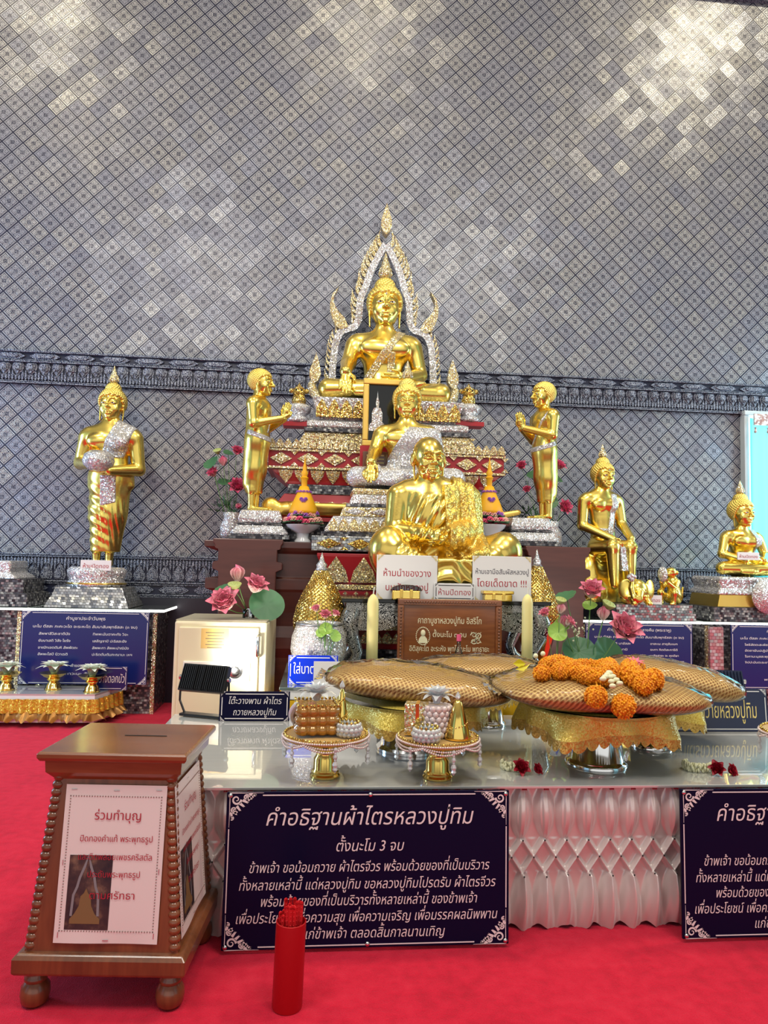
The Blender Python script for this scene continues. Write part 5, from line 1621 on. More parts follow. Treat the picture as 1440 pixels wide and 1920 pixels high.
# gold net cones with white tops
def net_cone(label, px, py_top, py_bot, Y, wpx, zb0=None):
    ZS_ = globals()['ZS_'] if zb0 is None else zb0
    p = P(px, py_bot, Y); h = P(px, py_top, Y).z - ZS_; r = wpx / 2 * S(Y)
    zb = P(px, py_bot, Y).z - ZS_
    g = thing('net_cone', label, 'offering', (p.x, Y, ZS_ + .001), 0, 'gold net cones')
    mb = MB(); mb.lathe([(r * .75, 0), (r * .8, .02), (r * .35, .06), (r * .35, zb * .6), (r * .95, zb * .92), (r * .98, zb), (.001, zb)], 24); mb.build('pedestal', M['brass'], g, 40)
    H = h - zb
    prof = [(r, 0), (r * 1.03, H * .12), (r * .93, H * .28), (r * .68, H * .48), (r * .40, H * .64), (r * .22, H * .76)]
    mb = MB(); mb.lathe([(q, zb + z) for q, z in prof] + [(.001, zb + H * .76)], 28); cone = mb.build('cone', M['gold_satin'], g, True)
    mb = MB(); rows = 18
    def rad(t):
        for (r0, z0), (r1, z1) in zip(prof, prof[1:]):
            if z0 <= t <= z1 + 1e-6: return r0 + (r1 - r0) * (t - z0) / (z1 - z0)
        return prof[-1][0]
    for k in range(26):
        for sg_ in (-1, 1):
            pts = []
            for j in range(rows + 1):
                t = H * .76 * j / rows; a = 2 * PI * k / 26 + sg_ * j * .22
                q = rad(t) + .004; pts.append((q * math.cos(a), q * math.sin(a), zb + t))
            mb.tube(pts, .0035, 4, False)
    mb.build('bead_net', M['gem_gold'], cone)
    mb = MB(); mb.lathe([(r * .24, zb + H * .76), (r * .17, zb + H * .80), (r * .19, zb + H * .84), (r * .10, zb + H * .88), (.001, zb + H)], 14, ripple=lambda a, z: 1 + .15 * math.cos(6 * a)); mb.build('white_tip', M['crystal'], g, True)
    return g
net_cone('gold bead net cone with white tip behind the alms bowl, left', 600, 1036, 1180, 4.40, 94)
net_cone('gold bead net cone with white tip behind the right candle', 1006, 1030, 1165, 5.0, 78, 0.0)

# the big alms bowl with its small vase and the blue sign
p = P(597, 1230, 4.08); r = 52 * S(4.08)
ab = thing('alms_bowl', 'large round alms bowl covered in white stones behind the blue sign', 'bowl', (p.x, 4.08, ZS_ + .002))
hb = P(597, 1168, 4.08).z - ZS_
mb = MB(); mb.lathe([(r * .45, 0), (r * .85, hb * .22), (r, hb * .52), (r * .96, hb * .75), (r * .82, hb * .95), (r * .80, hb), (r * .76, hb), (r * .78, hb * .9), (.001, hb * .4)], 40); mb.build('body', M['crystal'], ab, True)
mb = MB(); mb.lathe([(r * .83, hb * .96), (r * .84, hb * 1.0), (r * .79, hb * 1.01), (r * .79, hb * .96)], 40, close=True); mb.build('rim', M['grey_metal'], ab, True)
def lotus_vase(label, px, py, Y, items, vh=.10, leaf=None):
    base = P(px, py, Y); base.z = ZS_ + .001
    rt = bouquet('lotus_vase', label, base, items, Y)
    r = .030
    mb = MB(); mb.lathe([(r * .7, 0), (r * .75, .01), (r * .62, .03), (r * .95, vh * .55), (r * .62, vh * .72), (r * 1.1, vh), (r * .95, vh), (r * .5, vh * .72), (.001, vh * .6)], 6, ripple=None); mb.build('vase', M['porcelain'], rt, 30)
    mb = MB(); mb.prism([(-.012, vh * .30), (0, vh * .18), (.012, vh * .30), (.004, vh * .5), (0, vh * .62), (-.004, vh * .5)], -.031, -.027); mb.prism([(-.010, vh * .74), (0, vh * .70), (.010, vh * .74), (0, vh * .95)], -.029, -.02); mb.build('blue_flower', M['blue'], rt)
    return rt
lotus_vase('small blue and white vase with pink lotuses before the alms bowl', 607, 1238, 3.93, [('open', 594, 1146, 11, (-.3, -.4, .9)), ('open', 610, 1158, 13, (0, -.6, .8)), ('open', 626, 1154, 10, (.5, -.4, .8)), ('lleaf', 611, 1180, 13, (0, -.8, .6)), ('lleaf', 628, 1192, 12, (.5, -.8, .4)), ('lleaf', 602, 1186, 10, (-.3, -.8, .5))], .14)
lotus_vase('small blue and white vase with pink lotuses right of the right candle', 1042, 1238, 3.86, [('open', 1024, 1155, 14, (-.5, -.4, .8)), ('open', 1062, 1170, 15, (.6, -.5, .6)), ('bud', 1050, 1150, 20, (.2, -.1, 1)), ('lleaf', 1045, 1186, 19, (0, -.9, .5)), ('pod', 1052, 1124, 11, (.1, -.4, .9))], .14)
sg, w, h = sign('blue_sign', 'bright blue sign with white writing before the alms bowl', 'sign', 541, 632, 1229, 1270, 3.86, M['blue'], [('ใส่บาตรพระ', .62, .46, .80, .5)], M['white'], corners=.26, base=ZS_ + .001)

# ---- yellow cones on white flower bowls
def rose(mb, c, r, seed):
    rr = random.Random(seed)
    for k in range(5):
        n = 3 + k; q = r * (.25 + .18 * k)
        for i in range(n):
            a = 2 * PI * (i + .4 * k) / n
            x, y, z = c[0] + q * math.cos(a), c[1] + q * math.sin(a) * .8, c[2] + r * (.5 - .12 * k * k * .5)
            mb.ball((x, y, z), r * .34, 6, 4, k=(1, 1, .55))
def yellow_cone(label, px, pyb, Y, zb):
    base = P(px, pyb, Y); base.z = zb
    k = S(Y)
    def zpx(y): return P(px, y, Y).z - zb
    g = thing('flower_bowl', label, 'offering', base, 0, 'yellow cones on flower bowls')
    hb = zpx(984)
    mb = MB(); mb.lathe([(15 * k, 0), (15 * k, .012), (11 * k, .03), (12 * k, hb * .5), (30 * k, hb * .85), (33 * k, hb), (30 * k, hb), (.001, hb * .8)], 28); mb.build('bowl', M['porcelain'], g, 50)
    rr = random.Random(int(px))
    groups = {'pink_rose': MB(), 'peach': MB(), 'purple': MB(), 'leaf': MB(), 'hotpink': MB()}
    for i in range(36):
        a = 2 * PI * i / 18; ring = i // 18
        q = (31 - 8 * ring) * k; c = (q * math.cos(a), q * math.sin(a), hb + (8 + 12 * ring) * k + rr.uniform(-3, 3) * k)
        nm = rr.choice(['pink_rose', 'peach', 'pink_rose', 'peach', 'hotpink']) if ring == 0 else rr.choice(['purple', 'pink_rose', 'purple', 'peach'])
        rose(groups[nm], c, 6.2 * k, i)
        groups['leaf'].ball((c[0] * 1.12, c[1] * 1.12, c[2] - 5 * k), 4.5 * k, 6, 4, k=(1.3, 1.3, .3))
    for nm, mb in groups.items():
        nm2 = {'pink_rose': 'pink_flowers', 'peach': 'peach_flowers', 'purple': 'purple_flowers', 'leaf': 'flower_leaves', 'hotpink': 'rose_flowers'}[nm]
        o = mb.build(nm2, M[nm], g, True); o['kind'] = 'stuff'
    z0, z1 = zpx(958), zpx(912)
    mb = MB(); H = z1 - z0
    mb.lathe([(26 * k, z0 - .02), (26 * k, z0), (22 * k, z0 + H * .25), (13 * k, z0 + H * .7), (8 * k, z1), (.001, z1)], 26, ripple=lambda a, z: 1 + .025 * math.cos(26 * a)); mb.build('cone', M['baisri'], g, True)
    mb = MB(); z2, z3 = zpx(896), zpx(868)
    mb.lathe([(5.5 * k, z1 - .02), (5.5 * k, z2 - .02), (8 * k, z2), (5 * k, z2 + .01), (6.5 * k, z2 + .04), (3.5 * k, z2 + .06), (4 * k, z2 + .075), (1.6 * k, z3), (.001, zpx(856))], 14); mb.build('spire', M['baisri'], g, 50)
    mb = MB()
    for i in range(12):
        a = 2 * PI * i / 12; rose(mb, (11.5 * k * math.cos(a), 11.5 * k * math.sin(a), zpx(922)), 3.2 * k, i)
    for i in range(5): rose(mb, (( -4 + 2 * i) * k, -20 * k - abs(i - 2) * -.5 * k, zpx(936) - (2 - abs(i - 2)) * 2.5 * k), 3.4 * k, i + 20)
    o = mb.build('garland', M['purple'], g, True)
    return g
yellow_cone('yellow pointed cone on a white bowl of pink flowers, left of the tiered base', 567, 1022, 5.42, at_ + .001)
yellow_cone('yellow pointed cone on a white bowl of pink flowers, behind the monk at right', 916, 1030, 5.42, at_ + .001)
# ---- lotus vases behind the disciples
zt2 = at_ + .016
v = P(434, 1015, 6.1); v.z = zt2
bq = bouquet('lotus_arrangement', 'tall pink lotus arrangement in a pale vase behind the left disciple', v, [('open', 443, 851, 14, (.3, -.7, .7)), ('bud', 419, 873, 18, (-.1, -.2, 1)), ('open', 402, 892, 14, (-.4, -.6, .7)), ('open', 445, 918, 20, (.1, -.8, .5)), ('leaf', 397, 868, 16, (-.5, -.6, .6)), ('pod', 407, 844, 8, (-.2, -.5, .8)), ('leaf', 425, 906, 17, (.1, -.4, .9)), ('leaf', 428, 850, 10, (.3, -.5, .8)), ('fern', 425, 962, 34, (0, 0, 1)), ('bud', 447, 945, 14, (.1, -.6, -.4))], 6.1, hot=True)
mb = MB(); k = S(6.1); mb.lathe([(14 * k, 0), (21 * k, 12 * k), (22 * k, 26 * k), (15 * k, 42 * k), (17 * k, 52 * k), (15 * k, 52 * k), (.001, 40 * k)], 24); mb.build('vase', M['crystal'], bq, True)
v = P(1032, 1030, 6.1); v.z = zt2
bq = bouquet('lotus_arrangement', 'tall pink lotus arrangement behind the right disciple', v, [('open', 979, 878, 13, (-.4, -.7, .6)), ('open', 1045, 878, 15, (.4, -.6, .7)), ('open', 1053, 954, 18, (.3, -.9, .3)), ('open', 989, 921, 10, (-.4, -.7, .6)), ('bud', 1030, 900, 15, (.1, -.2, 1)), ('leaf', 1000, 890, 13, (-.4, -.6, .7)), ('leaf', 1043, 896, 14, (.5, -.6, .6)), ('leaf', 1030, 938, 18, (.2, -.9, .3)), ('fern', 995, 972, 26, (0, 0, 1))], 6.1, hot=True)
mb = MB(); mb.lathe([(14 * k, 0), (21 * k, 12 * k), (22 * k, 26 * k), (15 * k, 42 * k), (17 * k, 52 * k), (15 * k, 52 * k), (.001, 40 * k)], 24); mb.build('vase', M['crystal'], bq, True)
# ------------------------------------------------------------------ side altars
def slab_pedestal(label, px0, px1, py, Y, dep, zt):
    """mosaic column under a glass slab whose edge is lit"""
    a, b = P(px0, py, Y), P(px1, py, Y); w = b.x - a.x
    g = thing('pedestal', label, 'pedestal', ((a.x + b.x) / 2, Y + dep / 2, 0), 0, 'lit glass topped pedestals')
    MB().box((0, 0, zt - .012), (w, dep, .020)).build('glass_slab', M['shelf_glass'], g, bevel=.003)
    mb = MB(); mb.box((0, -dep / 2 - .004, zt - .014), (w + .012, .010, .016))
    for q in (-1, 1): mb.box((q * (w / 2 + .002), 0.0, zt - .014), (.008, dep, .016))
    mb.build('light_strip', M['led'], g)
    MB().box((0, .02, (zt - .03) / 2), (w - .13, dep - .09, zt - .03)).build('column', M['mosaic_dark'], g)
    for q in (-1, 1): MB().box((q * (w / 2 - .075), -dep / 2 + .07, (zt - .04) / 2), (.03, .03, zt - .04)).build('corner_strip', M['crystal_gold'], g)
    return g, (a.x + b.x) / 2, w
ZA = P(190, 1141, 5.95).z
# LEFT: pedestal, board, statue
pg, lx, lw = slab_pedestal('glass topped mosaic pedestal under the standing Buddha', 54, 307, 1141, 5.95, .58, ZA)
ly = 6.22
st = thing('figure_plinth', 'mirror mosaic foot with white stone lotus cushion under the standing Buddha', 'base', (P(180, 1120, ly).x, ly, ZA + .001))
k = S(ly)
mb = MB(); mb.sqlathe([(71 * k, .25, 0), (68 * k, .24, 8 * k), (62 * k, .21, 20 * k), (57 * k, .20, 33 * k), (56 * k, .195, 35 * k)]); mb.build('mosaic_foot', M['mosaic'], st)
mb = MB(); mb.lathe([(50 * k, 35 * k), (52 * k, 41 * k), (47 * k, 48 * k), (50 * k, 56 * k), (52 * k, 64 * k), (46 * k, 70 * k), (.001, 71 * k)], 36, sy=.8); mb.build('stone_cushion', M['crystal_big'], st, True)
mb = MB(); mb.lathe([(51 * k, 39 * k), (53.5 * k, 41 * k), (51 * k, 43 * k)], 36, sy=.8); mb.build('gold_ring', M['brass'], st, True)
sp = P(192, 1062, ly)
sbud = thing('buddha_statue', 'golden Buddha standing and holding a silver alms bowl', 'statue', (sp.x, ly, ZA + .001 + 71 * k), R(-3), None, 330 * k)
standing_buddha(sbud)
sign('red_lettered_tag', 'small white tag with red writing at the feet of the standing Buddha', 'sign', 152, 206, 1051, 1070, ly - .17, M['paper'], [('ห้ามปิดทอง', .74, .52, .86, .5)], M['red_print'], base=None)
BL = [('คำบูชาประจำวันพุธ', .115, .062, .31, .50), ('นะโม ตัสสะ ภะคะวะโต อะระหะโต สัมมาสัมพุทธัสสะ (๓ จบ)', .225, .052, .82, .50),
      ('สัพพาสีวิสะชาตีนัง', .325, .048, .245, .14, M['white'], 'l'), ('ยันนาเสติ วิสัง โฆรัง', .42, .048, .25, .14, M['white'], 'l'), ('อาณักเขตตัมหิ สัพพัตถะ', .515, .048, .31, .14, M['white'], 'l'), ('สัพพะโสปิ นิวาเรติ', .605, .048, .235, .14, M['white'], 'l'),
      ('ทิพพะมันตาคะทัง วิยะ', .325, .048, .28, .56, M['white'], 'l'), ('เสสัญจาปิ ปะริสสะยัง', .42, .048, .27, .56, M['white'], 'l'), ('สัพพะทา สัพพะปาณินัง', .515, .048, .29, .56, M['white'], 'l'), ('ปะริตตันตัมภะณามะ เหฯ', .605, .048, .32, .56, M['white'], 'l'),
      ('คำขอพรเทวดา', .76, .052, .20, .50), ('พุทธะ ภาวะนะ สังฆะปูชา', .87, .048, .42, .46)]
ZP = .235
sign('prayer_board', 'dark blue prayer board with white writing below the standing Buddha', 'board', 43, 266, 1147, 1277, 5.90, M['navy'], BL, M['white'], corners=.13, base=.248, tilt=R(1))
# far left pedestal, cut by the frame
pg2, fx, fw_ = slab_pedestal('glass topped mosaic pedestal cut by the left edge of the view', -190, 51, 1134, 5.95, .58, ZA)
st2 = thing('figure_plinth', 'mirror mosaic foot with stone cushion cut by the left edge of the view', 'base', (P(-72, 1120, 6.2).x, 6.23, ZA + .001))
k2 = S(6.1)
mb = MB(); mb.sqlathe([(132 * k2, .24, 0), (130 * k2, .235, 22 * k2), (122 * k2, .22, 24 * k2), (122 * k2, .22, 48 * k2)]); mb.build('mosaic_foot', M['mosaic_dark'], st2)
mb = MB(); mb.sqlathe([(110 * k2, .21, 48 * k2), (106 * k2, .20, 52 * k2), (94 * k2, .18, 60 * k2), (96 * k2, .18, 68 * k2), (94 * k2, .18, 80 * k2)]); mb.build('stone_cushion', M['crystal'], st2, bevel=.015)
# low platform with gold skirt, corner cut off
Yp0 = 5.40
ppts = [G(x, y, ZP) for x, y in ((-320, 1292), (150, 1300), (190, 1298), (262, 1274), (262, 1262))]
c1, c2 = G(178, 1302, ZP), G(262, 1276, ZP)
c2 = c1 + (c2 - c1) * ((5.925 - c1.y) / (c2.y - c1.y))
outl = [(-5.6, c1.y), (c1.x, c1.y), (c2.x, c2.y), (-5.6, c2.y)]
pl = thing('low_platform', 'low glass topped platform with gold fringed skirt at the left, holding lotus trays', 'platform', (0, 0, 0))
def polyslab(pts, z0, z1):
    mb = MB(); n = len(pts)
    mb.add([(x, y, z0) for x, y in pts] + [(x, y, z1) for x, y in pts], [tuple(range(n - 1, -1, -1)), tuple(range(n, 2 * n))] + [(i, (i + 1) % n, n + (i + 1) % n, n + i) for i in range(n)])
    return mb
polyslab(outl, ZP - .012, ZP).build('glass_top', M['tabletop'], pl)
o2 = [(x, y + (.0 if i < 2 else 0)) for i, (x, y) in enumerate(outl)]
polyslab(o2, .03, ZP - .0125).build('white_cloth', M['white'], pl)
def along(pts, f):
    L = [math.hypot(b[0] - a[0], b[1] - a[1]) for a, b in zip(pts, pts[1:])]; d = f * sum(L)
    for (a, b), l in zip(zip(pts, pts[1:]), L):
        if d <= l + 1e-9: 
            t = d / l; return a[0] + (b[0] - a[0]) * t, a[1] + (b[1] - a[1]) * t, (b[1] - a[1]) / l, -(b[0] - a[0]) / l
        d -= l
    return pts[-1][0], pts[-1][1], 0, -1
edge_pts = outl[:3]
def fringe(u, v):
    x, y, nx, ny = along(edge_pts, u); q = .012 + .010 * math.sin(u * 420) + .012 * (1 - v)
    return (x + nx * q, y + ny * q, .10 + v * .10)
MB().grid(fringe, 700, 5).build('fringe', M['gold_fringe'], pl, True)
def ruff(u, v):
    x, y, nx, ny = along(edge_pts, u); q = .01 + .04 * (1 - v) + .030 * (1.1 - v) * math.sin(u * 260 + 1.5 * math.sin(u * 90)) 
    return (x + nx * q, y + ny * q, .05 + v * .06 + .01 * math.sin(u * 530) * (1 - v))
MB().grid(ruff, 700, 6).build('ruffle', M['copper_ruffle'], pl, True)
# lotus trays
def pedestal_tray(name, label, base, R0, H, m, group=None):
    g = thing(name, label, 'tray', base, 0, group)
    mb = MB(); mb.lathe([(R0 * .55, 0), (R0 * .58, H * .06), (R0 * .50, H * .12), (R0 * .46, H * .30), (R0 * .30, H * .48), (R0 * .42, H * .58), (R0 * .46, H * .64), (R0 * .40, H * .70)], 28, ripple=lambda a, z: 1 + .03 * math.cos(14 * a)); mb.build('foot', m, g, 50)
    mb = MB(); mb.lathe([(R0 * .40, H * .68), (R0 * .70, H * .80), (R0, H), (R0 * .95, H), (R0 * .6, H * .86), (.001, H * .82)], 28); mb.build('dish', m, g, 50)
    return g
for i, (px, py, lab) in enumerate(((6, 1296, 'at the left edge of the view'), (95, 1295, 'middle one of the three on the platform'), (168, 1300, 'in front of the small framed sign'))):
    b = G(px, py, ZP); k = b.y / F_PX
    pedestal_tray('lotus_tray', 'gold footed tray under a white lotus, ' + lab, (b.x, b.y + .05, ZP + .001), 25 * k, 30 * k, M['brass'], 'gold lotus trays')
    fl_ = thing('white_lotus', 'white lotus on a gold tray, ' + lab, 'flower', (b.x, b.y + .05, ZP + .001 + 27 * k), 0, 'white lotuses on trays')
    link('petals', flower_mesh([(5, 21 * k, 15 * k, .15, .5, .006), (7, 25 * k, 17 * k, .50, .45, .010), (8, 29 * k, 19 * k, .85, .4, .012), (8, 29 * k, 19 * k, 1.2, .35, .012)], (0, 0, 1), i), M['lotus_white'], fl_)
    MB().lathe([(5 * k, 0), (6 * k, 5 * k), (.001, 6 * k)], 12).build('heart', M['pod'], fl_, True)
sign('small_sign', 'small dark blue sign with white slanted writing behind the right lotus tray', 'sign', 168, 236, 1250, 1277, 5.72, M['navy'], [('วางดอกบัว', .68, .50, .66, .60)], M['white'], corners=.22, base=ZP + .002, shear=.2)

# ------------------------------------------------------------------ RIGHT: seated Buddha with elephant and monkey
ry = 5.95
ZR = P(1200, 1163, 5.72).z
pgr, rx, rw = slab_pedestal('glass topped mosaic pedestal under the Buddha with elephant', 1082, 1312, 1163, 5.72, .56, ZR)
u = S(ry) / 3.79
mbx = thing('mosaic_base', 'two step mirror mosaic base under the Buddha with elephant', 'base', (P(1205, 1150, ry).x, ry, ZR + .001))
mb = MB(); mb.sqlathe([(78 * S(ry), .24, 0), (78 * S(ry), .24, 13 * S(ry))]); mb.build('lower_step', M['mosaic'], mbx)
mb = MB(); mb.sqlathe([(74 * S(ry), .225, 13 * S(ry)), (74 * S(ry), .225, 29 * S(ry))]); mb.build('upper_step', M['mosaic'], mbx)
rz0 = ZR + .001 + 29 * S(ry)
ex = P(1060 + 292 / 3.79, 1130, ry).x
eb = thing('buddha_statue', 'golden Buddha seated on a rock with legs down, silver sash, right of the throne', 'statue', (ex, ry + .05, rz0 + .002), R(8))
s = Sculpt([-.26, -.26, -.005], [.34, .22, 1.05], .0065)
def q3(x, z, y=0.0): return (x * u, y, z * u)
# rock with draped cloth
s.ell(q3(60, 90, .06), (.20, .13, .24), .0); s.ell(q3(150, 190, .05), (.13, .11, .22), .05); s.ell(q3(-90, 180, .06), (.11, .10, .20), .05); s.ell(q3(-100, 60, .02), (.12, .13, .12), .04); s.ell(q3(190, 70, .02), (.10, .12, .12), .04)
s.limb(q3(20, 400, .06), q3(10, 640, .05), .115, .10, .03, flat=((0, 1, 0), .75)); s.limb(q3(10, 640, .05), q3(0, 740, .05), .10, .135, .04, flat=((0, 1, 0), .65))
s.limb(q3(-110, 760, .05), q3(105, 760, .05), .055, .055, .04); s.limb(q3(0, 760, .05), q3(0, 850, .03), .058, .048, .03)
for q in (-1, 1): s.ell(q3(q * 130 - 2, 745, .05), (.052, .05, .06), .03); s.ell(q3(q * 55, 715, -.03), (.06, .025, .04), .03)
s.limb(q3(-50, 400, .03), q3(-10, 400, -.15), .075, .062, .03); s.limb(q3(-10, 400, -.15), q3(0, 130, -.16), .060, .040, .02)
s.limb(q3(80, 400, .03), q3(135, 400, -.14), .075, .062, .03); s.limb(q3(135, 400, -.14), q3(140, 130, -.14), .060, .042, .02)
s.limb(q3(190, 380, .04), q3(240, 200, .05), .05, .02, .03)
s.path([q3(-145, 740, .05), q3(-160, 560, .04), q3(-10, 455, -.17)], [.050, .043, .030], .015); hand(s, q3(-10, 455, -.17), (.6, -.45, -.6), (.4, -.5, .7), .10, .004, -.25)
s.path([q3(140, 740, .05), q3(160, 580, .03), q3(145, 465, -.15)], [.050, .043, .030], .015); hand(s, q3(145, 465, -.15), (.1, -.5, -.75), (-1, 0, .1), .10, .004, -.2)
hs = 200 * u
hd, T = head_sculpt(q3(5, 832, .02), hs, yaw=R(4), neck=.34)
link('body', s.mesh([hd]), M['gold'], eb)
t = Sculpt(s.lo, [.34, .22, 1.05], s.vox)
t.limb(q3(20, 400, .06), q3(10, 640, .05), .115, .10, .03, flat=((0, 1, 0), .75)); t.limb(q3(10, 640, .05), q3(0, 740, .05), .10, .135, .04, flat=((0, 1, 0), .65)); t.limb(q3(-110, 760, .05), q3(105, 760, .05), .055, .055, .04)
for q in (-1, 1): t.ell(q3(q * 55, 715, -.03), (.06, .025, .04), .03)
t.limb(q3(-50, 400, .03), q3(-10, 400, -.15), .075, .062, .03); t.limb(q3(-10, 400, -.15), q3(0, 130, -.16), .060, .040, .02); t.limb(q3(80, 400, .03), q3(135, 400, -.14), .075, .062, .03); t.limb(q3(135, 400, -.14), q3(140, 130, -.14), .060, .042, .02); t.box(q3(65, 290, -.13), (.06, .05, .12), .01, .04)
x, y, z = t.xyz()
a = np.maximum(np.maximum(np.abs(x - (62 + (z / u - 700) * .10) * u) - .030, y - .03), np.maximum(480 * u - z, z - 800 * u))
b = np.maximum(np.abs(x - (40 + (480 - z / u) * .14) * u) - .030, np.maximum(y + .02, np.maximum(230 * u - z, z - 490 * u)))
c_ = np.maximum(np.abs(z - 530 * u) - .012, y - .04)
link('sash', t.shell(.008, np.minimum(np.minimum(a, b), c_)).mesh(), M['crystal'], eb)['label'] = 'silver jewelled sash'
add_head_parts(eb, T, hs, (.55, 'crystal_gold'))
# elephant and monkey
el = thing('elephant_figurine', 'small golden elephant kneeling at the feet of the seated Buddha', 'figurine', (P(1060 + 405 / 3.79, 1128, ry).x, ry - .235, rz0), R(4))
s = Sculpt([-.16, -.16, -.005], [.16, .16, .30], .0055)
s.ell((0, .04, .08), (.11, .09, .095), 0); s.ell((0, -.055, .115), (.080, .065, .092), .03)
for q in (-1, 1): s.ell((q * .105, -.055, .125), (.058, .014, .082), .010, rot=(0, 0, q * .45)); s.limb((q * .06, -.09, .04), (q * .065, -.12, .012), .03, .026, .02)
s.path([(-.01, -.105, .10), (-.035, -.135, .05), (-.075, -.13, .06), (-.085, -.11, .13), (-.07, -.10, .22)], [.034, .028, .022, .018, .014], .012)
for q in (-1, 1): s.limb((q * .03, -.10, .07), (q * .045, -.145, .06), .009, .005, .005); s.ell((q * .035, -.11, .125), (.008, .008, .006), .004)
link('body', s.mesh(), M['gold'], el)
mb = MB()
for c in ((0, 0, 0), (.022, 0, -.01), (-.02, 0, -.012), (.004, 0, -.03)): mb.ball((c[0] - .085, c[1] - .11, c[2] + .235), .021, 10, 6)
mb.build('crystal_gift', M['crystal'], el, True)
mo_ = thing('monkey_figurine', 'small golden monkey holding up a silver honeycomb beside the elephant', 'figurine', (P(1060 + 715 / 3.79, 1128, ry).x, ry - .12, rz0), R(-55))
s = Sculpt([-.13, -.22, -.005], [.13, .13, .36], .005)
s.ell((0, .02, .06), (.06, .07, .06), 0); s.limb((0, .03, .06), (0, -.0, .19), .058, .048, .03); s.ell((0, -.02, .265), (.042, .046, .046), .015); s.ell((0, -.06, .253), (.022, .024, .02), .012); s.ell((0, -.035, .285), (.038, .035, .02), .01)
for q in (-1, 1):
    s.ell((q * .045, -.01, .265), (.012, .012, .017), .006); s.path([(q * .045, .0, .19), (q * .06, -.065, .13), (q * .03, -.135, .185)], [.022, .017, .013], .01)
    hand(s, (q * .03, -.135, .185), (0, -.6, .8), (-q, 0, 0), .05, .003, .2)
    s.path([(q * .045, .0, .04), (q * .06, -.09, .10), (q * .055, -.085, .012)], [.032, .026, .018], .012); s.limb((q * .055, -.085, .012), (q * .055, -.135, .01), .015, .010, .008)
s.path([(0, .08, .03), (.02, .11, .06), (.03, .11, .14)], [.012, .011, .009], .008)
link('body', s.mesh(), M['gold'], mo_)
mb = MB(); mb.ball((0, -.165, .250), .055, 14, 10, k=(.8, .4, 1.15)); mb.build('honeycomb', M['crystal'], mo_, True)
sign('red_lettered_tag', 'small white tag with red writing between the elephant and the monkey', 'sign', 1195, 1243, 1116, 1131, ry - .215, M['paper'], [('ห้ามปิดทอง', .74, .55, .86, .5)], M['red_print'], base=rz0 + .001)
BR = [('คำบูชาประจำวันพุธกลางคืน (พระราหู)', .115, .060, .60, .50), ('นะโม ตัสสะ ภะคะวะโต อะระหะโต สัมมาสัมพุทธัสสะ (๓ จบ)', .225, .050, .84, .50)] + [(tx, .325 + .092 * i, .046, wv, xx, M['white'], 'l') for xx, col in ((.09, (('กินนุ สันตะนติ นาลัสสะ', .33), ('สะมะนุสติ กัมมานิ', .30), ('ปะริตตัง วะระกัง', .27), ('กัมภะณามะ เสยยะ', .28))), (.60, (('อาสะเน สายุสัมเมท', .26), ('ยะทา กิตติสะการีติ', .26), ('มะหิงสายะ จะ คุตติยา', .27), ('ปะริตตันตัมภะณามะ เหฯ', .32)))) for i, (tx, wv) in enumerate(col)]
sign('prayer_board', 'dark blue prayer board with white writing below the Buddha with elephant', 'board', 1092, 1306, 1168, 1290, 5.66, M['navy'], BR, M['white'], corners=.13, base=None)
# far right: meditating Buddha
fy = 5.95
pgf, rx2, rw2 = slab_pedestal('glass topped mosaic pedestal at the right edge of the view', 1318, 1560, 1166, 5.72, .56, ZR)
MB().box((P(1345, 1230, 5.70).x - pgf.location.x, 5.70 - pgf.location.y + .02, (ZR - .04) / 2), (.115, .03, ZR - .05)).build('pink_mosaic_panel', M['mosaic_pink'], pgf)
k = S(fy)
cx = P(1392, 1130, fy).x
fb = thing('figure_plinth', 'mosaic and stone base with gold apron under the meditating Buddha', 'base', (cx + .06, fy, ZR + .001))
mb = MB(); mb.sqlathe([(104 * k, .25, 0), (104 * k, .25, 27 * k)]); mb.build('mosaic_foot', M['mosaic_dark'], fb)
mb = MB(); mb.sqlathe([(95 * k, .235, 27 * k), (90 * k, .23, 50 * k)]); mb.build('gold_step', M['gold_satin'], fb, bevel=.004)
mb = MB(); mb.sqlathe([(94 * k, .24, 50 * k), (94 * k, .235, 56 * k), (86 * k, .22, 62 * k), (88 * k, .22, 70 * k), (92 * k, .23, 78 * k), (88 * k, .22, 84 * k)]); mb.build('stone_cushion', M['crystal_big'], fb, bevel=.012)
mb = MB(); mb.lathe([(.001, 0), (33 * k, .004), (33 * k, .02), (.001, .024)], 28, mat4=Matrix.Translation((0, -.262, 49 * k)) @ Matrix.Rotation(PI / 2, 4, 'X')); mb.build('hanging_cloth', M['crystal'], fb, True)
f2 = thing('buddha_statue', 'golden Buddha meditating with hands in the lap at the right edge', 'statue', (P(1386, 1070, fy).x + .07, fy, ZR + .001 + 84 * k + .014), R(4), None, 152 * k)
seated_buddha(f2, 'meditate', .36, (.55, 'crystal_gold'), 'gold', 'strip', yaw=R(10))
sign('red_lettered_tag', 'small white tag with red writing in the lap of the meditating Buddha', 'sign', 1381, 1426, 1035, 1050, fy - .19, M['paper'], [('ห้ามปิดทอง', .74, .55, .86, .5)], M['red_print'])
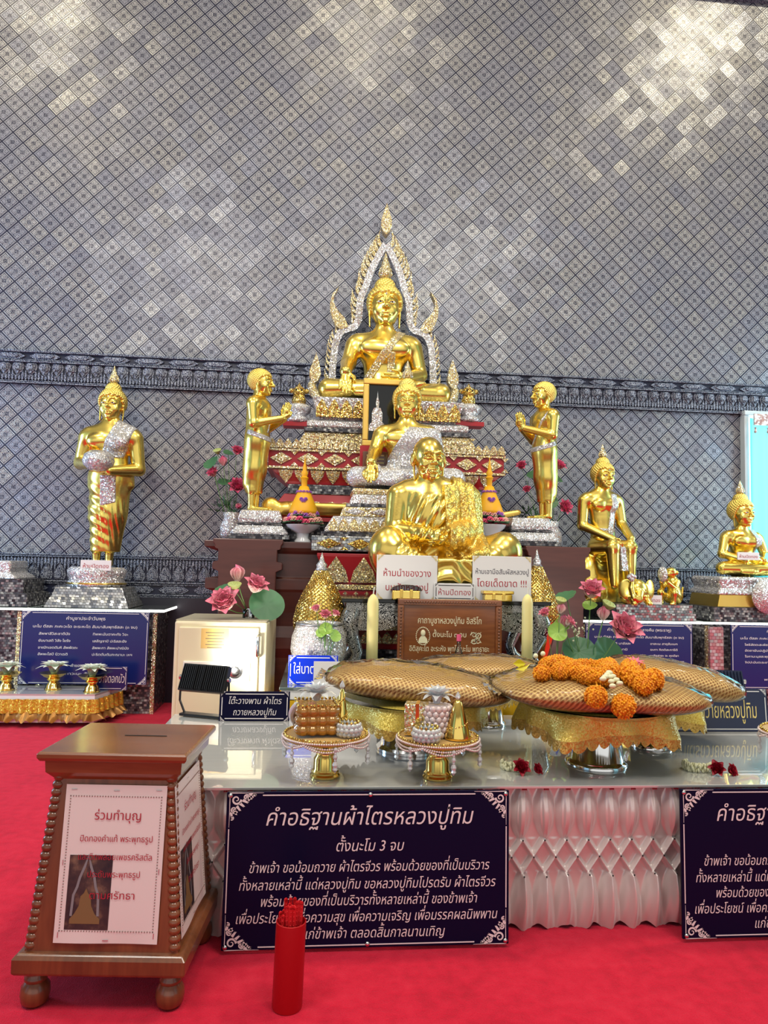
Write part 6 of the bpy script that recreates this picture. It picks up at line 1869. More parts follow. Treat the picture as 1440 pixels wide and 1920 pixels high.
B3 = [('คำบูชาประจำวันพฤหัสบดี', .115, .060, .36, .50), ('นะโม ตัสสะ ภะคะวะโต อะระหะโต สัมมาสัมพุทธัสสะ (๓ จบ)', .225, .050, .84, .50)] + [(tx, .325 + .092 * i, .046, wv, .12, M['white'], 'l') for i, (tx, wv) in enumerate((('โพธิสัตตะสะพัสเสตุ', .26), ('อัตถายันปะฏิปันนันติ', .30), ('โรคานะนุสสะพุทธิยะ', .28), ('จิปปะมันตะระชาเปติ', .27)))] + [('คำขอพรเทวดา', .76, .05, .2, .5), ('พระเทวานุภาเวนะ', .87, .048, .34, .46)]
sign('prayer_board', 'dark blue prayer board with white writing at the right edge of the view', 'board', 1362, 1590, 1169, 1292, 5.66, M['navy'], B3, M['white'], corners=.13)
# ------------------------------------------------------------------ the long offering table
TZ = P(720, 1475, 2.50).z
TX0 = G(326, 1340, TZ).x; TX1 = TX0 + 3.35
TY0, TY1 = 2.50, 3.66
tbl = thing('offering_table', 'long low offering table with mirror like glass top and white satin skirt', 'table', ((TX0 + TX1) / 2, (TY0 + TY1) / 2, 0))
TW, TD = TX1 - TX0, TY1 - TY0
MB().box((0, 0, TZ - .005), (TW, TD, .010)).build('glass_top', M['tabletop'], tbl, bevel=.002)
MB().box((0, .03, (TZ - .011) / 2), (TW - .05, TD - .16, TZ - .011)).build('body', M['wainscot'], tbl)
per = .0785
def satin_h(un, v):
    """depth of the smocked skirt; un in pleats, v from the top (0) to the floor (1)"""
    j = math.floor(un + .5); du = un - j
    wob = .06 * math.sin(j * 2.3 + v * 5)
    du2 = du - wob * math.sin(PI * min(v, 1))
    if v < .38:
        t = v / .38; wd = .10 + .30 * math.sin(PI * min(1, t * 1.02)) ** .8
        f = math.exp(-(abs(du2) / wd) ** 3.0)
        crease = math.exp(-(du2 / .055) ** 2) * (1 - math.sin(PI * t)) * .5 + .35 * math.exp(-((abs(du2) - wd * .45) / .06) ** 2) * math.sin(PI * t)
        return .008 + .040 * f * (.35 + .65 * math.sin(PI * t)) - .013 * crease
    if v < .62:
        t = (v - .38) / .12
        d = abs(abs(du) - .5 * t) if t <= 1 else abs(abs(du) - .5 * (2 - t))
        return .010 + .026 * math.exp(-(d / .095) ** 2) - .004 * math.exp(-(d / .25) ** 2)
    t = (v - .62) / .38
    wd = .09 + .40 * t ** .55
    f = math.exp(-(abs(du2) / wd) ** 3.5)
    return .010 + .052 * f * (.4 + .6 * math.sin(PI * min(1, .15 + t * .8))) + .010 * math.cos(du2 * 22 / (1 + t)) * f * (1 - .3 * t)
def skirt(u, v):
    un = u * TW / per
    return (-TW / 2 + u * TW, -TD / 2 + .052 - satin_h(un, 1 - v) + .02 * (1 - v) * .0, .004 + v * (TZ - .016) + .012 * (1 - v) ** 4 * math.sin(un * 5.1))
sk = MB().grid(skirt, int(TW / per * 40), 110).build('satin_skirt', M['satin'], tbl, True)
def skirt_l(u, v): return (-TW / 2 + .03 - .03 * math.sin(PI * v) - .02 * math.sin(u * 90), -TD / 2 + .06 + u * (TD - .1), .004 + v * (TZ - .016))
MB().grid(skirt_l, 260, 8).build('side_skirt', M['satin'], tbl, True)
pn, bd = MB(), MB()
for i in range(int(TW / per)):
    x = -TW / 2 + i * per
    for dx, v in ((0, .38), (.5, .50), (0, .62)):
        pn.ball((x + dx * per, -TD / 2 + .052 - satin_h(i + dx, v) - .002, .004 + (1 - v) * (TZ - .016)), .0032, 6, 4)
    for q in (-.006, 0, .006): bd.ball((x + q, -TD / 2 + .006, TZ - .014), .0034, 6, 4)
pn.build('pins', M['black'], sk); bd.build('beads', M['rose_red'], tbl, True)

# ---- the two big prayer boards leaning on the skirt
def big_board(label, x, y):
    a = G(424, 1490, .0)
    w, h = .972, .485
    r = thing('prayer_board', label, 'board', (x, y, .004), 0, 'large prayer boards before the table')
    r.rotation_euler = (R(-2.0), 0, 0)
    return r
bw = (P(957, 1482, 2.40) - P(424, 1490, 2.40)).x
BHz = P(690, 1486, 2.405).z - .012
L7 = [('คำอธิฐานผ้าไตรหลวงปู่ทิม', .215, .150, .735, .50), ('ตั้งนะโม 3 จบ', .385, .098, .242, .50), ('ข้าพเจ้า ขอน้อมถวาย ผ้าไตรจีวร พร้อมด้วยของที่เป็นบริวาร', .515, .088, .845, .505), ('ทั้งหลายเหล่านี้ แด่หลวงปู่ทิม ขอหลวงปู่ทิมโปรดรับ ผ้าไตรจีวร', .625, .088, .90, .50),
      ('พร้อมด้วยของที่เป็นบริวารทั้งหลายเหล่านี้ ของข้าพเจ้า', .728, .088, .76, .505), ('เพื่อประโยชน์ เพื่อความสุข เพื่อความเจริญ เพื่อมรรคผลนิพพาน', .832, .088, .915, .50), ('แก่ข้าพเจ้า ตลอดสิ้นกาลนานเทิญ', .935, .088, .50, .52)]
def make_board():
    c = P(690, 1752, 2.39)
    r = thing('prayer_board', 'large near black prayer board with white slanted writing leaning below the gold trays', 'board', (c.x, 2.405, .012), 0, 'large prayer boards before the table')
    r.rotation_euler = (R(-1.5), 0, 0)
    board(r, bw, BHz, M['navy_dark'], .010)
    mb = MB()
    for tx, a, hh, ww, cx in L7: letters(mb, tx, (cx - .5) * bw, BHz * (1 - a), hh * BHz, ww * bw, .22, .010, 'c', -.0012)
    link('lettering', mb.mesh('lettering', fix=False), M['pinkwhite'], r)
    mb = MB(); corner_scrolls(mb, bw - .016, BHz, .105, -.0011); border(mb, bw, BHz, .115, .010, .0035, -.0011); link('border', mb.mesh('border', fix=False), M['pinkwhite'], r)
    mb = MB()
    for x in (-bw / 2 + .012, 0, bw / 2 - .012):
        for z in (.012, BHz - .010): mb.lathe([(.008, 0), (.007, .004), (.001, .006)], 10, mat4=Matrix.Translation((x, -.001, z)) @ Matrix.Rotation(PI / 2, 4, 'X'))
    mb.build('screws', M['chrome'], r, True)
    return r
b1 = make_board()
b2_ = dup(b1, (P(1281, 1600, 2.40).x + bw / 2, 2.405, .012), None, 'large near black prayer board with white slanted writing cut by the right edge')
b2_.rotation_euler = (R(-1.5), 0, 0)

# ---- footed silver trays with gold cloths, robe bundles on top
def silver_tray(label, clabel, px, py, cloth_px, H, fr):
    b = G(px, py, TZ); k = b.y / F_PX
    g = thing('silver_tray', label, 'tray', (b.x, b.y, TZ + .001), 0, 'silver footed trays')
    Rf = fr * k
    mb = MB(); mb.lathe([(Rf, 0), (Rf, .010), (Rf * .93, .018), (Rf * .88, .024), (Rf * .80, H * .4), (Rf * .66, H * .75), (Rf * .72, H * .82)], 36, ripple=lambda a, z: 1 + (.012 * math.cos(16 * a) if z > .03 else 0)); mb.build('foot', M['silver'], g, 50)
    Rt = cloth_px * k
    mb = MB(); mb.lathe([(Rf * .72, H * .82), (Rt * .9, H * .93), (Rt * .97, H), (Rt * .93, H), (.001, H * .94)], 36); mb.build('dish', M['silver'], g, 50)
    c = thing('tray_cloth', clabel, 'cloth', (b.x, b.y, TZ + .001 + H + .003), 0, 'gold cloths over the trays')
    drop = H * .52
    sd = random.Random(int(px)).uniform(0, 6)
    def rad(a): return Rt * (1.02 + .05 * math.cos(4 * a + sd))
    def cf(u, v):
        a = 2 * PI * u
        if v < .5: q = v / .5; r = rad(a) * q; z = .004 * math.sin(3 * a) * q - .006 * q ** 6; 
        else:
            q = (v - .5) / .5; r = rad(a) * (1 + .03 * q + .07 * q * math.sin(9 * a + sd) + .04 * q * math.sin(5 * a)); z = -.006 - q * drop * .62 * (1 + .18 * math.cos(4 * a + sd))
        return (r * math.cos(a), r * math.sin(a) * .86, z)
    MB().grid(cf, 150, 20, True).build('cloth', M['gold_cloth'], c, True)
    def lf(u, v):
        a = 2 * PI * u; p = cf(u, 1.0); sc = math.hypot(p[0], p[1])
        tip = .55 + .45 * abs(math.sin(a * 22)) ** .7
        z = p[2] - v * drop * .36 * tip
        e = 1 + .01 * v * math.sin(a * 44)
        return (p[0] * e, p[1] * e, z)
    MB().grid(lf, 440, 4, True).build('lace_border', M['gold_lace'], c, True)
    return b, k, H
def bundle(label, px0, px1, py0, py1, Y, zb, rz=0.0, tilt=0.0, dep=.34, seed=1, group='wrapped robe bundles'):
    """a plump folded robe in clear film, lying on a tray"""
    a, c = P(px0, (py0 + py1) / 2, Y), P(px1, (py0 + py1) / 2, Y)
    w = (c.x - a.x) / math.cos(rz); h = (py1 - py0) * S(Y) * .84
    g = thing('robe_bundle', label, 'bundle', ((a.x + c.x) / 2, Y, zb), rz, group)
    g.rotation_euler = (0, tilt, rz)
    rr = random.Random(seed); ph = rr.uniform(0, 6)
    def shape(u, v, e, wr):
        a_ = 2 * PI * u; b_ = PI * (v - .5)
        def sg(x, p): return math.copysign(abs(x) ** p, x)
        sb_ = math.sin(b_); cb = sg(math.cos(b_), .62 if sb_ > 0 else .34)
        x = (w / 2 + e) * cb * sg(math.cos(a_), .58); y = (dep / 2 + e) * cb * sg(math.sin(a_), .62)
        t = 1 - .38 * (abs(x) / (w / 2)) ** 3
        z = h / 2 * sb_ * t * (1 if sb_ > 0 else .8) + e * (1 if sb_ > 0 else -.2)
        if sb_ < 0: z = max(z, -h * .42)
        n_ = noise.noise(Vector((x * 7, y * 9 + ph, z * 9)))
        return (x, y, h * .42 + z + (.010 * n_ * (1 if sb_ > 0 else .0)) + wr * .006 * (noise.noise(Vector((x * 26, y * 8, ph))) + noise.noise(Vector((x * 60 + y * 40, y * 30, ph + 3)))) * (sb_ > 0))
    MB().grid(lambda u, v: shape(u, v, 0, 0), 72, 34, True).build('folded_robe', M['robe'], g, True)
    fm = MB().grid(lambda u, v: shape(u, v, .011, 1), 110, 48, True).build('clear_wrap', M['film'], g, True)
    mb = MB()
    mb.grid(lambda u, v: (-w / 2 - .012 - .028 * v, (u - .5) * dep * .5 * (1 + .5 * v), h * .42 + .007 * math.sin(u * 30) * v), 24, 4)
    mb.build('wrap_end', M['film'], g, True)
    return g
HT = .205
b, k, _ = silver_tray('silver footed tray under the left robe bundle', 'gold glitter cloth hanging from the left tray', 768, 1403, 128, HT, 62)
bundle('robe bundle in clear film on the left silver tray', 612, 945, 1243, 1316, b.y - .02, TZ + .001 + HT + .002, R(-6), R(4.5), .42, 2)
b, k, _ = silver_tray('silver footed tray under the middle robe bundle at the back', 'gold glitter cloth of the middle tray at the back', 915, 1358, 68, HT, 33)
bundle('robe bundle in clear film at the back between the candles', 772, 1015, 1219, 1268, b.y + .0, TZ + .001 + HT + .010, R(3), R(-1), .34, 3)
b, k, _ = silver_tray('silver footed tray in front under the bundle with marigolds', 'gold glitter cloth with lace hanging from the front tray', 1117, 1432, 138, HT + .025, 58)
fb_ = bundle('robe bundle in clear film on the front tray under the marigolds', 930, 1302, 1247, 1323, b.y - .03, TZ + .001 + HT + .022, R(0), R(2.0), .50, 4)
bY, bZ = b.y - .03, TZ + .001 + HT + .022
b, k, _ = silver_tray('silver footed tray behind the front tray at right', 'gold glitter cloth of the tray behind the front one at right', 1218, 1398, 92, HT, 42)
bundle('robe bundle in clear film at right behind the marigold bundle', 1145, 1366, 1240, 1312, b.y + .06, TZ + .001 + HT + .012, R(-10), R(9), .38, 5)

# ---- marigold garlands
def pompon(mb, c, r, seed, k=(1, 1, 1)):
    rr = random.Random(seed); n = int(170); g = PI * (3 - math.sqrt(5))
    mb.ball(c, r * .92, 10, 8, k=k)
    for i in range(n):
        zz = 1 - 2 * (i + .5) / n; q = math.sqrt(1 - zz * zz); a = i * g + rr.uniform(-.2, .2); e = r * rr.uniform(.90, 1.03)
        mb.ball((c[0] + e * q * math.cos(a) * k[0], c[1] + e * q * math.sin(a) * k[1], c[2] + e * zz * k[2]), r * .135, 5, 3)
def strung(mb, pts, r, seed, stepk=.75):
    P_ = [Vector(p) for p in pts]; acc = 1e9; last = P_[0]
    dense = []
    for a, b_ in zip(P_, P_[1:]):
        for t in range(20): dense.append(a.lerp(b_, t / 20))
    dense.append(P_[-1]); i = 0
    for p in dense:
        acc += (p - last).length; last = p
        if acc >= r * stepk: pompon(mb, p, r, seed + i); acc = 0; i += 1
Ym = bY
from mathutils.bvhtree import BVHTree
_rb = [c for c in fb_.children if c.name.startswith('folded_robe')][0]
_mw = Matrix.Translation(fb_.location) @ fb_.rotation_euler.to_matrix().to_4x4()
_bv = BVHTree.FromPolygons([_mw @ v.co for v in _rb.data.vertices], [tuple(p.vertices) for p in _rb.data.polygons])
def mp(px, py, dy=0.0, up=.026):
    """the point where the line of sight through a pixel meets the robe bundle, lifted off its surface"""
    o = Vector((0, 0, CAMZ)); d = ray(px, py).normalized()
    h, n, _i, _t = _bv.ray_cast(o, d)
    if h is None: return P(px, py, Ym + dy)
    if n.dot(d) > 0: n = -n
    return h + n * up
org = Vector((P(1110, 1290, Ym).x, Ym, bZ))
mg = thing('marigold_garland', 'large orange marigold garland looped over the front robe bundle', 'garland', org)
mb = MB()
loop = [(1028, 1262, -.06), (1048, 1256, .0), (1074, 1254, .05), (1100, 1252, .10), (1126, 1254, .10), (1140, 1262, .06), (1146, 1274, .0), (1128, 1284, -.05), (1100, 1282, -.08), (1078, 1274, -.09), (1060, 1266, -.08)]
strung(mb, [mp(x, y, d) - org for x, y, d in loop], 17 * S(Ym), 11)
for x, y, d, r in ((1136, 1279, -.20, 20), (1112, 1310, -.285, 21), (1162, 1321, -.290, 22.5)): pompon(mb, mp(x, y, d, r * S(Ym + d) * .8) - org, r * S(Ym + d), int(x))
for x, y, d, r in ((1018, 1276, -.20, 17), (1048, 1274, -.21, 17)): pompon(mb, mp(x, y, d, r * S(Ym + d) * .8) - org, r * S(Ym + d), int(x))
mb.build('blossoms', M['marigold'], mg, True)
mb = MB()
for x0, y0, x1, y1 in ((1136, 1290, 1122, 1298), (1137, 1290, 1152, 1304), (1136, 1289, 1138, 1306)):
    a, b_ = mp(x0, y0, -.25, .06) - org, mp(x1, y1, -.305, .06) - org
    for t in range(4): mb.ball(a.lerp(b_, t / 3), .011, 6, 5, k=(1.2, .8, .8))
for x, y in ((1009, 1266), (1022, 1262)): mb.ball(mp(x, y, -.255, .075) - org, .010, 8, 6)
mb.build('jasmine_tassel', M['jasmine'], mg, True)
mb = MB()
for i in range(3):
    p = mp(988 + 4 * i, 1256 + 4 * (i % 2), -.16) - org; mb.add([p, p + Vector((-.03, -.01, .02 - .02 * i)), p + Vector((-.055, -.01, .0 - .015 * i)), p + Vector((-.02, -.012, -.02))], [(0, 1, 2, 3)])
mb.build('yellow_ribbon', M['yellow_leaf'], mg)
mg2 = thing('marigold_garland', 'small orange marigold garland with pink flower on top, right of the large garland', 'garland', Vector((P(1190, 1280, Ym).x, Ym, bZ)))
o2_ = Vector(mg2.location); mb = MB()
strung(mb, [mp(x, y, d) - o2_ for x, y, d in ((1190, 1256, .02), (1183, 1266, -.02), (1180, 1280, -.08), (1194, 1290, -.12), (1212, 1290, -.13))], 20 * S(Ym), 31, .8)
for x, y, d, r in ((1220, 1290, -.13, 20), (1203, 1298, -.15, 17)): pompon(mb, mp(x, y, d, r * S(Ym) * .8) - o2_, r * S(Ym), int(x))
mb.build('blossoms', M['marigold'], mg2, True)
pf_ = link('pink_flower', flower_mesh([(8, 22 * S(Ym), 8 * S(Ym), .9, .3, .004), (7, 16 * S(Ym), 7 * S(Ym), .5, .3, .002)], (0, -.3, 1), 3), M['lotus_hot'], mg2, mp(1190, 1252, .0, .075) - o2_)

# ---- gold offering trays with crystal sets
def bead_tray(label, px, py, rpx, disc_py):
    b = G(px, py, TZ); k = b.y / F_PX; r = rpx * k
    dz = P(px, disc_py, b.y).z - TZ
    g = thing('offering_tray', label, 'tray', (b.x, b.y, TZ + .001), 0, 'gold offering trays with bead fringe')
    mb = MB(); R0 = 27 * k
    mb.lathe([(R0, 0), (R0 * 1.02, .006), (R0 * .92, .012), (R0 * .95, .018), (R0 * .80, .028), (R0 * .78, dz * .42), (R0 * .62, dz * .50), (R0 * .60, dz * .55), (R0 * .70, dz * .60), (R0 * 1.05, dz * .72), (R0 * 1.5, dz * .84), (R0 * 1.9, dz - .016)], 32); mb.build('foot', M['brass'], g, 50)
    mb = MB(); mb.lathe([(r * .55, dz - .018), (r * .97, dz - .016), (r * .98, dz - .002), (.001, dz)], 48); mb.build('dish', M['tray_velvet'], g, 50)
    mb = MB()
    n = 70
    for i in range(n): a = 2 * PI * i / n; mb.ball((r * .95 * math.cos(a), r * .95 * math.sin(a), dz + .001), .0055, 6, 4)
    mb.build('gold_braid', M['gem_gold'], g, True)
    mb = MB(); n = 120
    for i in range(n):
        a = 2 * PI * i / n
        mb.ball((r * math.cos(a), r * math.sin(a), dz - .006), .0042, 6, 4)
        sw = abs(math.sin(a * 3)) ; mb.ball((r * 1.01 * math.cos(a), r * 1.01 * math.sin(a), dz - .014 - .018 * sw), .0042, 6, 4)
        mb.ball((r * .99 * math.cos(a + .02), r * .99 * math.sin(a + .02), dz - .012 - .010 * sw), .004, 6, 4)
    mb.build('bead_swag', M['pearl'], g, True)
    for i in range(6):
        a = PI / 6 + 2 * PI * i / 6 + .2; x, y = r * 1.01 * math.cos(a), r * 1.01 * math.sin(a); mb = MB()
        for j, (rr, zz) in enumerate(((.007, .022), (.005, .034), (.008, .046), (.005, .058), (.010, .072))): mb.ball((x, y, dz - zz), rr, 6, 4, k=(1, 1, 1.2))
        mb.lathe([(.001, -.098), (.009, -.088), (.006, -.078)], 6, (x, y, dz)); mb.build('drop', M['facet'], g)
    return b, k, TZ + .001 + dz, r
M['pearl'] = plain('pearl_beads', (0.75, 0.62, 0.60), 0.15, 0.2)
def crystal_lotus(label, base, r):
    g = thing('crystal_lotus', label, 'ornament', base, 0, 'crystal lotuses on jars')
    link('petals', flower_mesh([(5, r * .75, r * .46, .12, .35, .004), (7, r * .95, r * .56, .45, .35, .006), (8, r * 1.05, r * .60, .85, .3, .008), (9, r * 1.0, r * .58, 1.3, .25, .008)], (0, 0, 1), 5), M['facet'], g)
    return g
def facet():
    m, t, b = new_mat('cut_glass_petals')
    out = next(n for n in t.nodes if n.type == 'OUTPUT_MATERIAL')
    tr = node(t, 'BsdfTransparent', {0: c4((.95, .96, .97))})
    setp(b, **{'Base Color': (.82, .85, .87), 'Roughness': .07, 'Metallic': .2, 'Coat Weight': 1.0})
    lw = node(t, 'LayerWeight', {'Blend': .5}); f = X(t, lw.outputs['Facing']) * 0.35 + 0.55
    mx = node(t, 'MixShader', {0: f, 1: tr.outputs[0], 2: b.outputs[0]}); t.links.new(mx.outputs[0], out.inputs[0]); return m
M['facet'] = facet()
def gold_cone(label, base, r, h, drop=False):
    g = thing('gold_cone', label, 'ornament', base, 0, 'small gold cones')
    mb = MB(); mb.lathe([(r, 0), (r * 1.02, h * .05), (r * .62, h * .45), (r * .30, h * .78), (.003, h * .86)], 20); mb.build('cone', M['brass'], g, 50)
    mb = MB()
    for j in range(46):
        t = j / 45; a = t * 14; q = r * (1.02 - t * .86) + .002; mb.ball((q * math.cos(a), q * math.sin(a), h * (.04 + t * .74)), .0035, 5, 4)
    mb.build('spiral_beads', M['gem_gold'], g, True)
    mb = MB(); mb.lathe([(.003, h * .84), (.010, h * .90), (.008, h * .94), (.001, h * 1.02)], 8); mb.build('crystal_tip', M['facet'], g)
    return g
def bead_bowl(label, base, r):
    g = thing('bead_ring', label, 'ornament', base, 0, 'rings of crystal beads')
    mb = MB()
    for ring in range(3):
        n = 16
        for i in range(n):
            a = 2 * PI * (i + .5 * ring) / n; q = r * (1.0 - .12 * abs(ring - 1)); mb.ball((q * math.cos(a), q * math.sin(a), .010 + ring * .014), .0095, 8, 6)
    mb.lathe([(r * .8, .002), (r * .8, .03), (.001, .034)], 20); mb.build('beads', M['facet'], g, True)
    mb = MB()
    for i in range(14): a = 2 * PI * i / 14; mb.ball((r * .8 * math.cos(a), r * .8 * math.sin(a), .048), .006, 6, 4)
    mb.build('gold_beads', M['gem_gold'], g, True)
    return g
# tray one: square amber jar, crystal lotus, cone, bead ring
b, k, dz, r = bead_tray('gold offering tray with bead fringe and amber box, left one', 609, 1455, 79, 1374)
jx, jy = P(592, 1370, b.y).x, b.y - .010
jar = thing('amber_box', 'square amber padded box with gold bead rim under the left crystal lotus', 'box', (jx, jy, dz + .002), R(6))
jw, jh = 72 * k, P(592, 1316, b.y).z - dz
s = Sculpt([-jw, -jw, -.01], [jw, jw, jh + .03], .0028)
for ix in range(4):
    for iz in range(3):
        for f in range(4):
            a = f * PI / 2; ox = (ix - 1.5) * jw * .24; px_, py_ = ox * math.cos(a) - (-jw * .42) * math.sin(a), ox * math.sin(a) + (-jw * .42) * math.cos(a)
            s.ell((px_, py_, jh * (.2 + .3 * iz)), (jw * .14, jw * .14, jh * .17), .004)
s.box((0, 0, jh * .5), (jw * .46, jw * .46, jh * .46), .012, .006)
link('padded_body', s.mesh(), plain('amber_quilt', (0.42, 0.20, 0.04), 0.25, 0.3, **{'Coat Weight': 0.6}), jar)
mb = MB()
for i in range(40):
    t = i / 40 * 4; kf = int(t); f = t - kf; c = [(-1, -1), (1, -1), (1, 1), (-1, 1)]; a_, b_ = c[kf], c[(kf + 1) % 4]
    mb.ball(((a_[0] + (b_[0] - a_[0]) * f) * jw * .5, (a_[1] + (b_[1] - a_[1]) * f) * jw * .5, jh), .006, 6, 4)
mb.build('bead_rim', M['gem_gold'], jar, True)
mb = MB()
for i in range(18):
    a = PI * .75 + .09 * i; mb.ball((jw * .62 * math.cos(a), jw * .4 * math.sin(a), jh * (.2 + .05 * (i % 16))), .012, 6, 5)
mb.build('crystal_edge', M['facet'], jar)
crystal_lotus('cut crystal lotus on top of the amber box', (jx, jy, dz + jh + .006), 37 * k)
gold_cone('small gold cone with crystal tip right of the amber box', (P(640, 1370, b.y).x, b.y + .015, dz + .002), 14.5 * k, P(640, 1280, b.y).z - dz)
bead_bowl('ring of crystal beads on the left gold tray', (P(652, 1370, b.y).x, b.y - .055, dz + .002), 22 * k)
# tray two: round crystal jar, gold gift box, cone, bead ring
b, k, dz, r = bead_tray('gold offering tray with bead fringe and gold gift box, right of the other', 820, 1458, 77, 1380)
gx = thing('gift_box', 'small gold gift box with ribbon band on the right gold tray', 'box', (P(782, 1378, b.y).x, b.y + .015, dz + .002), R(-12))
gh = P(782, 1320, b.y).z - dz
MB().box((0, 0, gh / 2), (44 * k, .065, gh)).build('body', M['crystal_gold'], gx, bevel=.004)
MB().box((.004, 0, gh / 2 + .0005), (.012, .068, gh + .002)).build('ribbon', M['brass'], gx)
cj = thing('crystal_jar', 'round cut crystal jar under the right crystal lotus', 'jar', (P(818, 1378, b.y).x, b.y + .0, dz + .002))
mb = MB(); jr = 24 * k; jh2 = P(818, 1322, b.y).z - dz
for ring in range(6):
    for i in range(14):
        a = 2 * PI * (i + .5 * ring) / 14; mb.ball((jr * math.cos(a), jr * math.sin(a), jh2 * (.09 + .165 * ring)), .0125, 8, 5)
mb.lathe([(jr * .9, 0), (jr * .9, jh2), (.001, jh2)], 20); mb.build('body', M['pearl'], cj, True)
crystal_lotus('cut crystal lotus on top of the round crystal jar', (P(818, 1378, b.y).x, b.y, dz + jh2 + .006), 36 * k)
gold_cone('larger gold cone with jewel front on the right gold tray', (P(853, 1385, b.y).x, b.y - .045, dz + .002), 25 * k, P(853, 1300, b.y - .05).z - dz)
bead_bowl('ring of crystal beads on the right gold tray', (P(793, 1380, b.y).x, b.y - .085, dz + .002), 24 * k)
b, k, dz, r = bead_tray('gold offering tray with bead fringe cut by the right edge of the view', 1512, 1450, 82, 1372)

# ---- jasmine garlands with roses
def rose_mesh(r, axis, seed):
    me = flower_mesh([(3, r * .7, r * .8, .12, .7, .0), (4, r * .85, r * .95, .35, .7, .08 * r), (5, r * .95, r * 1.05, .62, .65, .12 * r), (6, r * 1.0, r * 1.1, .95, .6, .16 * r)], axis, seed, .60); return me
for i, (x0, y0, roses, lab) in enumerate(((970, 1432, ((975, 1448, 17, (0, -.75, .65)), (1003, 1450, 12, (.5, -.6, .5))), 'short jasmine garland with two dark red roses before the front silver tray'),
                                        (1316, 1434, ((1344, 1446, 16, (-.3, -.7, .6)), (1366, 1450, 14, (.5, -.7, .4))), 'short jasmine garland with two dark red roses near the right table edge'))):
    b = G(x0, y0 + 14, TZ); k = b.y / F_PX
    g = thing('jasmine_garland', lab, 'garland', (b.x, b.y, TZ + .001), 0, 'jasmine garlands with roses')
    mb = MB(); rr = random.Random(i)
    for q in range(150):
        t = q / 149; a = t * PI * 1.15 + 2.5 - i * .4; cx, cy = 23 * k * math.cos(a) * 1.1, .03 + .035 * math.sin(a); e = rr.uniform(0, 6.28)
        mb.ball((cx + rr.uniform(-.3, .3) * .01, cy + .012 * math.cos(e), .016 + .012 * math.sin(e)), .0052, 5, 4, k=(1, 1, 1.4))
    o = mb.build('jasmine_buds', M['jasmine'], g, True); o['kind'] = 'stuff'
    for x, y, sz, ax in roses:
        p = P(x, y, b.y - .025) - Vector(g.location); p.z = max(p.z, sz * k * .35)
        link('rose', rose_mesh(sz * k * 1.15, ax, int(x)), M['rose_red'], g, p)

# ---- signs and lamps at the back of the table
sign('table_sign', 'small dark sign with two lines of white writing beside the cream safe', 'sign', 413, 540, 1297, 1347, 3.50, M['navy_dark'], [('โต๊ะวางพาน ผ้าไตร', .42, .30, .76, .5), ('ถวายหลวงปู่ทิม', .80, .30, .62, .5)], M['pinkwhite'], corners=.18, base=TZ + .001, tilt=R(4), shear=.2)
sign('table_sign', 'long dark blue sign with gold writing on the table at right', 'sign', 1205, 1452, 1292, 1352, 3.30, M['navy_sign'], [('โต๊ะของผ้าไตรถวายหลวงปู่ทิม', .68, .50, .90, .46)], M['gold_print'], corners=.18, base=TZ + .001, border_m=M['white'], tilt=R(5))
cd = thing('blank_card', 'plain white acrylic card standing behind the left gold tray', 'card', (P(648, 1300, 3.45).x, 3.45, TZ + .001))
cd.rotation_euler = (R(-6), 0, 0)
MB().box((0, .003, (P(648, 1242, 3.45).z - TZ) / 2), (120 * S(3.45), .005, P(648, 1242, 3.45).z - TZ)).build('card', M['paper'], cd, bevel=.001)
MB().box((0, .035, .006), (120 * S(3.45), .07, .005)).build('foot', M['paper'], cd)
def floodlight(label, px0, px1, py0, py1, Y, m, rz, group='black floodlights'):
    c = P((px0 + px1) / 2, (py0 + py1) / 2, Y); w = (px1 - px0) * S(Y); h = (py1 - py0) * S(Y)
    g = thing('floodlight', label, 'lamp', (c.x, Y, TZ + .001), rz, group)
    cz = c.z - TZ
    hd = MB(); mt = Matrix.Translation((0, 0, cz)) @ Matrix.Rotation(R(-24), 4, 'X')
    hd.box((0, 0, 0), (w, .030, h * .98), mt)
    for i in range(22): hd.box((-w / 2 + .01 + i * (w - .02) / 21, -.020, 0), (.004, .016, h * .86), mt)
    for q in (-.15, .02, .16): hd.box((q * w, -.022, .0), (.003, .02, h * .9), mt)
    h_ = hd.build('housing', m, g)
    MB().box((0, .017, 0), (w * .92, .004, h * .86), mt).build('lamp_face', M['lampface'], g)
    mb = MB()
    for q in (-1, 1): mb.tube([(q * (w / 2 + .008), 0, cz), (q * (w / 2 + .010), 0, cz * .4), (q * (w / 2 - .02), .0, .012)], .006, 6)
    mb.box((0, 0, .010), (w * .96, .05, .012)); mb.build('stand', m, g)
    mb = MB()
    for q in (-1, 1): mb.lathe([(.012, -.006), (.012, .006)], 10, mat4=Matrix.Translation((q * (w / 2 + .008), 0, cz)) @ Matrix.Rotation(PI / 2, 4, 'Y'))
    mb.build('hinge_bolt', M['chrome'], g)
    d = Vector((math.sin(-rz), math.cos(rz), math.tan(R(24))))
    p0 = Vector((c.x, Y, c.z)) + d.normalized() * .05
    return g, p0, d
fg, p0, d0_ = floodlight('black floodlight on a bracket shining at the cream safe', 338, 430, 1248, 1298, 3.58, M['black'], R(-22))
light('floodlight_beam', 'SPOT', p0, p0 + Vector((.28, .40, .16)), 26, (1.0, .96, .86), .05, None, 100, .7)
fg, p0, d0_ = floodlight('dark blue floodlight behind the long sign with gold writing', 1258, 1392, 1256, 1296, 3.58, plain('dark_blue_housing', (0.006, 0.014, 0.05), 0.35), R(-10))
light('floodlight_beam', 'SPOT', p0, p0 + Vector((.15, 1.0, .35)), 16, (1.0, .96, .86), .05, None, 100, .7)

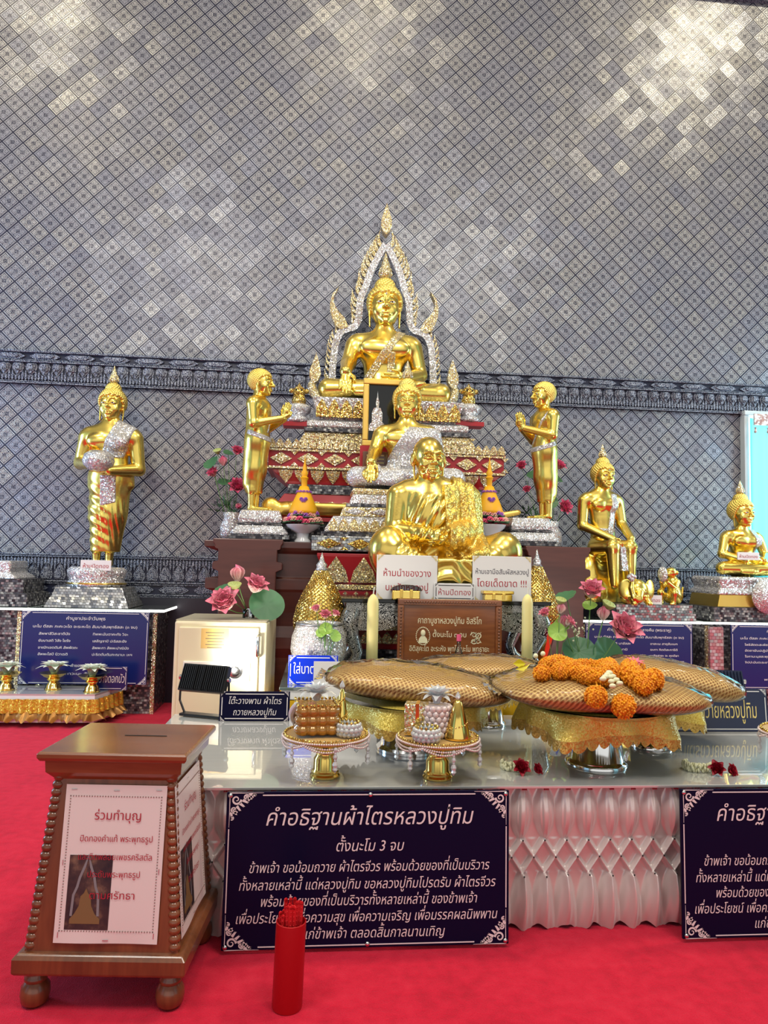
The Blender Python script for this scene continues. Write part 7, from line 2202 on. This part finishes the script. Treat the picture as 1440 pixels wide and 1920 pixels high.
# ---- the safe with its lotus arrangement
YF = 4.02
zs_ = P(415, 1166, YF).z; sx0, sx1 = P(327, 1240, YF).x, P(503, 1240, YF).x
sw = sx1 - sx0
sf = thing('safe', 'cream steel safe with dial and handle standing behind the table at left', 'safe', ((sx0 + sx1) / 2, YF + .24, 0), R(-3))
MB().box((0, .005, zs_ / 2 + .01), (sw, .47, zs_ - .02)).build('cabinet', M['cream'], sf, bevel=.012)
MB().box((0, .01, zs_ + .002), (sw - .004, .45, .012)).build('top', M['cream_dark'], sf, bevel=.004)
dr = MB().box((-.006, -.238, zs_ * .5 + .015), (sw * .86, .022, zs_ - .09)).build('door', M['cream'], sf, bevel=.006)
MB().box((-.01, -.252, P(415, 1258, YF).z), (sw * .72, .010, .105)).build('dial_panel', M['safe_white'], sf, bevel=.005)
mb = MB(); c = (P(446, 1257, YF).x - (sx0 + sx1) / 2, -.258, P(446, 1257, YF).z); mt = Matrix.Translation(c) @ Matrix.Rotation(PI / 2, 4, 'X')
mb.lathe([(.040, 0), (.040, .008), (.028, .010), (.027, .024), (.022, .027), (.001, .027)], 28, mat4=mt); mb.build('dial', M['chrome'], sf, 40)
mb = MB(); hx = sw * .415; mb.tube([(hx, -.245, P(497, 1192, YF).z), (hx, -.275, P(497, 1194, YF).z), (hx, -.275, P(497, 1228, YF).z), (hx, -.245, P(497, 1230, YF).z)], .010, 8); mb.build('handle', M['chrome'], sf, True)
lb = MB().box((P(408, 1197, YF).x - (sx0 + sx1) / 2, -.2505, P(408, 1197, YF).z), (50 * S(YF), .002, 36 * S(YF))).build('label_plate', plain('yellowed_label', (0.75, 0.50, 0.16), 0.4), sf)
mb = MB(); n0 = P(408, 1186, YF).z
for i in range(6): mb.box((P(408, 1197, YF).x - (sx0 + sx1) / 2, -.2518, n0 - i * .016), (.10 - .02 * (i % 2), .001, .003))
mb.build('fine_print', M['dark_print'], lb)
vb = P(466, 1158, YF + .20); vb.z = zs_ + .009
bq = bouquet('lotus_arrangement', 'pink lotus arrangement standing on the cream safe', vb, [('open', 424, 1140, 34, (-.15, -.75, .65), -.06), ('open', 475, 1108, 27, (.35, -.5, .8)), ('bud', 445, 1090, 30, (0, -.1, 1)), ('pod', 440, 1095, 13, (0, -.3, 1), -.08), ('leaf', 500, 1134, 33, (.2, -.85, .5), .0, .12), ('leaf', 418, 1105, 15, (-.3, -.5, .8))], YF + .16)
mb = MB(); mb.lathe([(.035, 0), (.035, .05), (.033, .05), (.033, .006), (.001, .005)], 20); mb.build('glass_vase', M['glass'], bq, True)
# big lotus arrangement at right, behind the pillows
vb = P(1098, 1250, 3.92); vb.z = ZS_ + .002
bq = bouquet('lotus_arrangement', 'big pink lotus arrangement with seed pods right of the lacquer table', vb, [('open', 1108, 1118, 29, (-.15, -.6, .8)), ('bud', 1130, 1163, 27, (.05, -.1, 1)), ('pod', 1142, 1132, 14, (.3, -.4, .8)), ('open', 1160, 1190, 40, (.15, -.75, .6), -.05), ('bud', 1058, 1178, 26, (-.1, -.3, 1)), ('leaf', 1085, 1222, 32, (-.1, -.8, .6)), ('leaf', 1138, 1228, 34, (.2, -.9, .35)), ('lleaf', 1106, 1136, 14, (-.2, -.5, .8)), ('leaf', 1062, 1118, 20, (-.4, -.3, .9)), ('sprig', 1080, 1180, 22, (0, 0, 1)), ('lleaf', 1054, 1170, 14, (-.2, -.9, .4))], 3.92)
mb = MB(); mb.lathe([(.05, 0), (.06, .01), (.045, .03), (.06, .08), (.05, .09), (.001, .07)], 20); mb.build('vase', M['porcelain'], bq, True)
# ------------------------------------------------------------------ the donation box
LZ = .692
cs = [G(70, 1408, LZ), G(347, 1414, LZ), G(403, 1360, LZ), G(174, 1352, LZ)]
bc = sum(cs, Vector()) / 4
brz = math.atan2((cs[2] - cs[1]).y, (cs[2] - cs[1]).x) - PI / 2
brz = R(-4.5)
bx_w, bx_d = .424, .385
bxr = thing('donation_box', 'tapering varnished wooden donation box with coin slot, standing on the red carpet at left', 'box', (bc.x + .002, bc.y - .008, 0), brz)
k0 = .135
mb = MB(); mb.sqlathe([(bx_w * .40, bx_d * .40, LZ - .085), (bx_w * .455, bx_d * .455, LZ - .060), (bx_w * .46, bx_d * .46, LZ - .026)]); mb.build('lid_frame', M['teak_lid'], bxr, bevel=.003)
ld = MB().sqlathe([(bx_w * .485, bx_d * .485, LZ - .026), (bx_w * .5, bx_d * .5, LZ - .016), (bx_w * .5, bx_d * .5, LZ - .006), (bx_w * .488, bx_d * .488, LZ)]).build('lid', M['teak_lid'], bxr, bevel=.002)
MB().box((.03, .02, LZ + .0005), (.13, .007, .002)).build('coin_slot', M['black'], bxr)
TBx, TBy, BBx, BBy = bx_w * .40, bx_d * .40, .212, .200
zb0, zt0 = .150, LZ - .062
mb = MB(); mb.sqlathe([(BBx, BBy, zb0), (TBx, TBy, zt0)]); mb.build('body', M['teak'], bxr)
mb = MB(); mb.sqlathe([(.230, .214, .095), (.238, .222, .102), (.238, .222, .140), (.228, .212, .152), (.205, .195, .155)]); mb.build('base_tray', M['teak'], bxr, bevel=.004)
for qx in (-1, 1):
    for qy in (-1, 1):
        mb = MB(); n = 22
        for i in range(n):
            t = (i + .5) / n; x = qx * ((BBx - .012) * (1 - t) + (TBx - .010) * t); y = qy * ((BBy - .012) * (1 - t) + (TBy - .010) * t)
            mb.ball((x, y, zb0 + .006 + (zt0 - zb0 - .012) * t), .0185, 12, 8, k=(1, 1, .78))
        mb.build('turned_column', M['teak'], bxr, True)
        mb = MB(); mb.lathe([(.026, 0), (.036, .010), (.040, .030), (.038, .050), (.028, .064), (.031, .068), (.031, .076), (.026, .080), (.028, .095)], 24, (qx * .188, qy * .172, 0)); mb.build('leg', M['teak'], bxr, 60)
# the printed sheets stapled to front and side
def photo_mat():
    m, t, b = new_mat('dark_photo_print')
    n = noise_tex(t, 30.0, 4.0)
    setp(b, **{'Base Color': ramp(t, n, [(.3, (.012, .012, .02)), (.55, (.05, .03, .03)), (.75, (.20, .12, .08))]), 'Roughness': .35}); return m
M['photo'] = photo_mat()
M['dull_gold'] = plain('photo_gold', (.20, .12, .045), .45)
M['dull_grey'] = plain('photo_grey', (.22, .22, .24), .45)
M['tan'] = plain('tan_dots', (.30, .22, .20), .5)
PT = [('ร่วมทำบุญ', .225, .082, .47), ('ปิดทองคำแท้ พระพุทธรูป', .365, .056, .72), ('และติดพลอยเพชรคริสตัล', .480, .056, .73), ('ประดับพระพุทธรูป', .590, .056, .52), ('ตามศรัทธา', .725, .066, .45)]
def poster(face_w, face_h, M4, dx=0.0):
    w, h = .288, .420
    mb = MB(); mb.grid(lambda u, v: (dx + (u - .5) * w, -.004 - .002 * (1 - v) ** 14 * math.sin(u * 7), (v) * h), 20, 16)
    mb2 = MB(); mb2.add([tuple(M4 @ Vector(p)) for p in mb.v], mb.f)
    ps = link('poster', mb2.mesh('poster', True, fix=False), M['paper_pink'], bxr); ps['label'] = 'laminated white printed sheet'
    def put(name, q, m, fix=False):
        q.v = [tuple(M4 @ Vector(p)) for p in q.v]; return link(name, q.mesh(name, fix=fix), m, ps)
    q = MB()
    for tx, a, hh, ww in PT: letters(q, tx, dx + .01, h * (1 - a), hh * h, ww * w, 0, .012, 'c', -.0064)
    put('lettering', q, M['red_print'])
    q = MB(); n = 34
    for i in range(n + 1):
        for z in (h * .075, h * .925): q.ball((dx - w * .45 + w * .90 * i / n, -.0045, z), .0020, 5, 4)
    for i in range(48):
        for x in (-w * .45, w * .45): q.ball((dx + x, -.0045, h * .075 + h * .85 * i / 47), .0020, 5, 4)
    put('dotted_border', q, M['tan'])
    q = MB(); q.box((dx - w * .195, -.0046, h * .315), (w * .42, .0010, h * .465)); put('photo_print', q, M['photo'], True)
    q = MB()
    pc, pz = dx - w * .22, h * .12
    def pp(pts): q.prism([(pc + x * w, pz + z * h) for x, z in pts], -.0058, -.0048)
    pp([(-.14, 0), (.15, 0), (.15, .03), (.10, .06), (.06, .11), (.05, .17), (.02, .19), (.0, .22), (-.02, .19), (-.05, .17), (-.06, .11), (-.10, .06), (-.14, .03)])
    put('seated_statue_image', q, M['dull_gold'], True)
    q = MB()
    ar = [(.13, .0), (.12, .13), (.09, .18), (.07, .24), (.03, .31), (0, .38), (-.03, .31), (-.07, .24), (-.09, .18), (-.12, .13), (-.13, .0)]
    stroke(q, [(pc + x * w, pz + .02 + z * h) for x, z in ar], .007, .007, -.0060); put('arch_image', q, M['dull_grey'])
    q = MB()
    for x, z, vert in ((-.42, .97, 0), (0, .965, 0), (.42, .97, 0), (-.47, .5, 1), (.47, .45, 1), (-.46, .05, 1), (.46, .05, 1), (0, .02, 0)): q.box((dx + x * w, -.0050, z * h), (.0016, .0015, .014) if vert else (.016, .0015, .0016))
    put('staple', q, M['chrome'], True)
    return ps
def face_mat(yaw, hb, ht, zoff):
    """plane of a sloping side: bottom half depth hb, top half depth ht"""
    sl = math.atan2(hb - ht, zt0 - zb0)
    return Matrix.Rotation(yaw, 4, 'Z') @ Matrix.Translation((0, -hb, zb0)) @ Matrix.Rotation(-sl, 4, 'X') @ Matrix.Translation((0, -.001, zoff))
poster(0, 0, face_mat(0, BBy, TBy, .028), .010)
poster(0, 0, face_mat(PI / 2, BBx, TBx, .028), -.03)

# ------------------------------------------------------------------ fortune sticks
tb_ = G(538, 1888, 0); tr = .0425; th_ = .232
ft = thing('stick_tube', 'tall bright red plastic tube holding fortune sticks on the carpet', 'tube', (tb_.x, tb_.y, .001), 0)
ft.rotation_euler = (0, R(1.2), 0)
mb = MB(); mb.lathe([(tr * .96, 0), (tr, .004), (tr, th_), (tr - .003, th_ + .001), (tr - .004, th_ - .002), (tr - .004, .006), (.001, .005)], 40); mb.build('cylinder', M['red_plastic'], ft, 40)
rr = random.Random(3)
words = ['bright', 'flat', 'slim']
spots = []
for i in range(18):
    a = i * 2.4; q = tr * .74 * math.sqrt((i + .5) / 18); spots.append((q * math.cos(a), q * math.sin(a)))
first = None
for i, (x, y) in enumerate(spots):
    L = rr.uniform(.262, .284) - (0.02 if x < -.02 else 0)
    o = MB()
    w, d = .0105, .004
    o.box((0, 0, L / 2 - .004), (w, d, L - .008)); o.lathe([(w / 2, -d / 2), (w / 2, d / 2)], 14, mat4=Matrix.Translation((0, 0, L - .008)) @ Matrix.Rotation(PI / 2, 4, 'X'))
    for j in range(5): o.ball((0, -d / 2, L - .02 - .012 * j), .0022, 6, 4)
    s_ = o.build('fortune_stick', M['red_stick'], None)
    tag(s_, 'flat red fortune stick standing in the red tube', 'stick', 'fortune sticks in the red tube')
    s_.location = (tb_.x + x * .86 + .001, tb_.y + y * .86, .0105); s_.rotation_euler = (-y * 1.1 * .4, x * 1.2 * .45 + R(1.0), rr.uniform(-.7, .7))
